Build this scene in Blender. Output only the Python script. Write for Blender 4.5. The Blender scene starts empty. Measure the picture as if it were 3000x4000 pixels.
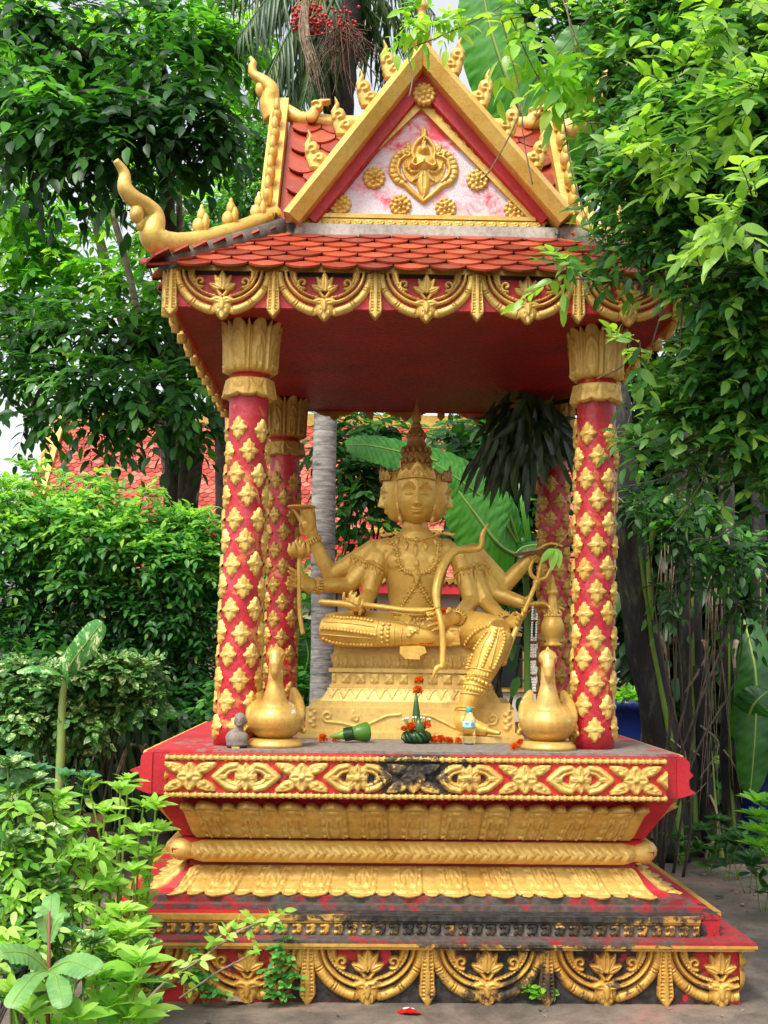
import bpy, math, random
import numpy as np
from mathutils import Vector, Matrix
R = math.radians
PI = math.pi
rng = np.random.default_rng(7)
random.seed(7)
scene = bpy.context.scene

# ------------------------------------------------------------------ camera
FPX, IW, IH = 4600.0, 3000.0, 4000.0
CAM = np.array([-.296, -5.3, 1.6])
yaw, roll, pitch = .0204, .0115, math.atan(540/4600)
CF = np.array([math.sin(yaw)*math.cos(pitch), math.cos(yaw)*math.cos(pitch), math.sin(pitch)])
_r0 = np.array([math.cos(yaw), -math.sin(yaw), 0]); _u0 = np.cross(_r0, CF)
CR = math.cos(roll)*_r0 + math.sin(roll)*_u0
CU = math.cos(roll)*_u0 - math.sin(roll)*_r0
cam = bpy.data.objects.new("camera", bpy.data.cameras.new("camera"))
scene.collection.objects.link(cam); scene.camera = cam
cam.matrix_world = Matrix(((CR[0], CU[0], -CF[0], CAM[0]), (CR[1], CU[1], -CF[1], CAM[1]), (CR[2], CU[2], -CF[2], CAM[2]), (0, 0, 0, 1)))
cam.data.sensor_fit = 'VERTICAL'; cam.data.sensor_height = 24; cam.data.lens = 24*FPX/IH
cam.data.clip_start = .05; cam.data.clip_end = 2000

def at(px, py, Y):
    """the point of the place that the photograph shows at a pixel, Y metres behind the plinth front"""
    d = CF + CR*(px-IW/2)/FPX - CU*(py-IH/2)/FPX
    return CAM + d*((Y-CAM[1])/d[1])
def atz(px, py, Z):
    d = CF + CR*(px-IW/2)/FPX - CU*(py-IH/2)/FPX
    return CAM + d*((Z-CAM[2])/d[2])

# ------------------------------------------------------------------ daylight
SUN_EL, SUN_AZ = 56, 212     # azimuth clockwise from +Y: behind and a little left of the camera
world = bpy.data.worlds.new("World"); scene.world = world; world.use_nodes = True
wn = world.node_tree; wn.nodes.clear()
sky = wn.nodes.new("ShaderNodeTexSky"); sky.sky_type = 'NISHITA'; sky.sun_disc = False
sky.sun_elevation = R(SUN_EL); sky.sun_rotation = R(SUN_AZ); sky.air_density = 1.2; sky.dust_density = 4.0; sky.ozone_density = 1.0
hs = wn.nodes.new("ShaderNodeHueSaturation"); hs.inputs['Saturation'].default_value = .28; hs.inputs['Value'].default_value = 1.5
bg = wn.nodes.new("ShaderNodeBackground"); bg.inputs['Strength'].default_value = .15
wo = wn.nodes.new("ShaderNodeOutputWorld")
wn.links.new(sky.outputs[0], hs.inputs['Color']); wn.links.new(hs.outputs[0], bg.inputs['Color']); wn.links.new(bg.outputs[0], wo.inputs['Surface'])
sl = bpy.data.lights.new("sun", 'SUN'); sl.energy = 2.0; sl.angle = R(10); sl.color = (1, .95, .87)
sun = bpy.data.objects.new("sun", sl); scene.collection.objects.link(sun)
_d = Vector((math.sin(R(SUN_AZ))*math.cos(R(SUN_EL)), math.cos(R(SUN_AZ))*math.cos(R(SUN_EL)), math.sin(R(SUN_EL))))
sun.rotation_euler = _d.to_track_quat('Z', 'Y').to_euler()
scene.view_settings.view_transform = 'Standard'; scene.view_settings.look = 'None'
scene.view_settings.exposure = .5; scene.view_settings.gamma = 1
scene.cycles.max_bounces = 8; scene.cycles.transparent_max_bounces = 8
scene.cycles.use_denoising = True

# ------------------------------------------------------------------ mesh helpers
ORG = {}
class MB:
    """collects vertices and faces of one mesh"""
    def __init__(s): s.V = []; s.F = []; s.n = 0; s.T = []
    def add(s, V, *Fs, tint=0.5):
        V = np.asarray(V, float).reshape(-1, 3)
        for F in Fs:
            F = np.asarray(F, np.int64)
            if F.size: s.F.append(F + s.n)
        s.V.append(V); s.n += len(V)
        s.T.append(np.broadcast_to(np.asarray(tint, float), (len(V),)))
        return s
    def box(s, x0, x1, y0, y1, z0, z1):
        V = [(x, y, z) for z in (z0, z1) for y in (y0, y1) for x in (x0, x1)]
        return s.add(V, [(0, 2, 3, 1), (4, 5, 7, 6), (0, 1, 5, 4), (2, 6, 7, 3), (0, 4, 6, 2), (1, 3, 7, 5)])
    def rings(s, P, closed=True, cap=True, tint=.5):
        """P: (rings, pts, 3)"""
        P = np.asarray(P, float); m, k = P.shape[:2]
        i, j = np.meshgrid(np.arange(m-1), np.arange(k if closed else k-1), indexing='ij')
        i = i.ravel(); j = j.ravel(); j2 = (j+1) % k
        F = np.stack([i*k+j, i*k+j2, (i+1)*k+j2, (i+1)*k+j], 1)
        s.add(P.reshape(-1, 3), F, tint=tint)
        if cap and closed:
            b = s.n-m*k
            s.F.append(np.array([[b+q for q in range(k)][::-1]])); s.F.append(np.array([[b+(m-1)*k+q for q in range(k)]]))
        return s
    def tube(s, pts, rad, k=10, flat=1.0, up=(0, 0, 1), tint=.5, wob=0):
        pts = np.asarray(pts, float); n = len(pts)
        rad = np.broadcast_to(np.asarray(rad, float), (n,)) if np.ndim(rad) else np.full(n, float(rad))
        T = np.gradient(pts, axis=0); T /= np.linalg.norm(T, axis=1)[:, None]+1e-12
        u = np.asarray(up, float)
        a = np.linspace(0, 2*PI, k, endpoint=False); P = []
        if abs(T[0]@u) > .95: u = np.array([1., 0, 0]) if abs(T[0][0]) < .9 else np.array([0, 1., 0])
        for i in range(n):
            A = u - T[i]*(u@T[i]); A /= np.linalg.norm(A)+1e-12; u = A
            B = np.cross(T[i], A)
            r = rad[i]*(1+wob*np.sin(a*3+i)*.5 + (wob*np.cos(a*2-i*1.7)*.5 if wob else 0))
            P.append(pts[i] + (np.cos(a)*r)[:, None]*A*flat + (np.sin(a)*r)[:, None]*B)
        return s.rings(P, tint=tint)
    def lathe(s, c, prof, k=24, ax=None):
        a = np.linspace(0, 2*PI, k, endpoint=False); P = []
        for r, z in prof: P.append(np.stack([c[0]+r*np.cos(a), c[1]+r*np.sin(a), np.full(k, c[2]+z)], 1))
        P = np.array(P)
        if ax is not None: P = c + (P-c)@np.array(ax).T
        return s.rings(P)
    def ball(s, c, r, n=10, m=7, rot=None, tint=.5):
        r = np.broadcast_to(np.asarray(r, float), (3,))
        a = np.linspace(0, 2*PI, n, endpoint=False); P = []
        for t in np.linspace(-PI/2+.12, PI/2-.12, m):
            P.append(np.stack([np.cos(a)*math.cos(t), np.sin(a)*math.cos(t), np.full(n, math.sin(t))], 1))
        P = np.array(P)*r
        if rot is not None: P = P@np.array(rot).T
        return s.rings(P+np.asarray(c, float), tint=tint)
    def prism(s, poly, y0, y1, plane='xz'):
        """poly extruded; plane xz: points (x,z) from y0 to y1"""
        poly = np.asarray(poly, float); n = len(poly)
        def put(v):
            if plane == 'xz': return np.stack([poly[:, 0], np.full(n, v), poly[:, 1]], 1)
            if plane == 'yz': return np.stack([np.full(n, v), poly[:, 0], poly[:, 1]], 1)
            return np.stack([poly[:, 0], poly[:, 1], np.full(n, v)], 1)
        s.rings([put(y0), put(y1)])
        return s
    def build(s, name, mat, parent=None, smooth=True, tint=False, col=None):
        V = np.concatenate(s.V) if s.V else np.zeros((0, 3))
        org = np.zeros(3)
        if parent is not None: org = ORG[parent.name]
        elif len(V): org = np.array([(V[:, 0].min()+V[:, 0].max())/2, (V[:, 1].min()+V[:, 1].max())/2, V[:, 2].min()])
        V = V-org
        me = bpy.data.meshes.new(name)
        loops = np.concatenate([F.ravel() for F in s.F]); sizes = np.concatenate([np.full(len(F), F.shape[1]) for F in s.F])
        me.vertices.add(len(V)); me.vertices.foreach_set('co', V.ravel())
        me.loops.add(len(loops)); me.loops.foreach_set('vertex_index', loops.astype(np.int32))
        me.polygons.add(len(sizes)); st = np.concatenate([[0], np.cumsum(sizes)[:-1]])
        me.polygons.foreach_set('loop_start', st.astype(np.int32))
        me.polygons.foreach_set('use_smooth', np.full(len(sizes), bool(smooth)))
        me.update(calc_edges=True)
        if tint:
            at_ = me.attributes.new('tint', 'FLOAT', 'POINT'); at_.data.foreach_set('value', np.concatenate(s.T).astype(np.float32))
        me.validate()
        me.materials.append(mat)
        o = bpy.data.objects.new(name, me); scene.collection.objects.link(o)
        if parent is not None: o.parent = parent
        else: o.location = org
        ORG[o.name] = org
        if smooth == 'auto':
            try: me.set_sharp_from_angle(angle=R(38))
            except Exception: pass
        return o
def thing(name, label, cat, loc=(0, 0, 0), group=None):
    o = bpy.data.objects.new(name, None); scene.collection.objects.link(o); o.location = loc
    o.empty_display_size = .1; ORG[o.name] = np.array(loc, float)
    o['label'] = label; o['category'] = cat
    if group: o['group'] = group
    return o
def tag(o, label=None, cat=None, group=None, kind=None):
    if label: o['label'] = label
    if cat: o['category'] = cat
    if group: o['group'] = group
    if kind: o['kind'] = kind
    return o

# ------------------------------------------------------------------ relief height fields
def seg(X, Y, a, b):
    ax, ay = a; bx, by = b; dx, dy = bx-ax, by-ay
    t = np.clip(((X-ax)*dx+(Y-ay)*dy)/(dx*dx+dy*dy+1e-12), 0, 1)
    return np.hypot(X-ax-t*dx, Y-ay-t*dy), t
def stroke(X, Y, pts, w, H, w1=None, notch=0, nd=.3):
    """rounded bead along a polyline; notch = number of cross cuts"""
    out = np.zeros_like(X); n = len(pts)-1; w1 = w if w1 is None else w1
    for i in range(n):
        d, t = seg(X, Y, pts[i], pts[i+1]); s = (i+t)/n; ww = w+(w1-w)*s
        h = H*np.sqrt(np.clip(1-(d/ww)**2, 0, 1))
        if notch: h = h*(1-nd*(np.cos(s*2*PI*notch) > .55))
        out = np.maximum(out, h)
    return out
def dome(X, Y, cx, cy, rx, ry, H, ang=0, p=.5):
    c, s_ = math.cos(ang), math.sin(ang); x = (X-cx)*c+(Y-cy)*s_; y = -(X-cx)*s_+(Y-cy)*c
    return H*np.clip(1-(x/rx)**2-(y/ry)**2, 0, 1)**p
def petal(X, Y, bx, by, ang, L, W, H, vein=.25):
    """leaf from base point, pointing at ang"""
    c, s_ = math.cos(ang), math.sin(ang); u = ((X-bx)*c+(Y-by)*s_)/L; v = -(X-bx)*s_+(Y-by)*c
    w = W*np.sin(np.clip(u, 0, 1)**.75*PI)**.8*.5+1e-6
    ins = (u > 0) & (u < 1) & (np.abs(v) < w)
    h = H*np.sqrt(np.clip(1-(v/w)**2, 0, 1))*(1-vein*(np.abs(v) < w*.16))
    return np.where(ins, h, 0)
def arc(cx, cy, rx, ry, a0, a1, n=14):
    return [(cx+rx*math.cos(a), cy+ry*math.sin(a)) for a in np.linspace(a0, a1, n)]
def spiral(cx, cy, r0, r1, a0, a1, n=14):
    return [(cx+(r0+(r1-r0)*t)*math.cos(a0+(a1-a0)*t), cy+(r0+(r1-r0)*t)*math.sin(a0+(a1-a0)*t)) for t in np.linspace(0, 1, n)]
def relief(mb, hf, x0, x1, y0, y1, res, mapf, back=None, eps=1e-4, sink=-.002):
    nx = max(3, int((x1-x0)/res)+1); ny = max(3, int((y1-y0)/res)+1)
    X, Y = np.meshgrid(np.linspace(x0, x1, nx), np.linspace(y0, y1, ny)); H = hf(X, Y)
    pos = H > eps
    cellpos = np.stack([pos[:-1, :-1], pos[:-1, 1:], pos[1:, 1:], pos[1:, :-1]])
    keep = cellpos.any(0) if back is None else cellpos.sum(0) >= 3
    Hs = np.where(pos, H, sink if back is None else .001)
    P = np.stack(mapf(X, Y, Hs), -1).reshape(-1, 3)
    idx = np.arange(nx*ny).reshape(ny, nx)
    Q = np.stack([idx[:-1, :-1][keep], idx[:-1, 1:][keep], idx[1:, 1:][keep], idx[1:, :-1][keep]], 1)
    if not len(Q): return
    used = np.unique(Q); rm = np.full(nx*ny, -1); rm[used] = np.arange(len(used))
    Qr = rm[Q]; Pv = P[used]
    if back is None: mb.add(Pv, Qr); return
    Pb = np.stack(mapf(X, Y, np.full_like(Hs, -back)), -1).reshape(-1, 3)[used]; n = len(used)
    E = np.concatenate([Qr[:, [0, 1]], Qr[:, [1, 2]], Qr[:, [2, 3]], Qr[:, [3, 0]]])
    key = np.minimum(E[:, 0], E[:, 1])*n+np.maximum(E[:, 0], E[:, 1])
    u, inv, cnt = np.unique(key, return_inverse=True, return_counts=True)
    Eb = E[cnt[inv] == 1]
    side = np.stack([Eb[:, 1], Eb[:, 0], Eb[:, 0]+n, Eb[:, 1]+n], 1)
    mb.add(np.concatenate([Pv, Pb]), Qr, Qr[:, ::-1]+n, side)

def inst(mb, V, Fs, mats, offs, tint=None):
    """many copies of a template: mats (n,3,3), offs (n,3)"""
    V = np.asarray(V, float); n = len(offs); k = len(V)
    P = np.einsum('nij,kj->nki', mats, V)+np.asarray(offs)[:, None, :]
    out = []
    for F in Fs:
        F = np.asarray(F, np.int64); out.append((F[None]+(np.arange(n)*k)[:, None, None]).reshape(-1, F.shape[1]))
    t = .5 if tint is None else np.repeat(tint, k)
    mb.add(P.reshape(-1, 3), *out, tint=t)

# ------------------------------------------------------------------ materials
def lin(h):
    h = h.lstrip('#'); c = [int(h[i:i+2], 16)/255 for i in (0, 2, 4)]
    return tuple(((x+.055)/1.055)**2.4 if x > .04045 else x/12.92 for x in c)+(1,)
class NT:
    def __init__(s, name):
        s.m = bpy.data.materials.new(name); s.m.use_nodes = True; s.t = s.m.node_tree; s.t.nodes.clear()
        s.out = s.t.nodes.new('ShaderNodeOutputMaterial'); s.p = s.t.nodes.new('ShaderNodeBsdfPrincipled')
        s.t.links.new(s.p.outputs[0], s.out.inputs[0]); s.geo = s.t.nodes.new('ShaderNodeNewGeometry'); s.pos = s.geo.outputs['Position']
    def n(s, typ, **kw):
        o = s.t.nodes.new('ShaderNode'+typ)
        for k, v in kw.items(): setattr(o, k, v)
        return o
    def l(s, a, b): s.t.links.new(a, b)
    def v(s, inp, val):
        if hasattr(val, 'links') or hasattr(val, 'is_linked'): s.l(val, inp)
        else: inp.default_value = val
    def noise(s, scale, detail=5, rough=.6, vec=None, dist=0, stretch=None):
        o = s.n('TexNoise'); o.inputs['Scale'].default_value = scale; o.inputs['Detail'].default_value = detail
        o.inputs['Roughness'].default_value = rough; o.inputs['Distortion'].default_value = dist
        vec = vec or s.pos
        if stretch:
            mp = s.n('Mapping'); mp.inputs['Scale'].default_value = stretch; s.l(vec, mp.inputs[0]); vec = mp.outputs[0]
        s.l(vec, o.inputs['Vector']); return o.outputs['Fac']
    def ramp(s, fac, stops, interp='LINEAR'):
        o = s.n('ValToRGB'); cr = o.color_ramp; cr.interpolation = interp
        while len(cr.elements) < len(stops): cr.elements.new(.5)
        for e, (p, c) in zip(cr.elements, stops):
            e.position = p; e.color = c if hasattr(c, '__len__') else (c, c, c, 1)
        s.l(fac, o.inputs[0]); return o.outputs[0]
    def mix(s, fac, a, b, typ='MIX'):
        o = s.n('Mix', data_type='RGBA', blend_type=typ); s.v(o.inputs['Factor'], fac); s.v(o.inputs[6], a); s.v(o.inputs[7], b); return o.outputs[2]
    def math(s, op, a, b=0., clamp=False):
        o = s.n('Math', operation=op, use_clamp=clamp); s.v(o.inputs[0], a); s.v(o.inputs[1], b); return o.outputs[0]
    def bump(s, h, dist=.003, strength=.5):
        o = s.n('Bump'); o.inputs['Distance'].default_value = dist; o.inputs['Strength'].default_value = strength
        s.l(h, o.inputs['Height']); s.l(o.outputs[0], s.p.inputs['Normal']); return o
    def blob(s, c, r):
        """1 inside an ellipsoid, falling to 0 at its edge"""
        mp = s.n('Mapping', vector_type='TEXTURE'); mp.inputs['Location'].default_value = c; mp.inputs['Scale'].default_value = r
        s.l(s.pos, mp.inputs[0]); ln = s.n('VectorMath', operation='LENGTH'); s.l(mp.outputs[0], ln.inputs[0])
        mr = s.n('MapRange'); mr.inputs[1].default_value = 1; mr.inputs[2].default_value = .3; mr.inputs[3].default_value = 0; mr.inputs[4].default_value = 1
        s.l(ln.outputs['Value'], mr.inputs[0]); return mr.outputs[0]
def paint(name, col, col2, rough=.45, metal=0., soot=None, sootcol='#141210', bias=-1, fine=.35, nscale=3., chips=None, bumpd=.004):
    """weathered paint: two tones, bumpy skin, black mould in blotches and bare chips"""
    t = NT(name); n1 = t.noise(nscale, 6, .65); n2 = t.noise(45, 4, .6)
    c = t.mix(t.ramp(n1, [(.35, 0.), (.65, 1.)]), lin(col), lin(col2))
    c = t.mix(t.math('MULTIPLY', t.ramp(n2, [(.45, 0.), (.7, 1.)]), fine), c, t.mix(1., c, (.55, .5, .45, 1), 'MULTIPLY'))
    c = t.mix(t.math('MULTIPLY', t.ramp(t.noise(6, 8, .75, stretch=(2.5, 2.5, .8)), [(.48, 0.), (.68, 1.)]), fine*.9), c, t.mix(1., c, (.62, .52, .46, 1), 'MULTIPLY'))
    rg = t.ramp(n2, [(.3, rough-.1), (.7, rough+.12)])
    if chips:
        n4 = t.noise(chips[2] if len(chips) > 2 else 14, 7, .7); cm = t.ramp(n4, [(chips[1], 0.), (chips[1]+.02, 1.)]); c = t.mix(cm, c, lin(chips[0]))
    mfac = None
    if soot is not None or bias > -1:
        n3 = t.noise(9, 9, .72, dist=.3)
        m = t.math('MULTIPLY', t.math('SUBTRACT', n3, .5), 3.2); m = t.math('ADD', m, bias)
        for (cc, rr, k) in (soot or []): m = t.math('ADD', m, t.math('MULTIPLY', t.blob(cc, rr), k))
        mfac = t.ramp(m, [(.0, 0.), (.16, .88), (.5, 1.)])
        sc = t.mix(t.ramp(t.noise(30, 4), [(.4, 0.), (.7, 1.)]), lin(sootcol), lin('#3d3833') if sootcol == '#141210' else lin('#5a554c'))
        c = t.mix(mfac, c, sc)
        rg = t.mix(mfac, rg, (.85, .85, .85, 1))
        if metal: t.l(t.math('MULTIPLY', t.math('SUBTRACT', 1., mfac), metal), t.p.inputs['Metallic'])
    elif metal: t.p.inputs['Metallic'].default_value = metal
    t.l(c, t.p.inputs['Base Color']); t.l(rg, t.p.inputs['Roughness'])
    t.bump(t.math('ADD', t.noise(70, 6, .7), t.math('MULTIPLY', t.noise(14, 3), .8)), bumpd, .6)
    return t.m
def plain(name, col, rough=.6, metal=0., col2=None, nscale=20, bump=.002, trans=0, tintmul=None):
    t = NT(name); c = lin(col)
    if col2: c = t.mix(t.ramp(t.noise(nscale, 5), [(.35, 0.), (.65, 1.)]), lin(col), lin(col2)); t.l(c, t.p.inputs['Base Color'])
    else: t.p.inputs['Base Color'].default_value = c
    t.p.inputs['Roughness'].default_value = rough; t.p.inputs['Metallic'].default_value = metal
    t.p.inputs['Transmission Weight'].default_value = trans
    if bump: t.bump(t.noise(nscale*4, 4), bump, .5)
    return t.m
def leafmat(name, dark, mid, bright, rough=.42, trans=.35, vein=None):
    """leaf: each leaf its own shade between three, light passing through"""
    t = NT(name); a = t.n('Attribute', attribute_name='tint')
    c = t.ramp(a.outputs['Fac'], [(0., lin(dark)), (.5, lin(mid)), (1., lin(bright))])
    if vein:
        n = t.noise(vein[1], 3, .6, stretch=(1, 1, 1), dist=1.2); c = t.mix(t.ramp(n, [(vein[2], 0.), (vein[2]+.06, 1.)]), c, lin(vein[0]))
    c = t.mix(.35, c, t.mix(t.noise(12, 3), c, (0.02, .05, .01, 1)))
    t.l(c, t.p.inputs['Base Color']); t.p.inputs['Roughness'].default_value = rough
    tr = t.n('BsdfTranslucent'); t.l(t.mix(1., c, (1.6, 1.7, .6, 1), 'MULTIPLY'), tr.inputs[0])
    mx = t.n('MixShader'); mx.inputs[0].default_value = trans; t.l(t.p.outputs[0], mx.inputs[1]); t.l(tr.outputs[0], mx.inputs[2]); t.l(mx.outputs[0], t.out.inputs[0])
    return t.m
# ================================================================== SHRINE
Z0 = .06        # ground level
BASE_SOOT = [((.45, .0, .14), (1.7, .6, .2), .95), ((.45, .1, .37), (1.6, .6, .12), 1.3), ((.3, .2, .45), (1.6, .6, .07), 1.05), ((-.02, .1, 1.04), (.5, .4, .16), 1.35), ((-.6, .1, 1.0), (.35, .3, .13), .45)]
gold = paint('gold_paint', '#dfbd68', '#cfa248', .44, .25, None, fine=.4, bumpd=.003)
goldbase = paint('weathered_gold_paint', '#dcba68', '#cb9e48', .46, .25, BASE_SOOT, bias=-1.0, fine=.5)
goldlow = paint('stained_gold_paint', '#d3a850', '#bd8b3a', .45, .3, BASE_SOOT, bias=-.92, fine=.5)
goldroof = paint('roof_gold_paint', '#e6c46c', '#d8a747', .36, .35, [((-1.32, .25, 3.52), (.25, .4, .12), .7), ((-.75, .8, 3.86), (.2, .3, .16), 1.1), ((.82, .8, 3.86), (.16, .3, .2), 1.1)], bias=-1.12, fine=.4)
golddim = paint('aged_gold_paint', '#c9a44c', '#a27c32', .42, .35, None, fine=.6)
red = paint('red_paint', '#c4222e', '#a8161e', .45, 0, None, fine=.3, chips=('#e9c9c4', .71, 10))
redbase = paint('weathered_red_paint', '#be1f2b', '#a0161e', .5, 0, BASE_SOOT, bias=-.62, fine=.4)
redlow2 = paint('sooty_red_paint', '#cc2a22', '#b5141d', .5, 0, BASE_SOOT, bias=-.45, fine=.4)
redlow = paint('mouldy_red_paint', '#c01c26', '#a3141b', .6, 0, BASE_SOOT+[((0, .03, .1), (1.9, .3, .25), .4)], bias=-.45, fine=.5)
redtop = paint('platform_top_paint', '#c0303a', '#a8242c', .6, 0, [((.05, .6, 1.13), (1.5, 1.3, .3), 1.6), ((1.1, .8, 1.13), (.3, .9, .2), .3)], bias=-.55, sootcol='#84796f', fine=.5)
ledgetop = paint('ledge_top_paint', '#a8222a', '#7d1a1e', .75, 0, [((0, .2, .4), (1.5, .6, .35), .45)], bias=-.08, sootcol='#3f3a35')
def pillar_red():
    t = NT('pillar_paint'); n = t.noise(5, 6, .7)
    c = t.ramp(n, [(.3, lin('#8e1018')), (.54, lin('#b21e2a')), (.70, lin('#c24452')), (.8, lin('#d88880'))])
    n2 = t.noise(7, 5, .6, dist=1.); c = t.mix(t.ramp(n2, [(.55, 0.), (.68, .75)]), c, lin('#dfa056'))
    t.l(c, t.p.inputs['Base Color']); t.p.inputs['Roughness'].default_value = .38
    t.bump(t.math('ADD', t.noise(40, 6, .7), t.noise(9, 2)), .006, .7); return t.m
pillarm = pillar_red()
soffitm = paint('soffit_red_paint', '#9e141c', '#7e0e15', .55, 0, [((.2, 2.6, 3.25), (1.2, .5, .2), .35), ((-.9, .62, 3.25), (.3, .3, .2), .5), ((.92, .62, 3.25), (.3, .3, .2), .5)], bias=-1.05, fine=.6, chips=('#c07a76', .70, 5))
plaster = paint('bare_plaster', '#c9c2b8', '#a29b92', .8, 0, [((-.8, .7, 3.8), (.3, .5, .2), .9), ((.85, .7, 3.8), (.25, .5, .2), 1.0)], bias=-.55, fine=.6)
oldcement = paint('blackened_cement', '#857d72', '#5d574f', .85, 0, None, bias=-.2, fine=.7)
def pediment_paint():
    t = NT('pediment_paint'); n = t.noise(6, 7, .7, stretch=(1, 1, 1.4), dist=.6)
    gb = t.blob((.04, .8, 4.5), (.42, .4, .34)); m = t.math('ADD', n, t.math('MULTIPLY', gb, .16))
    c = t.ramp(m, [(.50, lin('#cfcad0')), (.58, lin('#d2a2ac')), (.66, lin('#d4404e')), (.8, lin('#c9202c'))])
    sp = t.ramp(t.noise(130, 3, .7), [(.5, 0.), (.62, .55)]); c = t.mix(sp, c, lin('#c9606c'))
    t.l(c, t.p.inputs['Base Color']); t.p.inputs['Roughness'].default_value = .6; t.bump(t.noise(90, 5), .003, .5); return t.m
pedm = pediment_paint()
def tile_mat(name, a, b, c_, rough=.38):
    t = NT(name); at_ = t.n('Attribute', attribute_name='tint')
    c = t.ramp(at_.outputs['Fac'], [(0., lin(a)), (.5, lin(b)), (1., lin(c_))])
    n = t.noise(14, 6, .7); c = t.mix(t.ramp(n, [(.52, 0.), (.75, .35)]), c, lin('#b9705a')); c = t.mix(t.ramp(t.noise(60, 3), [(.5, 0.), (.8, .4)]), c, lin('#5a241a'))
    t.l(c, t.p.inputs['Base Color']); t.p.inputs['Roughness'].default_value = rough; t.bump(t.noise(60, 4), .002, .4); return t.m
tilem = tile_mat('glazed_roof_tile', '#7c2a18', '#a03c22', '#bd5634')

CXS, CYS = -.02, 1.53   # centre of the building
shrine = thing('shrine', 'open red and gold shrine on a tiered base with a tiled gable roof', 'shrine', (CXS, CYS, Z0))

def sq(mb, h, z0, z1, c=(CXS, CYS)):
    mb.box(c[0]-h, c[0]+h, c[1]-h, c[1]+h, z0, z1)
def faces4(front=True):
    """maps (u along the face, outward offset, z) to the four sides; u runs left to right seen from outside"""
    cx, cy = CXS, CYS
    return [lambda u, o, z: (cx+u, cy-o, z), lambda u, o, z: (cx-o, cy-u, z), lambda u, o, z: (cx+o, cy+u, z)]
# swag motif, unit height field: u in [-.5,.5] across one bay, v = 0 at the top growing downwards
def swag_h(U, Vv, H=.03):
    A = np.abs(U)
    h = stroke(A, Vv, arc(0, 0, .45, .405, .02, PI/2-.24, 18), .042, H*.8, notch=20, nd=.5)
    h = np.maximum(h, stroke(A, Vv, arc(0, -.01, .385, .328, .0, PI/2-.1, 16), .019, H))
    h = np.maximum(h, stroke(A, Vv, arc(0, -.01, .336, .272, .0, PI/2-.2, 16), .014, H*.8, notch=14, nd=.4))
    h = np.maximum(h, stroke(A, Vv, [(.0, .30), (.05, .285), (.09, .30)], .03, H*1.05))
    h = np.maximum(h, stroke(A, Vv, spiral(.215, .115, .055, .012, 1.9, -4.6, 18), .017, H*.9))
    h = np.maximum(h, stroke(A, Vv, [(.30, .0), (.29, .06), (.275, .10)], .03, H*.7, w1=.02))
    h = np.maximum(h, petal(A, Vv, 0, .20, -PI/2, .20, .12, H*1.1))
    h = np.maximum(h, petal(A, Vv, .015, .195, -PI/2+.42, .17, .07, H*.9))
    h = np.maximum(h, petal(A, Vv, .02, .19, -.45, .13, .075, H))
    h = np.maximum(h, stroke(A, Vv, [(.015, .25), (.05, .20)], .018, H*.8))
    d = petal(U, Vv, 0, .275, PI/2, .215, .19, H*.9, .0)
    h = np.maximum(h, d); h = np.maximum(h, petal(U, Vv, 0, .29, PI/2, .12, .09, H*1.35, 0)); h = np.maximum(h, petal(A, Vv, .03, .35, PI/2-.1, .10, .06, H*1.1, .2))
    return h
def pendant_h(U, Vv, H=.02, L=.47):
    w = .045+.028*np.clip(Vv/L, 0, 1)
    tip = np.clip((L-Vv)/.09, 0, 1)
    w = w*np.where(Vv > L-.09, tip**.8, 1)
    x = np.abs(U)/np.maximum(w, 1e-5)
    h = np.where((x < 1) & (Vv < L), H*(.65+.35*np.sqrt(np.clip(1-x**2, 0, 1))), 0)
    h = np.where((x > .3) & (x < .72) & (Vv < L-.07), h*(.8-.25*(np.cos(Vv*2*PI/.03) > .2)), h)
    return h

# ---------------- base tiers
pl = MB(); sq(pl, 1.435, Z0-.15, .30)
plinth = pl.build('plinth', redlow, shrine, smooth=False)
P = .527; zt = .298
def add_swags(parent, face, off, xs, p, ztop, mat, umin, umax, pend=True, back=None, xoff=0, H=.03, res=.0052):
    for i, x in enumerate(xs):
        mb = MB()
        def hf(Xg, Yg):
            h = swag_h((Xg-x)/p, (ztop-Yg)/p, H); return np.where((Xg > umin) & (Xg < umax), h, 0)
        relief(mb, hf, max(umin, x-p*.5), min(umax, x+p*.5), ztop-p*.5, ztop, res, lambda a, b, h: face(a, off+h, b), back)
        if mb.n: mb.build('swag_ornament', mat, parent)
    for x in (xs[0]-p/2,)+tuple(xx+p/2 for xx in xs):
        if x < umin-.02 or x > umax+.02: continue
        mb = MB()
        relief(mb, lambda a, b: pendant_h((a-x)/p, (ztop-b)/p, H*1.2), x-p*.09, x+p*.09, ztop-p*.48, ztop, res, lambda a, b, h: face(a, off+h, b), back)
        if mb.n: mb.build('pendant_ornament', mat, parent)
F4 = faces4()
xs0 = [-.75-P, -.75, -.75+P, -.75+2*P, -.75+3*P, -.75+4*P]
xs0 = [x+.0 for x in [-1.25, -.742, -.215, .313, .838, 1.348]]
for fi, fc in enumerate(F4):
    add_swags(plinth, fc, 1.5-.065, xs0, P, zt, goldlow, -1.45, 1.43, res=.0034 if fi == 0 else .008)
lg = MB(); sq(lg, 1.495, .324, .336); ledge = lg.build('lower_ledge', ledgetop, shrine, smooth=False)
lg = MB()
for z0_, z1_, h_ in ((.298, .312, 1.488), (.312, .324, 1.50)): sq(lg, h_, z0_, z1_)
lg.build('ledge_moulding', goldlow, ledge, smooth=False)
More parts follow.
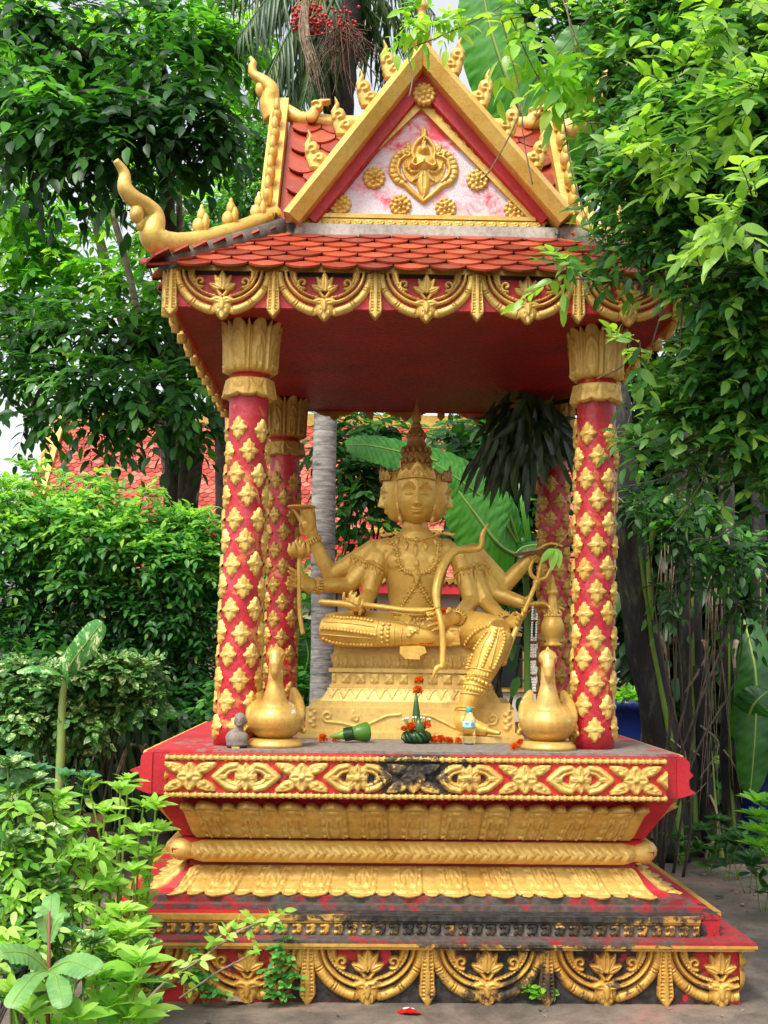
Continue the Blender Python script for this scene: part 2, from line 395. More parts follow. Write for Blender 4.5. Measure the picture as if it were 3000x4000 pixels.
# second tier: scroll band
t2 = MB(); sq(t2, 1.37, .336, .41); sq(t2, 1.375, .41, .426)
tier2 = t2.build('scroll_tier', redbase, shrine, smooth=False)
def scroll_h(U, V, p=.062, hgt=.052):
    u = (U/p) % 1-.5; v = (V/hgt)
    h = stroke(u, v, spiral(.05, .68, .20, .05, 2.6, -3.2, 12), .13, .016)
    h = np.maximum(h, petal(u, v, .12, .6, -PI/2-.25, .58, .42, .017))
    h = np.maximum(h, petal(u, v, -.3, .35, -PI/2, .36, .3, .012)); h = np.maximum(h, dome(u, v, -.32, .75, .12, .2, .013))
    return h
for fi, fc in enumerate(F4):
    mb = MB(); relief(mb, lambda a, b: scroll_h(a, b-.337), -1.27, 1.27, .337, .390, .0045, lambda a, b, h: fc(a, 1.385+h, b))
    mb.build('scroll_frieze', goldlow, tier2)
    mb = MB()
    for (z0_, z1_, o0) in ((.390, .402, 1.40), (.402, .424, 1.408)):
        c = [fc(u, o, z) for z in (z0_, z1_) for o in (1.36, o0) for u in (-1.275, 1.275)]
        mb.add(c, [(0, 2, 3, 1), (4, 5, 7, 6), (0, 1, 5, 4), (2, 6, 7, 3), (0, 4, 6, 2), (1, 3, 7, 5)])
    mb.build('gold_strip', goldlow, tier2, smooth=False)
    mb = MB()
    c = [fc(u, o, z) for z in (.3361, .391) for o in (1.36, 1.384) for u in (-1.272, 1.272)]
    mb.add(c, [(0, 2, 3, 1), (4, 5, 7, 6), (0, 1, 5, 4), (2, 6, 7, 3), (0, 4, 6, 2), (1, 3, 7, 5)])
    mb.build('frieze_backing', oldcement, tier2, smooth=False)
sp_ = MB(); sq(sp_, 1.31, .426, .448); sq(sp_, 1.25, .448, .475)
sp_.build('step', ledgetop, shrine, smooth=False)
# core of the moulded base
core = MB(); core.rings([[(CXS+sx*h, CYS+sy*h, z) for sx, sy in ((-1, -1), (1, -1), (1, 1), (-1, 1))] for h, z in
     ((1.20, .475), (1.16, .49), (1.065, .58), (1.06, .60), (1.13, .625), (1.14, .665), (1.10, .70), (1.08, .716), (1.10, .72), (1.18, .85), (1.205, .897), (1.215, .905), (1.22, .93))])
core.build('base_core', redbase, shrine, smooth=False)
def lotus_h(U, V, p, hgt, up):
    """a row of lotus petals with small buds between; V 0 at the narrow side, hgt at the free tips"""
    u = (U/p+.5) % 1-.5; v = V/hgt; A = np.abs(u)
    # big petal outline
    wbig = .335*np.clip((1.0-v)/.34, 0, 1)**.55
    big = (A < wbig) & (v < 1.0)
    wsm = .16*np.clip((.90-v)/.16, 0, 1)**.55; As = .5-A
    small = (As < wsm) & (v < .90)
    H = .042*(.35+.65*np.clip(v, 0, 1)**1.3)
    hb = H*(.6+.45*np.sqrt(np.clip(1-(A/.36)**2, 0, 1)))
    h = np.where(v < .72, H*.35, 0); h = np.where(big, hb, h); h = np.maximum(h, np.where(small, H*(.45+.5*np.sqrt(np.clip(1-(As/.19)**2, 0, 1))), 0))
    # carved motif
    m = stroke(A, v, [(.19, .05), (.2, .35), (.16, .52), (.08, .5), (.07, .38)], .035, .014)
    m = np.maximum(m, stroke(A, v, [(.10, .05), (.11, .2), (.06, .3), (.02, .25)], .03, .004))
    m = np.maximum(m, petal(A, v, 0, .08, PI/2, .3, .1, .013)); m = np.maximum(m, petal(A, v, .02, .12, PI/2-.5, .25, .08, .010))
    m = np.maximum(m, dome(A, v, 0, .66, .13, .06, .011)); m = np.maximum(m, dome(A, v, .15, .62, .045, .05, .011))
    for k_ in range(4): m = np.maximum(m, dome(A, v, .275, .12+.16*k_, .05, .07, .013, .5))
    groove = (np.abs(v-.74) < .02) & (A < .25)
    h = np.where(big, h+m-groove*.010, h)
    g2 = (np.abs(v-.70) < .03) & (As < .12); h = np.where(small, h-g2*.010, h)
    return h
def interp_prof(prof, v):
    vs = np.linspace(0, 1, len(prof)); return np.interp(v, vs, [p[0] for p in prof]), np.interp(v, vs, [p[1] for p in prof])
def petal_band(name, prof, hw0, hw1, p, mat, phase=0, hgt=None):
    """prof: (outward offset, z) from the narrow side to the tips; half width runs hw0 -> hw1"""
    L = sum(math.dist(prof[i], prof[i+1]) for i in range(len(prof)-1))
    for fc in F4:
        mb = MB()
        def mp(a, b, h):
            o, z = interp_prof(prof, b/L); k = (hw0+(hw1-hw0)*b/L)/hw1
            return fc(a*k, o+h*.75, z+h*(.5 if prof[-1][1] < prof[0][1] else -.5)*.8)
        relief(mb, lambda a, b: lotus_h(a+phase, b, p, L, 1), -hw1, hw1, 0, L, .0048, mp, back=.02)
        mb.build(name, mat, shrine)
petal_band('lower_lotus_band', [(1.075, .578), (1.085, .56), (1.12, .52), (1.17, .487), (1.225, .470), (1.24, .462)], 1.035, 1.14, .2245, goldbase, .03)
petal_band('upper_lotus_band', [(1.10, .718), (1.115, .74), (1.15, .79), (1.20, .85), (1.24, .878), (1.258, .893)], 1.03, 1.105, .1965, goldbase, .0)
# torus band with braided leaves
def torus_prof(b): # b 0..1 bottom to top
    t = np.asarray(b); o = 1.115+.055*np.sin(np.clip(t, 0, 1)*PI)**.6; return o, .603+.1*t
for fc in F4:
    mb = MB(); Lh = .1
    def th(U, V):
        u = (U/.082) % 1; v = V/Lh-.5
        uu = (u+np.abs(v)*.9) % 1
        leaf = .018*np.sqrt(np.clip(1-((uu-.5)/.46)**2, 0, 1))*np.clip(1-(np.abs(v)/.46)**2, 0, 1)**.5
        leaf = leaf*(1-.45*(np.abs(uu-.5) < .09)); rope = np.where(np.abs(v) > .42, .006, 0)
        return .004+np.maximum(leaf, rope)
    def mp(a, b, h):
        o, z = torus_prof(b/Lh); e = np.clip((np.abs(a)-.99)/.08, 0, 1); k = 1-e*.5
        return fc(a, 1.10+(o+h-1.10)*(1-e*e), .653+(z-.653)*(1-.35*e))
    relief(mb, th, -1.07, 1.07, 0, Lh, .0048, mp, back=.03); mb.build('torus_band', goldbase, shrine)
# chunky gilded corner pieces of the torus
for sx in (-1, 1):
    mb = MB(); mb.tube([(CXS+sx*1.04, CYS-1.11, .653), (CXS+sx*1.10, CYS-1.10, .655), (CXS+sx*1.125, CYS-1.04, .655), (CXS+sx*1.13, CYS-.9, .655)], [.035, .052, .05, .04], 10)
    mb.build('torus_corner', goldbase, shrine)
# platform slab with carved fascia
pf = MB(); sq(pf, 1.228, .925, 1.118); platform = pf.build('platform', redbase, shrine, smooth=False)
pt = MB(); sq(pt, 1.230, 1.118, 1.13); pt.build('platform_top', redtop, platform, smooth=False)
def fascia_h(U, V):
    p = .51; u = (U/p+.5) % 1-.5; A = np.abs(u); v = V/p          # v centred on 0, half height ~.125
    B = np.abs(v); H = .024
    # four-petal flower at the joints (u=0)
    h = petal(A, B, 0, 0, 0, .115, .15, H); h = np.maximum(h, petal(A, B, 0, 0, PI/2, .13, .14, H)); h = np.maximum(h, petal(A, B, 0, 0, PI/4, .115, .10, H*.75))
    h = np.where(A+B < .105, np.maximum(h, H*.45), h); h = np.maximum(h, dome(A, B, 0, 0, .034, .034, H*1.5))
    # two lobed curls that fan out from it
    h = np.maximum(h, petal(A, B, .055, .045, .33, .19, .085, H*.85)); h = np.maximum(h, petal(A, B, .07, .03, .62, .15, .06, H*.8)); h = np.maximum(h, dome(A, B, .13, .055, .032, .028, H*1.1)); h = np.maximum(h, dome(A, B, .17, .09, .025, .024, H)); h = np.maximum(h, stroke(A, B, [(.10, .10), (.16, .115), (.22, .118)], .016, H*.8)); h = np.maximum(h, dome(A, B, .085, .085, .022, .022, H*.9))
    # lozenge rosette at the half bays (u=.5)
    C = .5-A
    h = np.maximum(h, stroke(C, B, [(.275, .0), (.17, .085), (.09, .105)], .030, H)); h = np.maximum(h, stroke(C, B, [(.20, .0), (.14, .052), (.085, .065)], .018, H*.75)); h = np.maximum(h, petal(C, B, .255, .0, PI, .10, .06, H*1.05))
    h = np.maximum(h, petal(C, B, 0, 0, 0, .10, .075, H)); h = np.maximum(h, petal(C, B, 0, 0, PI/2, .125, .09, H)); h = np.maximum(h, petal(C, B, 0, 0, PI/4, .125, .08, H*.9)); h = np.maximum(h, petal(C, B, .03, .05, .75, .09, .06, H*.8)); h = np.maximum(h, dome(C, B, 0, 0, .04, .04, H*1.5))
    h = np.where((C < .1) & (B < .1) & (C+B < .13), np.maximum(h, H*.4), h)
    return h
def bead_h(U, V, hh, p=.033):
    u = (U/p) % 1-.5; v = V/p
    return np.maximum(dome(u, v, 0, 0, .4, .42, .013), np.where(np.abs(V) < hh, .004, 0))
for fi, f0 in enumerate(F4):
    fc = f0 if fi == 0 else (lambda u, o, z, f0=f0: f0(u*.985, o-.075, z))
    mb = MB()
    c = [fc(u, o, z) for z in (.926, 1.117) for o in (1.22, 1.345) for u in (-1.145, 1.145)]
    mb.add(c, [(0, 2, 3, 1), (4, 5, 7, 6), (0, 1, 5, 4), (2, 6, 7, 3), (0, 4, 6, 2), (1, 3, 7, 5)])
    pn = mb.build('fascia_panel', redlow2, platform, smooth=False)
    mb = MB(); relief(mb, lambda a, b: fascia_h(a+.015, b-1.02), -1.148, 1.148, .955, 1.085, .0042, lambda a, b, h: fc(a, 1.346+h, b)); mb.build('carved_frieze', goldbase, platform)
    for zc in (.938, 1.1045):
        mb = MB(); relief(mb, lambda a, b: bead_h(a, b-zc, .0125), -1.148, 1.148, zc-.0135, zc+.0135, .0042, lambda a, b, h: fc(a, 1.352+h, b), back=.01)
        mb.build('bead_moulding', goldbase, platform)
# broken corner ends of the platform
for sx in (-1, 1):
    mb = MB(); r_ = np.random.default_rng(3+sx); pts = [(0, 0)]
    zz = np.linspace(0, .185, 10); jag = .05+.075*r_.random(10)*np.where(np.arange(10) % 2 == 0, .15, 1); jag[0] = .02; jag[-1] = .04
    poly = [(CXS+sx*1.226, .928)]+[(CXS+sx*(1.226+j), .93+z) for j, z in zip(jag, zz)]+[(CXS+sx*1.226, 1.117)]
    mb.prism(poly if sx > 0 else poly[::-1], CYS-1.235, CYS-1.16); mb.build('broken_corner', red, platform, smooth=False)

# ---------------- pillars
def boss_h(X, Y, a=.045, b=.060):
    A = np.abs(X); B = np.abs(Y); d = (A/a)**1.18+(B/b)**1.18
    lim = 1.0+.0*d
    body = np.where(d < 1.0+.12*np.cos(np.arctan2(B/b, A/a)*8), .009, 0)
    h = np.maximum(petal(A, B, .002, 0, 0, a*.95, .036, .019), petal(A, B, 0, .004, PI/2, b*.95, .038, .019))
    h = np.maximum(h, petal(A, B, 0, 0, PI/4, .032, .02, .017)); h = np.maximum(h, dome(A, B, 0, 0, .011, .011, .025))
    return np.maximum(body, h)
def pillar(cx, cy, ztop, zbot, lean, rr, metal_gold, npos=8, phase=0., twist=0.0, small=1.0):
    def axis(z): t = (z-1.13)/2.1; return cx+lean[0]*t, cy+lean[1]*t
    def r_at(z): return rr*(1+.10*np.clip((1.35-z)/.22, 0, 1)+.02*np.clip((2.0-z), 0, 1))
    mb = MB(); a = np.linspace(0, 2*PI, 32, endpoint=False)
    rings = []
    for z in list(np.linspace(1.128, 2.98, 24)):
        x, y = axis(z); r = r_at(z); rings.append(np.stack([x+r*np.cos(a), y+r*np.sin(a), np.full(32, z)], 1))
    mb.rings(rings); shaft = mb.build('pillar', pillarm, shrine)
    mb = MB()
    def cyl(A, z, h, r0=None):
        t = (z-1.13)/2.1; x = cx+lean[0]*t; y = cy+lean[1]*t; r = (r_at(z) if r0 is None else r0)+h
        return x+r*np.sin(A), y-r*np.cos(A), z
    X, Y = None, None
    for col in range(10):
        a0 = phase+col*2*PI/10
        for row in range(npos):
            z = 1.225+row*.226+(.113 if col % 2 else 0)
            if z > 2.80: continue
            j = .05*math.sin(col*7.3+row*3.1); z += .006*math.sin(col*3.7+row*5.3)
            relief(mb, boss_h, -.046, .046, -.061, .061, .005, lambda xx, yy, h: cyl(a0+j+twist*(z-1.13)+xx/rr, z+yy, h))
    mb.build('flower_boss_relief', metal_gold, shaft)
    # collar with scalloped skirt
    mb = MB(); k = 8
    def colr(A, V):
        u = (A*k/(2*PI)) % 1-.5; zb = .012+.02*np.abs(np.sin(A*k)) ; ph = (A*k/(2*PI)*1) % 1
        edge = .018*np.abs(np.cos(A*k/2*1.0))**.6
        base = .006+.012*np.sin(np.clip(1-V/.1, 0, 1)*PI*.5)
        m = stroke(u, V/.1, arc(0, 1.0, .38, .5, PI, 2*PI, 12), .05, .006); m2 = petal(np.abs(np.abs(u)-.5), V/.1, 0, .98, -PI/2, .95, .26, .009)
        return np.where(V > .022-edge, base+np.maximum(m, m2)+.012*np.clip(1-V/.04, 0, 1), 0)
    def cmap(A, V, h): return cyl(A, 2.857+V, h, r0=rr*1.17)
    relief(mb, colr, 0, 2*PI, 0, .095, .035, lambda A, V, h: cmap(A, V, h), back=.02) if False else None
    nx, ny = 128, 12; A, V = np.meshgrid(np.linspace(0, 2*PI, nx+1), np.linspace(0, .095, ny)); H = colr(A, V); edge = .018*np.abs(np.cos(A*k/2))**.6
    Vb = .02-edge; V2 = Vb+(V/.095)*(.095-Vb); H = .004+.02*(1-V2/.095)**1.5+np.maximum(stroke((A*k/(2*PI)) % 1-.5, V2/.1, arc(0, 1.0, .36, .5, PI, 2*PI, 12), .05, .007), petal(np.abs(np.abs((A*k/(2*PI)) % 1-.5)-.5), V2/.1, 0, .98, -PI/2, .95, .26, .01))
    Pf = np.stack(cyl(A, 2.863+V2, H, r0=rr*1.14), -1); Pt = np.stack(cyl(A, 2.962+0*V2, -.012+0*H, r0=rr*1.1), -1)[-1:]
    Pb = np.stack(cyl(A, 2.86+V2*.6, 0*H-.01, r0=rr*1.06), -1)[:1]
    mb.rings(np.concatenate([Pb, Pf, Pt])[:, :-1][:, ::-1], cap=False); mb.build('collar', metal_gold, shaft)
    # lotus capital
    mb = MB(); k = 8; nx, ny = 160, 34; zc0, zc1 = 3.0, 3.262
    A, T = np.meshgrid(np.linspace(0, 2*PI, nx+1), np.linspace(0, 1, ny)); u = (A*k/(2*PI)) % 1-.5; au = np.abs(u)
    top = .84+.16*np.clip(1-au/.34, 0, 1)**.6; top = np.maximum(top, .84+.13*np.clip(1-np.abs(au-.5)/.1, 0, 1)); TT = T*top
    rad = rr*1.20+.010*TT+.010*TT**5
    h = .024*np.sqrt(np.clip(1-(au/.36)**2, 0, 1))*(.5+.5*TT)+.005*(np.abs(au) < .03)*(TT > .6)
    h = np.maximum(h, .022*np.clip(1-((au-.5)/.09)**2, 0, 1)**.5)
    h = h+stroke(au, TT, [(.30, .05), (.31, .45), (.2, .62), (.0, .72)], .03, .007)+stroke(au, TT, [(.16, .05), (.18, .3), (.02, .55)], .05, .006, notch=6, nd=.6)+dome(au, TT, .14, .07, .09, .05, .009)+stroke(au, TT, [(0, .25), (0, .58)], .05, .007)
    r = rad+h; z = zc0+(zc1-zc0)*TT; zc = z; t = (zc-1.13)/2.1
    Pf = np.stack([cx+lean[0]*t+r*np.sin(A), cy+lean[1]*t-r*np.cos(A), z], -1)
    inn = Pf[-1:].copy(); x1, y1 = axis(3.26); inn[..., 0] = x1+(inn[..., 0]-x1)*.82; inn[..., 1] = y1+(inn[..., 1]-y1)*.82; inn2 = inn.copy(); inn2[..., 2] -= .06
    b0 = Pf[:1].copy(); x0, y0 = axis(3.0); b0[..., 0] = x0+(b0[..., 0]-x0)*.80; b0[..., 1] = y0+(b0[..., 1]-y0)*.80; b0[..., 2] -= .012
    mb.rings(np.concatenate([b0, Pf, inn, inn2])[:, :-1][:, ::-1]); mb.build('capital', metal_gold, shaft)
    core_ = MB(); core_.lathe((x1, y1, 2.97), [(rr*.98, 0), (rr*1.0, .29)], 24); core_.build('capital_core', pillarm, shaft)
pillar(-.893, .62, 3.26, 1.13, (.028, 0), .100, gold, 8, .12, .05)
pillar(.872, .62, 3.26, 1.13, (.045, 0), .098, gold, 8, -.1, .04)
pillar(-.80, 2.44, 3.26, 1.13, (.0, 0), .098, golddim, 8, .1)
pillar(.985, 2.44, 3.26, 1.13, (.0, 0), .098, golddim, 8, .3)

# ---------------- eaves
EC = (.012, 1.53); EH = 1.245
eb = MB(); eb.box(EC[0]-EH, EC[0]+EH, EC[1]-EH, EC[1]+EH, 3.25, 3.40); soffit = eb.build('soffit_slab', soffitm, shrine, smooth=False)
CXS_, CYS_ = EC
FE = [lambda u, o, z: (EC[0]+u, EC[1]-o, z), lambda u, o, z: (EC[0]-o, EC[1]-u, z), lambda u, o, z: (EC[0]+o, EC[1]+u, z), lambda u, o, z: (EC[0]-u, EC[1]+o, z)]
PE = .4955
for fi, fc in enumerate(FE):
    mb = MB()
    c = [fc(u, o, z) for z in (3.247, 3.44) for o in (EH-.02, EH+.004) for u in (-EH-.0035+.002*fi, EH+.0035-.002*fi)]
    mb.add(c, [(0, 2, 3, 1), (4, 5, 7, 6), (0, 1, 5, 4), (2, 6, 7, 3), (0, 4, 6, 2), (1, 3, 7, 5)])
    fb = mb.build('eave_fascia', red, soffit, smooth=False)
    mb = MB()
    c = [fc(u, o, z) for z in (3.425, 3.452) for o in (EH-.03, EH+.022) for u in (-EH-.02+.002*fi, EH+.02-.002*fi)]
    mb.add(c, [(0, 2, 3, 1), (4, 5, 7, 6), (0, 1, 5, 4), (2, 6, 7, 3), (0, 4, 6, 2), (1, 3, 7, 5)])
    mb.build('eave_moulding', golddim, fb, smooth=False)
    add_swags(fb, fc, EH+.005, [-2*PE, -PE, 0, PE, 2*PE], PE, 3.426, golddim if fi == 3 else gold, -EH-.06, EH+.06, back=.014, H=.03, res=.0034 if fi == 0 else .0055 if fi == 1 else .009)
# ---------------- roof
def tile_template(w, L, th=.010, arcd=.07):
    n = 6; xs = np.linspace(-w/2, w/2, n+1); ys = -L+arcd*(2*xs/w)**2
    top = [(-w/2, 0), (w/2, 0)]; out = top+[(x, y) for x, y in zip(xs[::-1], ys[::-1])]
    V = [(x, y, 0) for x, y in out]+[(x, y, -th) for x, y in out]; m = len(out)
    F = [tuple(range(m))[::-1]]; F2 = [(i, (i+1) % m, m+(i+1) % m, m+i) for i in range(m)]
    return V, [np.array(F), np.array(F2)]
def tile_slope(mb, A, B, up, rows, w, overlap, tilt=.10, clip=None, jit=.42):
    """tiles on a plane: eave runs A->B, up = vector up the slope (full length)"""
    A, B, up = map(lambda q: np.array(q, float), (A, B, up)); e = (B-A); Lw = np.linalg.norm(e); e /= Lw; Lu = np.linalg.norm(up); u = up/Lu
    nrm = np.cross(e, u); V, Fs = tile_template(w*.955, Lu/rows*overlap); mats = []; offs = []; tin = []
    for r in range(rows):
        n = int(Lw/w)+2
        for i in range(-1, n):
            x = (i+(.5 if r % 2 else 0))*w; s = (r+1)/rows*Lu
            if clip and not clip(x, s, Lw): continue
            uu = u*math.cos(tilt)-nrm*(math.sin(tilt))
            a = rng.normal(0, .012); ee = e*math.cos(a)+uu*math.sin(a); u2 = np.cross(np.cross(ee, uu), ee)
            mats.append(np.stack([ee, u2, np.cross(ee, u2)], 1)); 
            offs.append(A+e*x+u*s+nrm*(.012+rng.normal(0, .0015))); tin.append(np.clip(.5+rng.normal(0, jit), 0, 1))
    inst(mb, V, Fs, np.array(mats), offs, np.array(tin))
# lower hipped skirt
ez, gz = 3.425, 3.79; EO = 1.315; GH = .775; RC = (.02, 1.53)
sk = MB(); sk.rings([[(RC[0]+sx*h, RC[1]+sy*h, z) for sx, sy in ((-1, -1), (1, -1), (1, 1), (-1, 1))] for h, z in ((EO-.065, ez-.02), (EO-.06, ez-.004), (GH, gz-.02))])
skirt = sk.build('roof_skirt', paint('roof_underlay', '#2a1812', '#1c120e', .8, 0, None), shrine, smooth=False)
dirs = [((-1, -1), (1, -1)), ((-1, 1), (-1, -1)), ((1, -1), (1, 1)), ((1, 1), (-1, 1))]
for (a, b) in dirs:
    mb = MB(); A = np.array([RC[0]+a[0]*EO, RC[1]+a[1]*EO, ez]); B = np.array([RC[0]+b[0]*EO, RC[1]+b[1]*EO, ez])
    mid = (A+B)/2; inn = np.array([RC[0], RC[1], 0]); d = (inn-mid)*(1, 1, 0); d = d/np.linalg.norm(d)*(EO-GH); d[2] = gz-ez
    run = EO-GH; Lu = np.linalg.norm(d)
    tile_slope(mb, A, B, d, 7, .176, 1.5, clip=lambda x, s, Lw: (s/Lu*run-.10 < x < Lw-s/Lu*run+.10))
    mb.build('roof_tiles', tilem, skirt, smooth=False, tint=True)
# plaster kerb under the gable
kb = MB(); kb.box(RC[0]-.80, RC[0]+.82, RC[1]-.80, RC[1]+.80, 3.775, 3.845); kb.build('gable_kerb', plaster, shrine, smooth=False)
gc = MB(); gc.box(RC[0]-.70, RC[0]+.72, RC[1]-.70, RC[1]+.70, 3.84, 3.86); gc.build('gable_floor', plaster, shrine, smooth=False)
# pediment wall
AX = .018
gA = at(1652, 140, .65); gL = at(1122, 800, .65); gR = at(2232, 800, .65); iA = at(1654, 262, .66)   # outer point, feet, inner point
AX = float(gA[0]); AZ = float(gA[2])
sA = at(1654, 372, .79); sL = at(1172, 868, .79); sRr = at(2190, 885, .79); slope = float((sA[2]-sL[2])/((sRr[0]-sL[0])/2))
HWs = float((sRr[0]-sL[0])/2); zS = float(sL[2]+sRr[2])/2
pw = MB(); pw.prism([(AX-HWs, 3.845), (AX+HWs, 3.845), (AX, float(sA[2]))], .80, .84); ped = pw.build('pediment', pedm, shrine, smooth=False)
def band_h(U, V, hw, p=.06):
    u = (U/p) % 1-.5; v = V/hw*.5
    h = stroke(u, v, spiral(0, .0, .30, .06, -2.2, 3.3, 12), .11, .011); h = np.maximum(h, petal(u, v, .15, -.35, PI/2+.7, .7, .3, .011)); 
    return np.where(np.abs(V) < hw, np.maximum(h, .002), 0)
AL = math.atan(slope)
def along(x0, z0, ang, y):
    c, s_ = math.cos(ang), math.sin(ang)
    return lambda a, b, h: (x0+a*c-b*s_, y-h+0*a, z0+a*s_+b*c)
Lg = math.hypot(HWs, HWs*slope)-.03
for sx in (-1, 1):
    # smooth inner bead, then the scroll band, then red reveal
    mb = MB()
    x0 = AX+sx*(HWs-.03); z0 = zS-.025; ang = AL if sx < 0 else PI-AL; side = 1 if sx < 0 else -1
    relief(mb, lambda a, b: band_h(a*1.0, b, .026), 0, Lg+.03, -.026, .026, .004, along(x0+0*sx, z0+.028, ang, .785) if sx < 0 else (lambda a, b, h: (x0+a*math.cos(ang)+b*math.sin(ang)*1, .785-h, z0+.028+a*math.sin(ang)-b*math.cos(ang))), back=.02)
    mb.build('scroll_border', gold, ped)
    mb = MB(); w = .017
    p0 = np.array([AX+sx*(HWs-.085), zS+.03]); p1 = np.array([AX, zS+.03+(HWs-.085)*slope]); n_ = np.array([-(p1-p0)[1], (p1-p0)[0]]); n_ = n_/np.linalg.norm(n_)*w
    q = [p0-n_, p0+n_, p1+n_, p1-n_]; mb.prism([tuple(v) for v in q], .775, .80); mb.build('gold_bead', gold, ped, smooth=False)
mb = MB(); relief(mb, lambda a, b: band_h(a, b, .022), -HWs+.03, HWs-.03, -.022, .022, .004, lambda a, b, h: (AX+a, .775-h, zS+b), back=.02); mb.build('scroll_border', gold, ped)
mb = MB(); mb.box(AX-HWs+.08, AX+HWs-.08, .768, .80, zS+.022, zS+.044); mb.build('gold_bead', gold, ped, smooth=False)
def rosette_h(X, Y, r):
    D = np.hypot(X, Y)/r; T = np.arctan2(Y, X); h = np.zeros_like(X)
    for k in range(12):
        a = k*PI/6; h = np.maximum(h, dome(X, Y, .78*r*math.cos(a), .78*r*math.sin(a), .22*r, .22*r, .020))
    for k in range(6):
        a = k*PI/3+.3; h = np.maximum(h, dome(X, Y, .42*r*math.cos(a), .42*r*math.sin(a), .24*r, .2*r, .028, a))
    return np.maximum(np.maximum(h, dome(X, Y, 0, 0, .2*r, .2*r, .036)), np.where(D < .8, .012, 0))
for (px, py, r) in ((1328, 797, .064), (1564, 800, .062), (1741, 811, .060), (2012, 818, .062), (1461, 694, .064), (1865, 702, .062), (1655, 384, .066)):
    c = at(px, py, .79); mb = MB(); yy = .80 if py > 500 else .745
    relief(mb, lambda a, b: rosette_h(a, b, r), -r*1.05, r*1.05, -r*1.05, r*1.05, .0042, lambda a, b, h: (c[0]+a, yy-h, c[2]+b), back=.0 if py > 500 else .03)
    mb.build('rosette', gold, ped)
# medallion: praying winged figure in a flame frame (u,v in units where 1 = 450 px of the crop)
mc = at(1655, 668, .79)
def medal_h(X, Y):
    s_ = .345; U = X/s_/1.14; V = Y/s_/.93; A = np.abs(U); H = .02
    h = stroke(A, V, [(.0, -.62), (.10, -.52), (.17, -.44), (.23, -.36), (.27, -.33)], .045, H)
    h = np.maximum(h, stroke(A, V, [(.26, -.33), (.36, -.27), (.42, -.16), (.43, -.02), (.40, .10), (.34, .2), (.27, .26)], .06, H*1.1, w1=.05, notch=9, nd=.25))
    h = np.maximum(h, stroke(A, V, [(.25, -.28), (.33, -.18), (.36, -.05), (.33, .08), (.27, .14)], .028, H*1.35))
    h = np.maximum(h, stroke(A, V, spiral(.225, .20, .06, .015, .6, -5, 12), .026, H*1.2)); h = np.maximum(h, petal(A, V, .2, .24, 1.45, .18, .08, H))
    h = np.maximum(h, stroke(A, V, [(.13, .12), (.155, .22), (.14, .33), (.08, .44), (0, .52)], .035, H*1.1)); h = np.maximum(h, petal(A, V, 0, .46, PI/2, .26, .10, H))
    h = np.maximum(h, stroke(A, V, [(.05, -.1), (.16, -.12), (.24, -.04), (.255, .07)], .055, H*1.2, w1=.012, notch=7, nd=.2))
    h = np.maximum(h, petal(U, V, 0, -.08, -PI/2, .5, .2, H*1.3)); h = np.maximum(h, petal(A, V, .02, -.12, -.9, .22, .08, H*1.2))
    h = np.maximum(h, dome(U, V, 0, .05, .16, .16, H*2.1)); h = np.maximum(h, stroke(A, V, [(.13, .10), (.16, .0), (.12, -.04), (.02, .03)], .038, H*2.4))
    h = np.maximum(h, dome(A, V, 0, .06, .02, .07, H*2.9)); h = np.maximum(h, dome(U, V, 0, .26, .075, .1, H*2.7)); h = np.maximum(h, petal(U, V, 0, .3, PI/2, .17, .08, H*2.0))
    h = h+dome(A, V, .022, .275, .014, .006, -.004)+dome(U, V, 0, .25, .01, .02, .004)
    bg = (np.abs(U) < .09) & (V > .1) & (V < .4)
    return np.maximum(h, np.where((U/.30)**2+((V-.0)/.36)**2 < 1, H*.35, 0))
mb = MB(); relief(mb, medal_h, -.205, .205, -.225, .26, .0035, lambda a, b, h: (mc[0]+a, .80-h, mc[2]+.03+b)); mb.build('medallion', gold, ped)
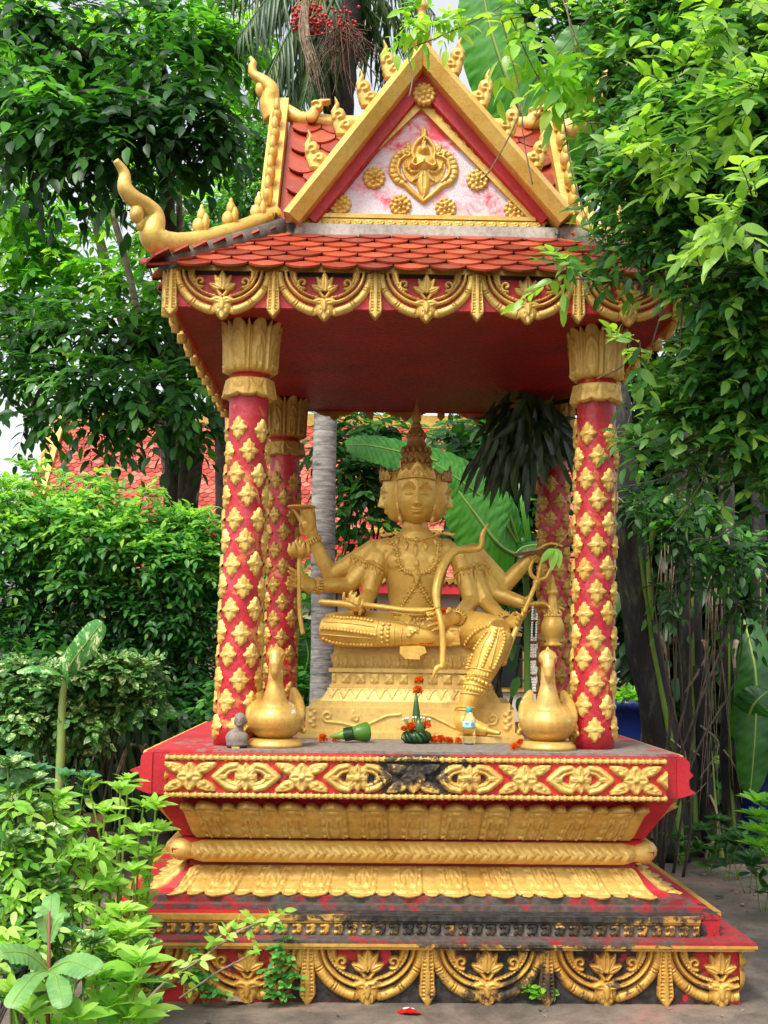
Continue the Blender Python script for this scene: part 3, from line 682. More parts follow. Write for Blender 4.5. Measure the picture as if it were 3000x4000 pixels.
# bargeboards: thick chamfered gold beams either side of the gable; red reveal inside
def beam(name, p0, p1, wid, prof, mat, parent):
    """p0,p1 (x,z) outer edge bottom/top; prof list of (inset from the outer edge 0..1 of wid, y)"""
    p0 = np.array(p0); p1 = np.array(p1); d = p1-p0; n_ = np.array([d[1], -d[0]]); n_ = n_/np.linalg.norm(n_)
    if n_[1] > 0: n_ = -n_
    ring = []
    for p, top in ((p0, 0), (p1, 1)):
        row = []
        for (t, y) in prof:
            q = p+n_*wid*t
            if top:   # mitre on the centre line
                q = q+(d/np.linalg.norm(d))*((AX-q[0])/(d/np.linalg.norm(d))[0])
            row.append((q[0], y, q[1]))
        ring.append(row)
    mb = MB(); mb.rings(ring if p0[0] < AX else [r[::-1] for r in ring]); return mb.build(name, mat, parent, smooth=False)
for sx in (-1, 1):
    g_ = gL if sx < 0 else gR; p1 = (AX, AZ); p0 = (float(g_[0])+sx*.02, float(g_[2])-.03)
    bb = beam('bargeboard', p0, p1, .10, [(0, .90), (0, .66), (.40, .62), (1., .66), (1., .90)], goldroof, shrine)
    beam('red_reveal', (p0[0]-sx*.10, p0[1]+.02), (AX, p1[1]-.142), .088, [(0, .90), (0, .74), (.9, .745), (1., .79), (1., .90)], red, ped)
    # flame finials
    pos = [(1215, 575), (1320, 445), (1418, 335), (1512, 225)] if sx < 0 else [(2115, 575), (2003, 450), (1900, 335), (1790, 210)]
    for (px, py) in pos:
        c = at(px, py, .70)+(-sx*.016, 0, -.022); mb = MB(); S = .165
        def fl(X, Y):
            x = X*(-sx)/S*1.0; y = Y/S
            h = stroke(x, y, [(.1, -.6), (-.1, -.2), (-.22, .25), (-.12, .5), (-.2, .72)], .2, .02, w1=.03)
            h = np.maximum(h, stroke(x, y, spiral(-.05, .08, .18, .05, 3.6, -1.5, 12), .09, .03)); h = np.maximum(h, stroke(x, y, spiral(.18, -.22, .15, .04, 3.4, -1.8, 12), .09, .03))
            h = np.maximum(h, dome(x, y, .1, -.2, .34, .24, .018)); h = np.maximum(h, dome(x, y, -.06, .1, .22, .3, .018))
            return h
        relief(mb, fl, -.1, .1, -.085, .13, .005, lambda a, b, h: (c[0]+a, .72-h, c[2]-.0+b), back=.035)
        mb.build('flame_finial', gold, bb)
# roof planes behind the gables (cross gable)
def wedge(pts, name, mat, tint=False, parent=shrine):
    mb = MB(); mb.add(pts, [(0, 1, 2, 3)]); return mb.build(name, mat, parent, smooth=False)
zr = 4.76
fr = MB(); fr.prism([(AX-.70, 3.85), (AX+.70, 3.85), (AX, AZ-.05)], .86, 2.20); fr.build('gable_roof', tilem, shrine, smooth=False, tint=True)
sr = MB(); sr.prism([(1.53-.70, 3.85), (1.53+.70, 3.85), (1.53, 4.775)], AX-.76, AX+.80, 'yz'); sgr = sr.build('side_gable_roof', tilem, shrine, smooth=False, tint=True)
for x0_, x1_ in ((AX-.74, AX), (AX, AX+.78)):
    for s_ in (-1, 1):
        mb = MB(); A = (x0_, 1.53+s_*.70, 3.86) if s_ < 0 else (x1_, 1.53+.70, 3.86); B = (x1_, 1.53-.70, 3.86) if s_ < 0 else (x0_, 1.53+.70, 3.86)
        tile_slope(mb, A, B, (0, -s_*.70, .915), 10, .176, 1.5, clip=lambda x, s, Lw: 0 < x < Lw); mb.build('roof_tiles', tilem, sgr, smooth=False, tint=True)
rd = MB(); rd.tube([(AX-.78, 1.53, 4.84), (AX-.70, 1.53, 4.795), (AX-.5, 1.53, 4.775), (AX, 1.53, 4.77), (AX+.5, 1.53, 4.775), (AX+.72, 1.53, 4.795), (AX+.80, 1.53, 4.84)], [.05, .05, .05, .05, .05, .05, .05], 8); rd.build('ridge_cap', goldroof, sgr)
def chofa(name, pts, rad, parent, mat=goldroof):
    """swept finial through points"""
    P_ = np.array(pts, float); t = np.linspace(0, len(P_)-1, len(P_)*5); ii = np.arange(len(P_))
    # catmull-rom
    out = []; rr = []
    for tt in t:
        i = int(min(tt, len(P_)-2)); f = tt-i; p0, p1, p2, p3 = P_[max(i-1, 0)], P_[i], P_[i+1], P_[min(i+2, len(P_)-1)]
        out.append(.5*((2*p1)+(-p0+p2)*f+(2*p0-5*p1+4*p2-p3)*f*f+(-p0+3*p1-3*p2+p3)*f**3)); rr.append(rad[i]*(1-f)+rad[i+1]*f)
    mb = MB(); mb.tube(out, rr, 12, up=(0, 1, 0)); return mb.build(name, mat, parent)
for sx in (-1, 1):
    gx = AX+sx*.80-(.02 if sx < 0 else -.03)
    mb = MB()
    for s_ in (-1, 1):
        lo = (1.53+s_*.82, 3.80); hi = (1.53, 4.93)
        # board in the yz plane
        d = np.array(hi)-np.array(lo); d /= np.linalg.norm(d); n_ = np.array([d[1], -d[0]]); n_ = -n_ if n_[1] > 0 else n_
        q = [lo, hi, tuple(np.array(hi)+(0, -.22)), tuple(np.array(lo)+n_*.13)]
        if (s_ < 0): q = q[::-1]
        mb.prism(q, gx-.05, gx+.05, 'yz')
    sb = mb.build('side_bargeboard', goldroof, shrine, smooth=False)
    for k in range(5):
        f = .16+k*.15; y = 1.53-.82*(1-f); z = 3.80+1.13*f+.05
        mb = MB(); mb.ball((gx+sx*.0-sx*.0, y-.03, z), (.03, .055, .06), 8, 6); mb.ball((gx, y-.06, z+.045), (.02, .03, .05), 8, 5); mb.build('flame_finial', gold, sb)
    if sx < 0: pts = [at(1075, 460, 1.53), at(1052, 400, 1.52), at(1060, 350, 1.5), at(1030, 318, 1.5), at(992, 290, 1.5), at(985, 262, 1.5), at(990, 245, 1.5), at(977, 222, 1.5)]; rad = [.075, .06, .045, .04, .028, .025, .02, .008]
    else: pts = [at(2200, 520, 1.53), at(2290, 470, 1.52), at(2300, 410, 1.5), at(2325, 350, 1.5), at(2360, 320, 1.5), at(2368, 290, 1.5), at(2362, 270, 1.5), at(2378, 245, 1.5)]; rad = [.075, .06, .045, .04, .028, .025, .02, .008]
    chofa('horn_finial', pts, rad, sb)
    mb = MB(); q = pts[3]; mb.ball(q+(-sx*.02*-1, 0, -.05), (.03, .03, .05)); mb.build('horn_scroll', gold, sb)
# small finials on the cross ridge
for px, py in ((1245, 420), (2095, 445)):
    c = at(px, py, 1.45); mb = MB()
    relief(mb, lambda X, Y: np.maximum(stroke(X/.14, Y/.14, [(-.3, -.4), (-.1, .0), (.1, .25), (.45, .3)], .25, .02, w1=.08), stroke(X/.14, Y/.14, spiral(-.05, 0, .25, .05, 2.5, -2, 12), .1, .03)), -.09, .09, -.09, .09, .005, lambda a, b, h: (c[0]+a, 1.45-h, c[2]+b), back=.03)
    mb.build('flame_finial', gold, sgr)
# hip ridges with upswept naga ends
for sx in (-1, 1):
    for sy in (-1, 1):
        o = np.array([RC[0], RC[1], 0.]); e = np.array([sx, sy, 0.])
        def hp(h, dz): return o+e*h+np.array([0, 0, ez+(EO-h)/(EO-GH)*(gz-ez)+dz])
        mb = MB(); mb.tube([hp(EO-.03, .01), hp(1.2, .015), hp(1.0, .02), hp(.76, .03)], [.055, .06, .06, .06], 6, flat=1.1); mb.build('hip_mortar', oldcement, skirt)
        b_ = [hp(.78, .12), hp(.95, .085), hp(1.12, .075), hp(1.22, .085), hp(1.30, .11), hp(1.335, .17), hp(1.325, .25), hp(1.36, .31), hp(1.42, .37), hp(1.45, .43), hp(1.455, .50), hp(1.49, .57)]
        hh = chofa('naga_ridge', b_, [.035, .042, .046, .052, .07, .066, .045, .04, .042, .036, .026, .015], skirt)
        mb = MB(); mb.ball(hp(1.40, .285), (.035, .04, .05)); mb.ball(hp(1.385, .235), (.02, .02, .04)); mb.build('naga_crest', goldroof, hh)
        for k, hv in enumerate((1.13, 1.0, .87)):
            c = hp(hv, .135+.0*k); mb = MB(); mb.ball(c+(sx*.012, 0, .01), (.034, .03, .045), 9, 7); mb.ball(c+(0, 0, .065), (.024, .022, .04), 9, 7); mb.ball(c+(-sx*.02, 0, .03), (.02, .022, .05), 8, 6); mb.ball(c+(0, 0, .10), (.012, .012, .025), 8, 5)
            mb.build('ridge_finial', goldroof, skirt)
# spire at the gable point
mb = MB(); c = at(1655, 150, .75); c = np.array([AX+.0, .78, 4.90]); mb.lathe(c, [(.055, -.03), (.055, .02), (.04, .025), (.035, .05), (.045, .055), (.032, .06), (.028, .11), (.036, .12), (.024, .13), (.02, .18), (.03, .19), (.035, .21), (.02, .235), (.012, .33), (.004, .5)], 16); mb.build('spire', gold, shrine)
# ================================================================== THRONE
def hw_(z): return 0
bronze = paint('bronze_gold_paint', '#e2bc5c', '#c99c44', .40, .28, None, fine=.35, nscale=4, bumpd=.0015)
thronem = paint('throne_gold_paint', '#dcbc6c', '#cba75a', .5, .15, None, fine=.4, chips=('#8f8a80', .685, 7), bumpd=.003)
throne = thing('throne', 'stepped yellow gold throne block with carved bands beneath the many armed statue', 'throne', (-.01, 1.40, 1.13))
TA = R(5.5); TC = np.array([.022, 1.475]); tc_, ts_ = math.cos(TA), math.sin(TA)
def tr(x, y, z):
    """throne frame: x right, y back, centre TC, turned a little to the left"""
    return TC[0]+x*tc_+y*ts_, TC[1]-x*ts_+y*tc_, z
def tbox(mb, hx, hy, z0, z1, hx2=None, hy2=None):
    hx2 = hx if hx2 is None else hx2; hy2 = hy if hy2 is None else hy2
    mb.rings([[tr(sx*a, sy*b, z) for sx, sy in ((-1, -1), (1, -1), (1, 1), (-1, 1))] for a, b, z in ((hx, hy, z0), (hx2, hy2, z1))])
mb = MB(); mb.rings([[tr(x, y, z) for x, y in ((.14, -.60), (.60, -.60), (.60, -.43), (.14, -.43))] for z in (1.1312, 1.163)]); mb.build('foot_slab', thronem, throne, smooth=False)
for nm, lay in (('throne_base', [(.595, .44, 1.131, 1.165), (.575, .43, 1.165, 1.172)]), ('throne_block', [(.56, .41, 1.172, 1.292), (.535, .39, 1.292, 1.325)]),
                ('throne_body', [(.49, .35, 1.325, 1.395, .445, .31), (.447, .312, 1.395, 1.412), (.435, .30, 1.412, 1.480), (.45, .315, 1.480, 1.500), (.425, .29, 1.500, 1.575, .445, .31), (.43, .30, 1.575, 1.585)]), ('seat', [(.425, .29, 1.585, 1.632)])):
    mb = MB()
    for l in lay: tbox(mb, *l)
    mb.build(nm, thronem, throne, smooth=False)
def t_relief(hf, hx, z0, z1, off0, off1, name, res=.005):
    """relief on the front and on both ends"""
    mb = MB(); relief(mb, hf, -hx, hx, 0, z1-z0, res, lambda a, b, h: tr(a, -(off0+(off1-off0)*b/(z1-z0))-h, z0+b)); mb.build(name, thronem, throne)
t_relief(lambda a, b: np.maximum(petal((a/.048) % 1-.5, b/.048, 0, .05, PI/2, 1.3, .62, .012), petal(np.abs((a/.048) % 1-.5), b/.048, .5, .0, PI/2, .8, .3, .008)), .42, 1.503, 1.572, .291, .309, 'petal_band')
def ros_h(a, b):
    u = (a/.079) % 1-.5; v = b/.079-.43; A, B = np.abs(u), np.abs(v)
    h = np.where((A < .30) & (B < .34), .006, 0); h = np.maximum(h, petal(A, B, 0, 0, PI/4, .38, .22, .013)); h = np.maximum(h, petal(A, B, 0, 0, 0, .26, .16, .011)); h = np.maximum(h, petal(A, B, 0, 0, PI/2, .28, .16, .011))
    return np.maximum(h, dome(u, v, 0, 0, .08, .08, .017))
t_relief(ros_h, .43, 1.413, 1.480, .301, .301, 'rosette_band', .0045)
t_relief(lambda a, b: np.maximum(stroke(np.abs((a/.066) % 1-.5), b/.066, [(.5, .95), (.35, .85), (.0, .15)], .07, .008), petal(np.abs((a/.066) % 1-.5), b/.066, 0, .95, -PI/2, .6, .4, .007)), .455, 1.330, 1.394, .347, .312, 'leaf_band')
def vine_h(a, b):
    A = np.abs(a); h = stroke(A, b, spiral(.44, .07, .03, .008, -1.2, 5.0, 14), .008, .009); h = np.maximum(h, stroke(A, b, [(.45, .042), (.36, .035), (.30, .02), (.24, .022), (.18, .05), (.12, .078), (.05, .085)], .0075, .009))
    h = np.maximum(h, stroke(A, b, spiral(.29, .06, .022, .006, 1, 6, 12), .006, .008)); h = np.maximum(h, dome(A, b, .30, .075, .02, .03, .008)); h = np.maximum(h, petal(A, b, .30, .06, PI/2, .05, .03, .01))
    for k in range(6): h = np.maximum(h, dome(A, b, .515+.012*(k % 2), .02+.018*k, .016, .012, .012))
    return h
t_relief(vine_h, .555, 1.175, 1.290, .411, .411, 'vine_relief', .0045)

# ================================================================== STATUE
statue = thing('statue', 'seated bronze gold statue with many arms and faces under a tall tiered crown', 'statue', (.03, 1.40, 1.632))
B_ = MB()
def curve(pts, rad, n=6):
    P_ = np.array(pts, float); out = []; rr = []
    for tt in np.linspace(0, len(P_)-1, (len(P_)-1)*n+1):
        i = int(min(tt, len(P_)-2)); f = tt-i; p0, p1, p2, p3 = P_[max(i-1, 0)], P_[i], P_[i+1], P_[min(i+2, len(P_)-1)]
        out.append(.5*((2*p1)+(-p0+p2)*f+(2*p0-5*p1+4*p2-p3)*f*f+(-p0+3*p1-3*p2+p3)*f**3)); rr.append(rad[i]*(1-f)+rad[i+1]*f)
    return np.array(out), np.array(rr)
def limb(pts, rad, mb=B_, k=14, n=6, **kw):
    o, r = curve(pts, rad, n); mb.tube(o, r, k, **kw)
# torso: stacked ellipses
sec = [(1.60, .20, .15, .02, 1.42), (1.68, .19, .14, .02, 1.42), (1.76, .150, .11, .02, 1.42), (1.84, .142, .105, .02, 1.415), (1.94, .155, .11, .022, 1.41), (2.05, .18, .12, .024, 1.405), (2.13, .195, .118, .026, 1.405), (2.19, .19, .10, .026, 1.41), (2.235, .15, .085, .026, 1.415), (2.265, .10, .08, .024, 1.41), (2.30, .074, .07, .022, 1.415), (2.38, .068, .066, .02, 1.42), (2.44, .066, .066, .02, 1.42)]
a_ = np.linspace(0, 2*PI, 40, endpoint=False)
B_.rings([np.stack([x+rx*np.sign(np.cos(a_))*np.abs(np.cos(a_))**.9, y+ry*np.sin(a_), np.full(40, z)], 1) for z, rx, ry, x, y in sec])
for s_ in (-1, 1): B_.ball((.025+s_*.085, 1.335, 2.10), (.085, .045, .07), 16, 10); B_.ball((.025+s_*.17, 1.41, 2.165), (.075, .07, .075), 14, 9)
def P3(px, py, Y): return at(px, py, Y)
ARMS = {}
def arm(sh, el, wr, r=(.066, .058, .047, .043, .034)):
    sh, el, wr = map(np.array, (sh, el, wr)); m1 = (sh+el)/2; m2 = (el+wr)/2
    o1 = curve([sh, m1, el], r[:3])[0]; B_.tube(o1, np.interp(np.linspace(0, 1, len(o1)), [0, .5, 1], r[:3]), 14)
    o2 = curve([el, m2, wr], r[2:])[0]; B_.tube(o2, np.interp(np.linspace(0, 1, len(o2)), [0, .35, 1], (r[2]*1.0, r[3]*1.05, r[4])), 14)
    B_.ball(el, r[2]*1.02, 14, 9); B_.ball(sh, r[0]*1.0, 14, 9); return wr
def hand(w, f, n, curls, spread=.15, s=1.0, thumb=1, thumbc=.5, mb=B_, side=1):
    """w wrist, f direction of the fingers, n palm normal; four fingers and a thumb"""
    w = np.array(w, float); f = np.array(f, float); f /= np.linalg.norm(f); n = np.array(n, float); n -= f*(n@f); n /= np.linalg.norm(n); sd = np.cross(f, n)*side
    pc = w+f*.055*s
    mb.tube([w-f*.012*s, w+f*.02*s, w+f*.05*s, w+f*.085*s], [.026*s, .030*s, .036*s, .034*s], 14, flat=.45, up=n) 
    tips = []
    for i in range(4):
        o = (i-1.5); base = w+f*.080*s-sd*o*.0185*s; ang = -o*spread; d = f*math.cos(ang)+sd*math.sin(ang)
        L = (.038, .042, .040, .033)[i]*s; pts = [base-d*.02*s, base]; b = 0; c = curls[i]
        for j, l in enumerate((L, L*.75, L*.6)):
            b += c*(.9, 1.0, .8)[j]; dd = d*math.cos(b)+n*math.sin(b); pts.append(pts[-1]+dd*l)
        mb.tube(pts, [.0105*s, .0108*s, .0098*s, .0088*s, .0062*s], 8); tips.append(pts[-1])
    b0 = w+f*.03*s+sd*.026*s; d = f*.62+sd*.75*thumb+n*.25; d /= np.linalg.norm(d); pts = [b0-d*.02*s, b0+d*.02*s]
    d2 = f*.85+sd*(.35-thumbc*.6)+n*(.25+thumbc*.5); d2 /= np.linalg.norm(d2); pts.append(pts[-1]+d2*.032*s); pts.append(pts[-1]+(d2+n*.2)*.026*s)
    mb.tube(pts, [.014*s, .0125*s, .011*s, .007*s], 8)
    return pc, tips
L1 = arm(P3(1462, 2150, 1.45), P3(1292, 2248, 1.46), P3(1222, 2105, 1.42))
hand(L1, P3(1192, 2000, 1.40)-L1, (-.1, -1, .1), (.02, .05, .1, .15), .16, 1.2, thumbc=.8, side=-1)
L2 = arm(P3(1475, 2165, 1.42), P3(1362, 2287, 1.38), P3(1238, 2288, 1.30))
hand(L2, P3(1150, 2262, 1.24)-L2, (0.1, -1, .35), (.15, .25, .2, .05), .16, 1.2, thumbc=.5, side=-1)
L3 = arm(P3(1482, 2178, 1.40), P3(1440, 2322, 1.36), P3(1408, 2385, 1.17))
hand(L3, P3(1370, 2372, 1.07)-L3, (0.3, .1, 1), (.5, .75, .8, .8), .08, 1.15, thumbc=1, side=1)
R1 = arm(P3(1850, 2165, 1.46), P3(1972, 2285, 1.46), P3(2082, 2166, 1.42))
hand(R1, P3(2165, 2122, 1.40)-R1, (.2, -.5, -1), (.25, .3, .35, .4), .1, 1.1, thumbc=.6, side=1)
R2 = arm(P3(1835, 2170, 1.45), P3(1935, 2318, 1.42), P3(2064, 2364, 1.34))
hand(R2, P3(2165, 2358, 1.27)-R2, (.1, -.25, -1), (.15, .35, .5, .5), .1, 1.2, thumbc=.8, side=1)
R3 = arm(P3(1820, 2172, 1.43), P3(1895, 2350, 1.36), P3(1970, 2424, 1.18))
hand(R3, P3(2060, 2438, 1.08)-R3, (.3, -1, .2), (.55, .75, .75, .7), .06, 1.15, thumbc=1, side=-1)
R4 = arm(P3(1800, 2178, 1.40), P3(1842, 2350, 1.34), P3(1786, 2412, 1.12))
hand(R4, P3(1690, 2428, 1.03)-R4, (0, -1, -.1), (.05, .1, .1, .1), .1, 1.25, thumbc=.9, side=1)
# legs: left shin across the seat, right leg down to the floor
K1 = P3(1290, 2465, 1.16); AN = P3(1745, 2490, 1.12)
limb([(-.10, 1.42, 1.69), (-.28, 1.34, 1.71), K1+(-.0, .03, .015)], [.125, .115, .085], k=18)
limb([P3(1262, 2458, 1.17), P3(1330, 2462, 1.14), P3(1420, 2468, 1.13), P3(1550, 2476, 1.12), P3(1700, 2488, 1.12), P3(1790, 2492, 1.12)], [.066, .088, .085, .070, .052, .045], k=18)
for i in range(5):
    B_.tube([P3(1752, 2462+i*14, 1.10), P3(1775+i*2, 2460+i*14, 1.085), P3(1792+i*2, 2460+i*14, 1.085)], [.016, .0145-.001*i, .011], 8)
K2 = P3(1948, 2478, 1.03)
limb([(.10, 1.42, 1.69), P3(1850, 2468, 1.20), K2], [.125, .115, .088], k=18)
limb([K2+(0, 0, .01), P3(1918, 2545, 1.00), P3(1885, 2620, .975), P3(1845, 2700, .955), P3(1822, 2765, .945), P3(1812, 2820, .94)], [.086, .088, .072, .058, .047, .044], k=18)
limb([P3(1785, 2830, .95), P3(1815, 2825, .93), P3(1860, 2842, .89), P3(1905, 2856, .87)], [.040, .050, .040, .028], k=14)
for i in range(5):
    B_.tube([P3(1890+i*3, 2852, .885-.012*i), P3(1925+i*4-(i > 2)*6, 2862, .865-.010*i), P3(1948+i*4-(i > 2)*10, 2864, .85-.01*i)], [.015, .0135, .011], 8)
tmp = B_.build('body', bronze, statue)
md = tmp.modifiers.new('r', 'REMESH'); md.mode = 'VOXEL'; md.voxel_size = .0052; md.use_smooth_shade = True
sm = tmp.modifiers.new('s', 'SMOOTH'); sm.factor = .5; sm.iterations = 5
dg = bpy.context.evaluated_depsgraph_get(); ev = tmp.evaluated_get(dg); nm_ = bpy.data.meshes.new_from_object(ev)
tmp.modifiers.clear(); old = tmp.data; tmp.data = nm_; nm_.name = 'body'; bpy.data.meshes.remove(old)
if not nm_.materials: nm_.materials.append(bronze)
nm_.materials[0] = bronze
nv = len(nm_.vertices); bv = np.empty(nv*3); nm_.vertices.foreach_get('co', bv); bv = bv.reshape(-1, 3)+ORG['statue']
from mathutils.bvhtree import BVHTree
bvh = BVHTree.FromPolygons([tuple(v) for v in bv], [tuple(p.vertices) for p in nm_.polygons])
def onb(px, py, lift=.0, default=1.2):
    d = CF + CR*(px-IW/2)/FPX - CU*(py-IH/2)/FPX; d = d/np.linalg.norm(d)
    hit, nrm, _, _ = bvh.ray_cast(Vector(CAM), Vector(d))
    if hit is None or hit.y > 1.6: p = at(px, py, default); return p, np.array([0, -1, 0])
    n = np.array(nrm); n = n if n@d < 0 else -n
    return np.array(hit)+n*lift, n
# ---- head
def head(mb, c, yaw_, s=1.0, front=True):
    """oval head with brow, lidded eyes, straight nose and smiling mouth; c = chin level centre"""
    nt, na = 110, 120; t = np.linspace(.0, 1, nt)[:, None]; a = np.linspace(-PI, PI, na, endpoint=False)[None]
    prof = np.where(t < .5, 1-(1-t/.5)**2.3, np.sqrt(np.clip(1-((t-.5)/.30)**2, 0, 1)))
    prof = np.clip(prof, 0.001, 1); w = .112*prof**.46; dpt = .116*prof**.42; dpt = dpt*(1-.10*(1-t)**2)
    x = w*np.sin(a); y = -dpt*np.cos(a); z = .31*t
    y = y+.012*(1-t)**2*0
    X = np.broadcast_to(x, (nt, na)); Z = np.broadcast_to(z, (nt, na)); fr_ = (np.cos(a) > 0)*1.0
    A = np.abs(X); D = np.zeros((nt, na))
    g = lambda cx, cz, sx, sz: np.exp(-((A-cx)/sx)**2-((Z-cz)/sz)**2)
    D += .006*g(0, .018, .03, .018)                       # chin
    nb = np.clip((.150-Z)/.075, 0, 1)*(Z > .068); D += (.006+.024*nb**1.3)*np.exp(-(A/(.0075+.0055*nb))**2)*np.clip((Z-.066)/.008, 0, 1)*(Z < .175)
    D += .010*g(.0125, .080, .0075, .009)                # nostrils
    lz = .050+.0045*(A/.03)**2; D += .0095*np.exp(-((Z-lz-.0048)/.0042)**2)*np.clip(1-(A/.034)**2, 0, 1)*(1-.2*np.exp(-(A/.005)**2)); D += .0115*np.exp(-((Z-lz+.0060)/.0052)**2)*np.clip(1-(A/.030)**2, 0, 1)
    D -= .005*np.exp(-((Z-lz+.0002)/.0018)**2)*np.clip(1-(A/.036)**2, 0, 1); D -= .003*g(0, .034, .02, .005); D -= .003*g(.037, .054, .006, .007)
    D -= .007*g(.036, .128, .026, .014)                  # eye sockets
    ez_ = .122+.002*np.cos((A-.038)*60); D += .0085*np.exp(-((A-.038)/.021)**4-((Z-.122)/.0082)**4)
    for dz, sg in ((.0062, .0035), (-.0058, .002)): D += sg*np.exp(-((Z-.122-dz*(1-((A-.038)/.024)**2))/.0016)**2)*(np.abs(A-.038) < .024)
    D -= .002*np.exp(-((Z-.1245)/.0012)**2)*(np.abs(A-.038) < .02)
    br = .140+.020*np.clip(1-((A-.043)/.034)**2, -.6, 1); D += .007*np.exp(-((Z-br)/.0024)**2)*(A < .078)*(A > .008); D += .006*np.exp(-((Z-br+.004)/.008)**2)*(A < .07)*(A > .01)
    D += .004*g(.055, .085, .022, .02)
    Y = y-D*1.35*fr_*np.clip(np.cos(a)*2.2, 0, 1)
    P = np.stack([X, np.broadcast_to(Y, (nt, na)), Z*1.25], -1)*s; cy_, sy_ = math.cos(yaw_), math.sin(yaw_)
    P2 = P.copy(); P2[..., 0] = P[..., 0]*cy_-P[..., 1]*sy_; P2[..., 1] = P[..., 0]*sy_+P[..., 1]*cy_
    mb.rings(P2[:, ::1]+np.array(c))
HC = at(1627, 2022, 1.28); HC = np.array([HC[0], 1.36, HC[2]-.022])
hm = MB(); head(hm, HC-(0, 0, .006), 0, 1.09)
hm.build('face', bronze, statue)
for s_, yw in ((-1, -PI/2), (1, PI/2)):
    mb = MB(); head(mb, HC+(s_*.088, .055, .010), yw, .93); mb.build('side_face', bronze, statue)
mb = MB(); head(mb, HC+(0, .12, .006), PI, .98); mb.build('rear_face', bronze, statue)
# ears, earrings
mb = MB()
for s_ in (-1, 1):
    mb.tube([HC+(s_*.100, -.02, .17), HC+(s_*.108, -.03, .12), HC+(s_*.103, -.035, .08), HC+(s_*.094, -.04, .04)], [.006, .009, .008, .006], 8); mb.tube([HC+(s_*.094, -.045, .045), HC+(s_*.092, -.05, .02), HC+(s_*.080, -.055, -.02)], [.007, .013, .003], 8)
    for k in range(6): mb.ball(HC+(s_*(.106+.018*math.sin(k/5*PI*.6)), -.03+.004*k, .225-.018*k), .0095, 8, 5)
    mb.build('ear_ornament', bronze, statue); mb = MB()

crown_m = paint('crown_bronze_paint', '#b78d40', '#8a5a28', .45, .4, None, fine=.5, bumpd=.003)
mb = MB(); cz = HC[2]; c0 = np.array([HC[0]+.002, 1.42, 0])
mb.lathe((c0[0], c0[1], cz), [(.12, .25), (.148, .270), (.140, .295), (.115, .315), (.085, .325), (.082, .325), (.088, .33), (.088, .345), (.080, .35), (.080, .395), (.084, .40), (.078, .41), (.062, .45), (.052, .475), (.05, .49), (.054, .495), (.05, .505), (.046, .54), (.033, .555), (.031, .57), (.034, .575), (.024, .585), (.021, .60), (.028, .61), (.028, .625), (.018, .66), (.008, .69), (.002, .73)], 32)
cr = mb.build('crown', crown_m, statue)
for (zz, rr_, n, hh) in ((.405, .076, 14, .045), (.505, .045, 10, .032), (.345, .080, 16, .04)):
    mb = MB()
    for k in range(n):
        a = 2*PI*k/n; d = np.array([math.cos(a), math.sin(a), 0]); b = np.array([c0[0], c0[1], cz+zz])+d*rr_; mb.tube([b-(0, 0, .006), b+d*.006+(0, 0, hh*.4), b+d*.001+(0, 0, hh*.8), b+(0, 0, hh)+d*.004], [.009, .0115, .006, .001], 6)
    mb.build('crown_petals', crown_m, cr)
mb = MB()
for k in range(10):
    a = 2*PI*k/10; d = np.array([math.cos(a), math.sin(a), 0]); mb = MB(); mb.ball(np.array([c0[0], c0[1], cz+.37])+d*.084, .013, 8, 6); mb.build('crown_rosette', crown_m, cr)
# diadems on each face: raised pointed front plates
def diadem_h(X, Y):
    A = np.abs(X); top = .035+.045*np.clip(1-A/.03, 0, 1)**.7+.018*np.clip(1-np.abs(A-.055)/.014, 0, 1)+.014*np.clip(1-np.abs(A-.085)/.012, 0, 1)+.01*(A < .1)
    h = np.where((Y > 0) & (Y < top) & (A < .112), .005, 0)
    h = np.where(h > 0, np.maximum(h, stroke(A, Y, [(.115, .006), (0, .006)], .007, .011)), 0)
    m = np.maximum(stroke(A, Y, spiral(.05, .028, .014, .004, 0, -5, 12), .004, .010), stroke(A, Y, [(.024, .014), (.022, .03), (0, .055)], .004, .011)); m = np.maximum(m, petal(A, Y, 0, .012, PI/2, .03, .018, .012)); m = np.maximum(m, stroke(A, Y, spiral(.08, .022, .01, .003, 0, -5, 10), .004, .009))
    return np.where(h > 0, np.maximum(h, m), 0)
for k, (yw, off) in enumerate(((0, (0, 0, 0)), (-PI/2, (-.088, .055, .002)), (PI/2, (.088, .055, .002)), (PI, (0, .12, .006)))):
    mb = MB(); o = HC+np.array(off); cy_, sy_ = math.cos(yw), math.sin(yw)
    def dm(X, Y, h):
        a = X/.106; r1 = (.125 if k == 0 else .110)+h+.0*Y; x = r1*np.sin(a)*.98; y = -r1*np.cos(a)*1.02-.0*Y; z = .240+Y*1.12-.05*(1-np.cos(a))*.3
        return o[0]+x*cy_-y*sy_, o[1]+x*sy_+y*cy_, o[2]+z
    relief(mb, diadem_h, -.13, .13, 0, .09, .0035, dm, back=.008); mb.build('diadem', crown_m if k else bronze, statue)
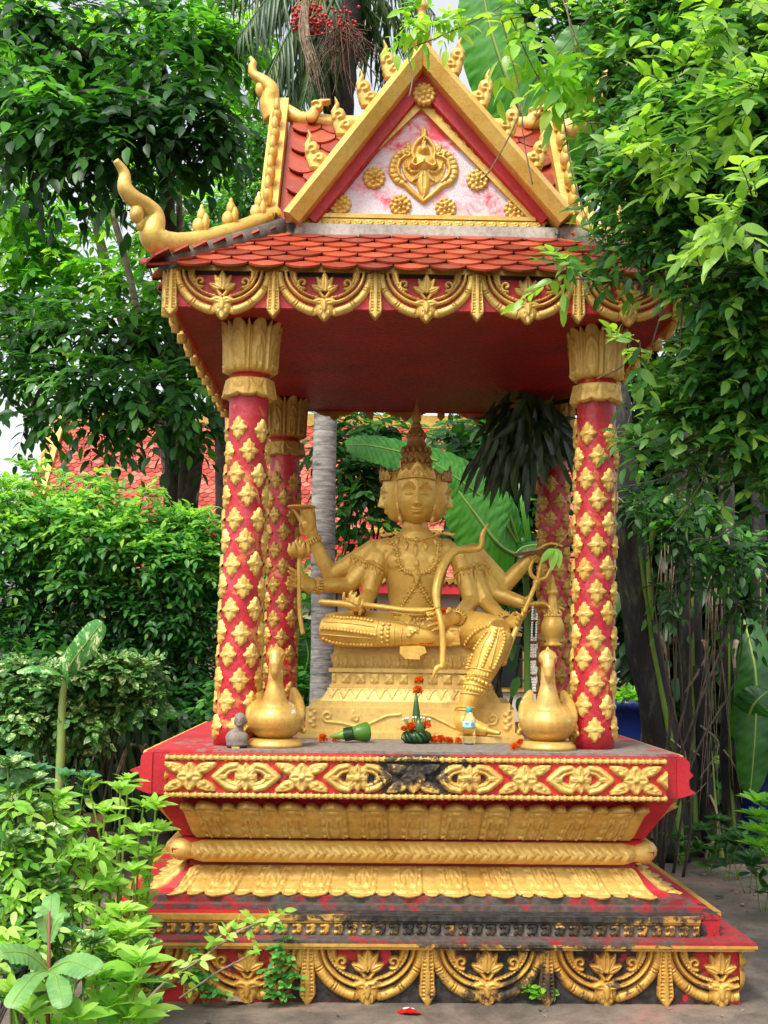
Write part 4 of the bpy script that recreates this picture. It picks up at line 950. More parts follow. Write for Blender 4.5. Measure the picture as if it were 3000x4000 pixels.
# ---- ornaments cast on the body
def beads(pxs, r, lift, name, step=None, default=1.2, every=1, extra=None, mat=bronze, parent=statue, elong=1):
    mb = MB(); P_, _ = curve([(x, y, 0) for x, y in pxs], [1]*len(pxs), 12)
    L = np.concatenate([[0], np.cumsum(np.hypot(*np.diff(P_[:, :2], axis=0).T))]); n = max(2, int(L[-1]/step))
    for q in np.linspace(0, L[-1], n):
        x = np.interp(q, L, P_[:, 0]); y = np.interp(q, L, P_[:, 1]); p, nn = onb(x, y, lift, default); mb.ball(p, r, 8, 5)
        if extra: extra(mb, p, nn, q)
    return mb
def cord(pxs, r, lift=.0, default=1.2):
    P_, _ = curve([(x, y, 0) for x, y in pxs], [1]*len(pxs), 8); return [onb(x, y, lift, default)[0] for x, y in P_[:, :2]]
def drop(mb, p, n, L, W, dirv=(0, 0, -1)):
    d = np.array(dirv, float); d -= n*(d@n); d /= np.linalg.norm(d)+1e-9
    mb.tube([p, p+d*L*.35+n*.003, p+d*L*.75+n*.001, p+d*L], [W*.4, W, W*.5, .001], 6, flat=.5, up=n)
def florets(pxs, step, r, default=1.25):
    """chain of little buds"""
    mb = MB(); P_, _ = curve([(x, y, 0) for x, y in pxs], [1]*len(pxs), 12); L = np.concatenate([[0], np.cumsum(np.hypot(*np.diff(P_[:, :2], axis=0).T))])
    for i, q in enumerate(np.linspace(0, L[-1], max(2, int(L[-1]/step)))):
        x = np.interp(q, L, P_[:, 0]); y = np.interp(q, L, P_[:, 1]); p, nn = onb(x, y, .002, default); mb.ball(p, r, 7, 5)
        for s_ in (-1, 1): mb.ball(p+np.array([s_*r*1.25, 0, r*.5*(1 if i % 2 else -1)]), r*.62, 6, 4)
    return mb
# A crop coordinates -> pixels
cA = lambda x, y: (1100+x*.3918, 1850+y*.3918); cB = lambda x, y: (1650+x*.3918, 1950+y*.3918)
mb = beads([cA(1120, 590), cA(1220, 640), cA(1345, 670), cA(1470, 640), cA(1590, 590)], .0085, .003, 'n', 9); mb.build('necklace', bronze, statue); mb = MB()
for q in ((1160, 640), (1245, 680), (1335, 700), (1430, 680), (1520, 640)):
    mb = MB(); p, n = onb(*cA(*q), .002); drop(mb, p, n, .06 if q[0] != 1335 else .09, .019); mb.build('necklace_drop', bronze, statue)
mb = MB(); p, n = onb(*cA(1345, 665), .004); mb.ball(p, .018, 10, 6); mb.build('necklace_boss', bronze, statue)
for q in (((1110, 690), (1150, 760), (1160, 850), (1190, 930), (1260, 985), (1340, 1000)), ((1560, 690), (1555, 780), (1545, 870), (1500, 940), (1420, 985), (1340, 1000))):
    florets([cA(*z) for z in q], 10, .0118).build('chest_garland', bronze, statue)
for q in (((1350, 1060), (1310, 1150), (1250, 1240), (1200, 1320)), ((1350, 1060), (1400, 1150), (1450, 1240), (1500, 1310))):
    florets([cA(*z) for z in q], 10, .0118).build('chest_garland', bronze, statue)
mb = MB(); p, n = onb(*cA(1348, 935), .003); drop(mb, p, n, .11, .026); drop(mb, p+(0, 0, -.0), n, .05, .018, (0, 0, 1)); mb.ball(p-(0, 0, .035)+n*.01, .012); mb.build('chest_pendant', bronze, statue)
for s_ in (-1, 1):
    mb = MB(); x0 = cA(1110, 610) if s_ < 0 else cA(1600, 600); p, n = onb(*x0, .002); 
    for k in range(4): drop(mb, p+(s_*.014*k, 0, -.003*k), n, .035, .01, (s_, 0, .3))
    mb.build('shoulder_leaf', bronze, statue)
def band(pxs, name='armband', rows=1, default=1.35, dl=.055, r=.0095):
    mb = beads(pxs, r, .003, name, 7, default); c1 = cord([(x, y-5) for x, y in pxs], 0, .002, default); c2 = cord([(x, y+6) for x, y in pxs], 0, .002, default); mb.tube(c1, .004, 6); mb.tube(c2, .004, 6)
    P_ = np.array(pxs); n = max(2, int(np.hypot(*(P_[-1]-P_[0]))/11))
    for i, q in enumerate(np.linspace(0, len(pxs)-1, n)):
        x = np.interp(q, range(len(pxs)), P_[:, 0]); y = np.interp(q, range(len(pxs)), P_[:, 1]); p, nn = onb(x, y+8, .002, default); drop(mb, p, nn, dl*(1.7 if i == n//2 else .6), .009)
    mb.build(name, bronze, statue)
band([cA(690, 830), cA(760, 835), cA(830, 880)]); band([cA(845, 880), cA(920, 890), cA(1000, 950)])
band([cB(315, 745), cB(370, 700), cB(450, 680)]); band([cB(460, 680), cB(520, 655), cB(560, 645)]); band([cB(570, 640), cB(620, 640), cB(660, 680)])
def ring_band(c, ax, r, name='bracelet'):
    """bracelet of beads round a wrist"""
    ax = np.array(ax, float); ax /= np.linalg.norm(ax); u = np.cross(ax, (0, 0, 1.)); u = u/np.linalg.norm(u) if np.linalg.norm(u) > .1 else np.array([1., 0, 0]); v = np.cross(ax, u); mb = MB(); n = 16
    for k in range(n):
        a = 2*PI*k/n; d = u*math.cos(a)+v*math.sin(a); mb.ball(c+d*r, .0075, 7, 5); mb.tube([c+d*r-ax*.004, c+d*(r+.004)-ax*.02, c+d*(r-.003)-ax*.03], [.006, .007, .001], 5)
    P_ = [c+ax*.009+(u*math.cos(a)+v*math.sin(a))*(r-.002) for a in np.linspace(0, 2*PI, 17)]; mb.tube(P_, .005, 6); mb.build(name, bronze, statue)
for w, e in ((L1, P3(1292, 2248, 1.46)), (L2, P3(1362, 2287, 1.38)), (L3, P3(1440, 2322, 1.36)), (R1, P3(1972, 2285, 1.46)), (R2, P3(1935, 2318, 1.42)), (R3, P3(1895, 2350, 1.36)), (R4, P3(1842, 2350, 1.34))):
    ring_band(w, w-e, .040)
# legging bead rows
cD = lambda x, y: (1150+x*.6028, 2350+y*.6028)
mb = MB()
for row in (((215, 95), (300, 108), (400, 112), (500, 128)), ((180, 175), (260, 180), (380, 195), (520, 215)), ((190, 240), (250, 262), (350, 275), (500, 278)), ((575, 150), (565, 200), (570, 260)), ((612, 150), (605, 200), (605, 275))):
    beads([cD(*q) for q in row], .0115, .002, 'b', 12, 1.1).build('bead_row', bronze, statue)
for row in (((190, 130), (350, 140), (530, 165)), ((175, 212), (330, 225), (515, 240)), ((540, 130), (520, 200), (515, 280)), ((545, 130), (525, 200), (522, 285)), ((700, 170), (690, 230), (690, 285)), ((650, 150), (645, 210), (645, 285))):
    mb.tube(cord([cD(*q) for q in row], 0, .001, 1.1), .004, 6)
for x, y in ((780, 200), (800, 190), (760, 220)): p, n = onb(*cD(x, y), .002); drop(mb, p, n, .03, .014, (-1, 0, 0))
mb.build('legging_trim', bronze, statue)
mb = MB()
for row in (((1345, 180), (1360, 240), (1335, 330), (1290, 430)), ((1310, 180), (1280, 270), (1250, 340), (1220, 415)), ((1245, 200), (1180, 290), (1150, 350), (1120, 430)), ((1105, 505), (1150, 500), (1200, 515), (1262, 540)), ((1255, 160), (1180, 190), (1130, 240), (1105, 280))):
    beads([cD(*q) for q in row], .0115, .002, 'b', 12, 1.0).build('bead_row', bronze, statue)
for row in (((1330, 170), (1310, 260), (1265, 430)), ((1275, 190), (1215, 300), (1180, 425)), ((1105, 430), (1180, 432), (1280, 455)), ((1100, 485), (1180, 480), (1275, 510)), ((1098, 530), (1180, 540), (1262, 570)), ((1040, 690), (1100, 680), (1165, 690)), ((1035, 700), (1100, 700), (1160, 712)), ((1080, 590), (1150, 595), (1225, 605))):
    mb.tube(cord([cD(*q) for q in row], 0, .0015, 1.0), .005, 6)
for k in range(9): p, n = onb(*cD(1105+k*18, 478+k*2), .002); drop(mb, p, n, .03, .011, (0, 0, 1)); p, n = onb(*cD(1105+k*18, 540+k*4), .002); drop(mb, p, n, .03, .011)
mb.build('legging_beads', bronze, statue)
# belt and sash
band([cA(1100, 1385), cA(1240, 1405), cA(1380, 1410), cA(1500, 1400)], 'belt', default=1.3, dl=.05)
mb = MB(); P_ = [at(*cA(1190, 1425), 1.20), at(*cA(1260, 1450), 1.14), at(*cA(1230, 1500), 1.10), at(*cA(1300, 1520), 1.08), at(*cA(1370, 1545), 1.08)]
for k, o in enumerate((0, .012)):
    mb.tube(curve([p+(0, -o, -o*.8) for p in P_], [1]*5, 6)[0], .022, 8, flat=.22, up=(0, -1, .6))
mb.build('sash_fold', bronze, statue)
mb = MB(); q = [at(*cD(*c_), .0+1.06) for c_ in ((685, 290), (815, 285), (812, 375), (720, 372), (682, 335))]; q2 = [at(*cD(*c_), 1.04) for c_ in ((812, 288), (845, 292), (856, 330), (815, 352))]
for qq in (q, q2):
    c_ = np.mean(qq, 0); qa = np.array(qq); mb.rings([qa+(0, .0, 0), qa+(0, .03, 0)][::-1])
mb.build('sash_end', bronze, statue, smooth=False)
# ---- attributes in the hands
mb = MB(); limb([P3(1709, 2381, 1.03), P3(1704, 2303, 1.06), P3(1728, 2216, 1.12), P3(1775, 2156, 1.18), P3(1838, 2146, 1.22), P3(1877, 2138, 1.22), P3(1885, 2085, 1.22), P3(1907, 2044, 1.22)], [.018, .022, .024, .022, .02, .017, .014, .004], mb); 
limb([P3(1709, 2381, 1.03), P3(1724, 2440, 1.0), P3(1730, 2520, 1.0), P3(1728, 2600, .99)], [.017, .015, .017, .015], mb); limb([P3(1732, 2600, .985), P3(1705, 2612, .97), P3(1690, 2650, .965)], [.014, .015, .004], mb); mb.ball(P3(1722, 2604, .97), .017); mb.build('bow', bronze, statue)
mb = MB(); limb([P3(1967, 2585, 1.0), P3(2007, 2480, 1.05), P3(2060, 2360, 1.12), P3(2097, 2270, 1.17)], [.017, .015, .013, .013], mb); mb.ball(P3(1966, 2588, 1.0), .02); mb.ball(P3(2096, 2275, 1.17), .022)
for pr in ([(2100, 2265), (2075, 2245), (2072, 2215), (2088, 2180)], [(2100, 2265), (2108, 2225), (2120, 2170)], [(2100, 2265), (2130, 2258), (2145, 2235), (2156, 2205)]):
    limb([P3(x, y, 1.17) for x, y in pr], [.012]*(len(pr)-1)+[.003], mb, k=8)
mb.build('trident', bronze, statue)
mb = MB(); hil = [P3(1256, 2352, 1.08), P3(1330, 2358, 1.075), P3(1412, 2372, 1.07)]; limb(hil, [.016, .018, .017], mb); mb.ball(hil[0], (.02, .015, .015)); mb.tube([P3(1418, 2340, 1.07), P3(1410, 2372, 1.07), P3(1404, 2405, 1.07)], [.008, .013, .006], 8)
bl = [(1415, 2362, 1.05, 22), (1500, 2372, 1.04, 22), (1580, 2383, 1.03, 24), (1650, 2386, 1.02, 26), (1690, 2380, 1.02, 14), (1704, 2374, 1.02, 2)]
mb.rings([[P3(x, y-w*.5, Y), P3(x, y, Y-.006), P3(x, y+w*.5, Y), P3(x, y, Y+.006)] for x, y, Y, w in bl]); mb.build('sword', bronze, statue)
mb = MB(); limb([P3(1170, 2165, 1.22), P3(1168, 2280, 1.22), P3(1172, 2400, 1.22), P3(1184, 2477, 1.22)], [.012, .011, .012, .013], mb, k=8); c = P3(1168, 2178, 1.22); mb.lathe(c, [(.004, 0), (.03, .003), (.046, .03), (.044, .055), (.028, .075), (.012, .09)], 14)
for k in range(6):
    a = k*PI/3; d = np.array([math.cos(a), math.sin(a), 0]); mb.tube([c+d*.03+(0, 0, .01), c+d*.052+(0, 0, .04), c+d*.05+(0, 0, .07), c+d*.06+(0, 0, .082)], [.015, .018, .010, .002], 6)
for k in range(5):
    a = k*PI/2.5; d = np.array([math.cos(a), math.sin(a), 0]); mb.tube([c+d*.02+(0, 0, .06), c+d*.02+(0, 0, .09), c+d*.008+(0, 0, .115)], [.012, .010, .001], 6)
mb.build('lotus_bud', bronze, statue)
mb = MB(); c = P3(1178, 1985, 1.40); mb.lathe(c, [(.004, 0), (.075, .0), (.085, .006), (.075, .013), (.004, .01)], 22); c2 = P3(1215, 2015, 1.40)
limb([c+(.03, 0, -.01), c+(.05, 0, -.05), c+(.062, 0, -.10), c+(.05, 0, -.13)], [.04, .034, .022, .008], mb); mb.build('disc', bronze, statue)
mb = MB(); c = P3(2159, 2524, 1.25); mb.lathe(c, [(.030, 0), (.052, .0), (.048, .014), (.036, .022), (.055, .05), (.066, .09), (.064, .12), (.046, .16), (.030, .175), (.027, .21), (.022, .27), (.022, .285), (.034, .292), (.03, .31), (.022, .315), (.024, .33), (.012, .345), (.012, .36), (.003, .40)], 22)
for k in range(14):
    a = 2*PI*k/14; mb.ball(c+(math.cos(a)*.041, math.sin(a)*.041, .168), .011, 7, 5)
mb.build('vase', bronze, statue)
# ================================================================== GROUND
def ground_mat():
    t = NT('ground_concrete'); n = t.noise(1.6, 9, .7, dist=.5); n2 = t.noise(11, 7, .75)
    c = t.ramp(n, [(.30, lin('#37322d')), (.44, lin('#5a5148')), (.56, lin('#7a6c60')), (.66, lin('#8a6a5e')), (.75, lin('#6a6258'))])
    c = t.mix(t.ramp(n2, [(.45, 0.), (.7, .6)]), c, lin('#3d3833')); c = t.mix(t.ramp(t.noise(120, 2), [(.62, 0.), (.75, .5)]), c, lin('#a39a8e'))
    t.l(c, t.p.inputs['Base Color']); t.p.inputs['Roughness'].default_value = .75; t.bump(t.math('ADD', t.noise(60, 6), t.noise(6, 3)), .01, .5); return t.m
mb = MB(); mb.add([(-400, -60, .02), (400, -60, .02), (400, 700, .02), (-400, 700, .02)], [(0, 1, 2, 3)]); o = mb.build('ground', plain('soil', '#3a2e22', .95, 0, '#262018', 3, .02)); tag(o, kind='structure')
mb = MB(); mb.box(-4.2, 5.5, -7.5, 3.6, .0, .06); o = mb.build('paved_ground', ground_mat(), smooth=False); tag(o, kind='structure')
# ================================================================== THINGS ON THE PLATFORM
def remesh(o, vox, it=4):
    m = o.modifiers.new('r', 'REMESH'); m.mode = 'VOXEL'; m.voxel_size = vox; m.use_smooth_shade = True
    s = o.modifiers.new('s', 'SMOOTH'); s.factor = .5; s.iterations = it
    dg = bpy.context.evaluated_depsgraph_get(); nm = bpy.data.meshes.new_from_object(o.evaluated_get(dg)); o.modifiers.clear(); mat = o.data.materials[0]; old = o.data; nme = old.name; o.data = nm; bpy.data.meshes.remove(old); nm.name = nme
    if not nm.materials: nm.materials.append(mat)
    nm.materials[0] = mat
goosem = paint('goose_gold_paint', '#d9b868', '#c69c48', .34, .35, None, fine=.45, chips=('#e8e2d6', .635, 9), bumpd=.002)
def goose(x, y, turn, label, S=.98):
    t = thing('goose_figure', label, 'goose figure', (x, y, 1.13), group='golden goose figures at the throne'); c, s = math.cos(turn), math.sin(turn)
    q = lambda a, b, z: np.array([x+a*S*c-b*S*s, y+a*S*s+b*S*c, 1.13+z*1.03]); mb = MB()
    rot = np.array([[c, -s, 0], [s, c, 0], [0, 0, 1]])
    mb.ball(q(0, .02, .125), (.142, .165, .105), 24, 14, rot=rot)
    mb.tube(*curve([q(0, -.02, .13), q(0, -.045, .22), q(0, -.05, .30), q(0, -.05, .38), q(0, -.055, .415)], [.100, .060, .038, .034, .036]), 18)
    mb.ball(q(0, -.062, .428), (.047, .052, .043), 16, 10, rot=rot); mb.tube([q(0, -.09, .418), q(0, -.118, .385), q(0, -.122, .345), q(0, -.118, .315)], [.032, .027, .021, .010], 12)
    for sd in (-1, 1): mb.ball(q(sd*.034, -.092, .432), (.010, .010, .009), 8, 5)
    mb.tube([q(0, -.045, .45), q(0, -.03, .475), q(0, -.01, .485)], [.014, .010, .003], 8)
    for sd in (-1, 1):
        mb.tube(*curve([q(sd*.075, -.045, .08), q(sd*.105, -.01, .14), q(sd*.10, .05, .20), q(sd*.085, .09, .255), q(sd*.082, .10, .275)], [.03, .047, .042, .022, .006]), 14, flat=.75)
        for k in range(6):
            for m_ in range(2): mb.ball(q(sd*(.146-.007*k-.012*m_), -.02+.02*k+.035*m_, .075+.032*k), (.010, .017, .018), 8, 5)
    mb.tube([q(0, .12, .15), q(0, .17, .19), q(0, .19, .23)], [.06, .04, .01], 12)
    o = mb.build('body', goosem, t); remesh(o, .0055, 4)
    mb = MB(); mb.lathe((x, y, 1.131), [(.10, 0), (.138, .0), (.136, .015), (.120, .036), (.10, .04)], 28); mb.build('base', goosem, t)
    mb = MB(); mb.tube([q(-.026, -.108, .408), q(0, -.122, .40), q(.026, -.108, .408)], .003, 6); mb.build('bill_edge', bronze, t)
gl = at(1073, 2900, .53); gr = at(2140, 2900, .53)
goose(gl[0], gl[1]-.0, .0, 'golden goose figure with white chips on its neck and wings, beside the small grey bust')
goose(gr[0], gr[1]-.0, -.12, 'golden goose figure with one large white chip, standing right of the statue beside a marigold')
stone = paint('grey_clay', '#8f867c', '#736a62', .8, 0, None, fine=.6)
bp_ = at(925, 2905, .42); bp_[2] = 1.13; t = thing('bust', 'small grey clay bust of a man leaning against the front left pillar', 'bust', (bp_[0], bp_[1], 1.13)); mb = MB(); b = bp_
mb.ball(b+(0, 0, .045), (.056, .04, .045), 16, 9); mb.ball(b+(0, 0, .02), (.052, .038, .03), 14, 8); mb.tube([b+(.005, 0, .07), b+(.010, -.004, .10)], [.024, .02], 12); mb.ball(b+(.014, -.004, .130), (.029, .031, .037), 16, 12); mb.ball(b+(.012, -.030, .112), (.015, .012, .012), 8, 6)
mb.tube([b+(.013, -.033, .138), b+(.012, -.041, .122)], [.004, .006], 7); mb.ball(b+(.044, 0, .125), (.006, .009, .015)); mb.ball(b+(-.012, 0, .12), (.005, .008, .013))
mb.tube([b+(.0, -.032, .141), b+(.006, -.034, .142)], [.003, .003], 6); mb.tube([b+(.021, -.034, .142), b+(.027, -.031, .141)], [.003, .003], 6); o = mb.build('torso_and_head', stone, t); remesh(o, .0035, 2)
mb = MB(); mb.lathe(b+(0, 0, .001), [(.02, 0), (.046, .0), (.050, .012), (.02, .016)], 18); mb.build('base', plain('dark_wood', '#221c1a', .5), t)
mb = MB(); q = b+(.0, -.05, .0015); mb.box(q[0]-.018, q[0]+.018, q[1]-.006, q[1]+.006, 1.131, 1.139); tag(mb.build('wood_chip', plain('yellow_wood', '#c79a45', .6), smooth=False), 'small yellow wooden chip lying in front of the grey bust', 'wood chip')
# marigolds
marim = leafmat('marigold_petals', '#c44a04', '#e8660a', '#f98c18', .6, .25)
def marigold_mb(mb, c, r, n=90, tilt=None):
    c = np.array(c, float); g = rng.normal(size=(n, 3)); g /= np.linalg.norm(g, axis=1)[:, None]; g[:, 2] = np.where(g[:, 2] < -.5, -g[:, 2], g[:, 2]); V = np.array([(-.5, 0, 0), (.5, 0, 0), (.62, 0, 1), (0, .18, 1.15), (-.62, 0, 1)])
    a = rng.normal(size=(n, 3)); x = np.cross(g, a); x /= np.linalg.norm(x, axis=1)[:, None]; y = np.cross(g, x)
    M_ = np.stack([x*r*.42, y*r*.5, g*r*.55], 2); inst(mb, V, [[(0, 1, 2, 3)], [(0, 3, 4)]] if 0 else [np.array([(0, 1, 2, 3)]), np.array([(0, 3, 4)])], M_, c+g*r*.48, rng.random(n))
    mb.ball(c, r*.62, 8, 6, tint=.2)
def marigold(px, py, r, label, Z=1.13, Y=None, parent=None, group='loose marigold flowers on the shrine'):
    c = (atz(px, py, Z) if Y is None else at(px, py, Y))
    if Y is None and py < 2895: c = np.array([at(px, 2895, .80)[0], .80, 1.13])
    c = c+(0, 0, r*.8 if Y is None else 0); mb = MB(); marigold_mb(mb, c, r); o = mb.build('marigold', marim, parent, smooth=False, tint=True)
    if parent is None: tag(o, label, 'flower', group)
    return o
marigold(1262, 2900, .024, 'round orange marigold nearest the left goose, beside the tip of the rolled leaf cone')
marigold(1312, 2897, .022, 'round orange marigold under the pointed tip of the rolled leaf cone')
for (px, py, r, l) in ((1700, 2890, .022, 'leftmost marigold of the heap between leaf offering and bottle'), (1722, 2888, .024, 'middle marigold of the heap between leaf offering and bottle'), (1750, 2886, .019, 'marigold at the bottle end of the heap between leaf offering and bottle'), (1757, 2870, .018, 'small marigold with a stalk standing left of the water bottle'), (1790, 2868, .018, 'small marigold with a stalk half behind the water bottle'), (2010, 2930, .020, 'smaller marigold at the platform edge left of the right goose'), (2035, 2924, .025, 'larger marigold at the platform edge touching the right goose')):
    marigold(px, py, r, l)
marigold(1737, 2389, .022, 'orange marigold lying on the back of the lowered hand near the bow', Y=1.06)
marigold(1362, 2331, .010, 'tiny orange marigold on the fingers gripping the sword', Y=1.06)
for px, py, l in ((1605, 2510, 'crumbled marigold petals on the seat left of the cloth fold'), (1668, 2513, 'crumbled marigold petals on the seat right of the cloth fold')):
    c = at(px, py, 1.08); mb = MB()
    for k in range(6): marigold_mb(mb, c+((k-2.5)*.012, 0, 0), .008, 12)
    tag(mb.build('marigold_petals', marim, None, smooth=False, tint=True), l, 'petals')
# leaf cone
leafg = leafmat('banana_leaf_wrap', '#17370f', '#2f6a1d', '#7fb03a', .4, .15); ap = lambda px, Y: np.array([at(px, 2890, Y)[0], Y, 1.13]); c0 = ap(1285, .78)+(0, 0, .03); c1 = ap(1438, .84)+(0, .0, .055)
t = thing('leaf_cone', 'rolled banana leaf cone lying on its side on the platform', 'leaf cone', tuple(ap(1370, .8)))
mb = MB(); mb.tube([c0, c0*.6+c1*.4, c1], [.002, .026, .048], 16, tint=.95); mb.build('cone', leafg, t, tint=True)
mb = MB(); ax = (c1-c0)/np.linalg.norm(c1-c0); mb.tube([c0*.5+c1*.5, c0*.25+c1*.75, c1-ax*.01, c1+ax*.002], [.028, .042, .051, .044], 18, tint=.65); mb.build('outer_wrap', leafg, t, tint=True)
mb = MB()
for k in range(7):
    p = c0*(.62-k*.03)+c1*(.38+k*.03); mb.tube([p+(0, -.02, .034), p+(.004, -.042, .005), p+(.012, -.03, -.028)], [.006, .008, .006], 6, tint=.05)
mb.build('fold', leafg, t, tint=True)
mb = MB(); a = atz(1190, 2908, 1.13)+(0, 0, .004); b2 = atz(1300, 2892, 1.13)+(0, 0, .012); mb.tube([a, b2], .0022, 6); tag(mb.build('incense_stick', plain('stick_wood', '#b48a72', .8)), 'thin pale incense stick lying near the left goose', 'stick')
# upright offering
oc = atz(1628, 2905, 1.13); t = thing('leaf_offering', 'folded leaf offering with a green cone and marigolds standing at the front centre', 'offering', tuple(oc)); oc = oc+(0, .03, 0)
darkleaf = leafmat('dark_folded_leaf', '#13240f', '#22401c', '#3d6a30', .35, .1)
mb = MB(); mb.lathe(oc, [(.045, 0.001), (.060, .012), (.062, .035), (.050, .058), (.02, .065)], 20)
for k in range(14):
    a = 2*PI*k/14; d = np.array([math.cos(a), math.sin(a), 0]); s2 = np.array([-math.sin(a), math.cos(a), 0]); mb.tube([oc+d*.055+s2*.012+(0, 0, .004), oc+d*.068+(0, 0, .022), oc+d*.062-s2*.018+(0, 0, .046), oc+d*.04-s2*.03+(0, 0, .062)], [.006, .015, .012, .003], 6, flat=.6, tint=rng.random())
mb.build('leaf_base', darkleaf, t, tint=True)
mb = MB(); mb.tube([oc+(0, 0, .05), oc+(-.001, 0, .12), oc+(-.003, 0, .19), oc+(-.004, 0, .262)], [.030, .024, .014, .004], 14, tint=.7); mb.build('leaf_cone', darkleaf, t, tint=True)
mb = MB(); mb.tube([oc+(.02, -.045, .04), oc+(.012, -.05, .09), oc+(.006, -.045, .135)], [.03, .022, .002], 10, flat=.4, up=(0, -1, 0), tint=.9); mb.build('leaf_wrap', darkleaf, t, tint=True)
stm = leafmat('bud_stalks', '#3d4d1c', '#8a8a2a', '#c2a23a', .5, .1); wht = plain('white_bud', '#eee8d8', .6)
for k in range(14):
    a = -.95+1.9*k/13; d = np.array([math.sin(a)*.8, -.25*math.cos(a), 1]); d /= np.linalg.norm(d); b0 = oc+(math.sin(a)*.035, -.02, .055); mb = MB(); mb.tube([b0, b0+d*.075], .0035, 6, tint=rng.random()); s_ = mb.build('stalk', stm, t, tint=True)
    if k % 3 != 1: mb = MB(); mb.ball(b0+d*.08, .006, 7, 5); mb.build('bud', wht, s_)
for (px, py, r, y) in ((1637, 2659, .024, .03), (1632, 2698, .025, .03), (1608, 2840, .024, -.035), (1667, 2833, .022, -.035), (1578, 2848, .017, -.01)):
    marigold(px, py, r, '', Y=float(oc[1]+y), parent=t)
# bottle
bc = ap(1832, .77)+(0, 0, .001); t = thing('water_bottle', 'clear plastic water bottle with turquoise cap and pale label', 'bottle', (bc[0], bc[1], 1.13))
gm = NT('clear_plastic'); gm.p.inputs['Base Color'].default_value = (.93, .97, 1, 1); gm.p.inputs['Transmission Weight'].default_value = 1; gm.p.inputs['Roughness'].default_value = .08; gm.p.inputs['IOR'].default_value = 1.22
mb = MB(); mb.lathe(bc, [(.02, .0), (.030, .002), (.033, .012), (.031, .025), (.033, .035), (.0315, .045), (.033, .055), (.0315, .065), (.033, .075), (.033, .118), (.031, .13), (.022, .148), (.014, .158), (.0135, .165)], 26); mb.build('bottle_body', gm.m, t)
mb = MB(); mb.lathe(bc, [(.0155, .160), (.0165, .162), (.0165, .183), (.014, .186)], 22); mb.build('cap', plain('turquoise_plastic', '#1fa0b4', .35), t)
mb = MB(); mb.lathe(bc, [(.0332, .080), (.0335, .081), (.0335, .116), (.0332, .117)], 26); lb = mb.build('label', plain('pale_label', '#c4dbe2', .4, 0, '#a9c9d4', 60, 0), t)
mb = MB(); mb.lathe(bc, [(.0336, .0795), (.0338, .080), (.0338, .086), (.0336, .0865)], 26); mb.build('label_stripe', plain('teal_print', '#1d8a84', .4), lb)
mb = MB(); a = np.linspace(0, 2*PI, 15)[:-1]
for (u0, z0_, ru, rz) in ((-.42, .104, .30, .008), (.45, .1, .28, .012)):
    mb.add([(bc[0]+.0341*math.sin(u0+ru*math.cos(q)), bc[1]-.0341*math.cos(u0+ru*math.cos(q)), bc[2]+z0_+rz*math.sin(q)) for q in a], [tuple(range(14))])
mb.build('label_print', plain('grey_print', '#5f9fae', .4), lb, smooth=False)
mb = MB(); mb.lathe(bc, [(.012, .004), (.022, .0045), (.022, .008), (.012, .0085)], 18); mb.build('bottle_bottom', plain('blue_tint', '#3a74b8', .3), t)
# prayer beads
wb = plain('white_beads', '#e6e6e4', .3, 0, None, 20, 0); t = thing('prayer_beads', 'long loop of white prayer beads hanging from the wrist of a right hand', 'beads', tuple(at(2087, 2700, 1.24)))
mb = MB()
for (x0, y0_, x1, y1_) in ((2081, 2372, 2074, 2560), (2097, 2400, 2091, 2560), (2074, 2565, 2076, 2640), (2091, 2565, 2088, 2640), (2076, 2644, 2086, 2700), (2088, 2644, 2090, 2700)):
    n = max(3, int(math.hypot(x1-x0, y1_-y0_)/9.5))
    for k in range(n+1): mb.ball(at(x0+(x1-x0)*k/n, y0_+(y1_-y0_)*k/n, 1.235), .0068, 8, 5)
mb.build('bead_strand', wb, t); bbm = plain('brown_beads', '#6a3220', .4)
mb = MB()
for (x, y) in ((2086, 2425), (2083, 2510), (2082, 2575), (2082, 2640), (2087, 2705)): mb.tube([at(x-12, y, 1.235), at(x+12, y, 1.235)], .0075, 7); mb.ball(at(x, y, 1.232), (.011, .008, .008)); mb.build('brown_spacer', bbm, t); mb = MB()
# slats in the raised right hand
mb = MB(); mb.rings([[at(2007, 2163, 1.36), at(2007, 2176, 1.36), at(2007, 2176, 1.39), at(2007, 2163, 1.39)], [at(2238, 2124, 1.36), at(2238, 2134, 1.36), at(2238, 2134, 1.39), at(2238, 2124, 1.39)]]); mb.build('brown_slat', plain('brown_lacquer', '#6b4326', .5, 0, '#4a2c18'), statue, smooth=False)

# ================================================================== LEAF TOOLKIT
def leaf_tmpl(w=.32, fold=.12, droop=.18, k=5, broad=.42):
    """unit leaf along +Y from 0 to 1, half width w/2, folded on the midrib"""
    ts = np.linspace(0, 1, k+1)[1:-1]; V = [(0, 0, 0)]
    for t in ts:
        h = w/2*math.sin(PI*t**(.75 if broad < .5 else 1.1))**.8; z = -droop*t*t
        V += [(-h, t, z+fold*h*2), (0, t, z), (h, t, z+fold*h*2)]
    V.append((0, 1, -droop)); n = len(ts); F3 = [(0, 2, 1), (0, 3, 2)]; F4 = []
    for i in range(n-1):
        a = 1+3*i; F4 += [(a, a+1, a+4, a+3), (a+1, a+2, a+5, a+4)]
    a = 1+3*(n-1); e = 1+3*n; F3 += [(a, a+1, e), (a+1, a+2, e)]
    return np.array(V), [np.array(F3), np.array(F4)]
LT_near = leaf_tmpl(.42, .10, .22, 6); LT_mid = leaf_tmpl(.46, .12, .2, 4); LT_long = leaf_tmpl(.16, .1, .35, 6); LT_round = leaf_tmpl(.62, .08, .15, 5)
def unit(v): return v/(np.linalg.norm(v, axis=-1, keepdims=True)+1e-12)
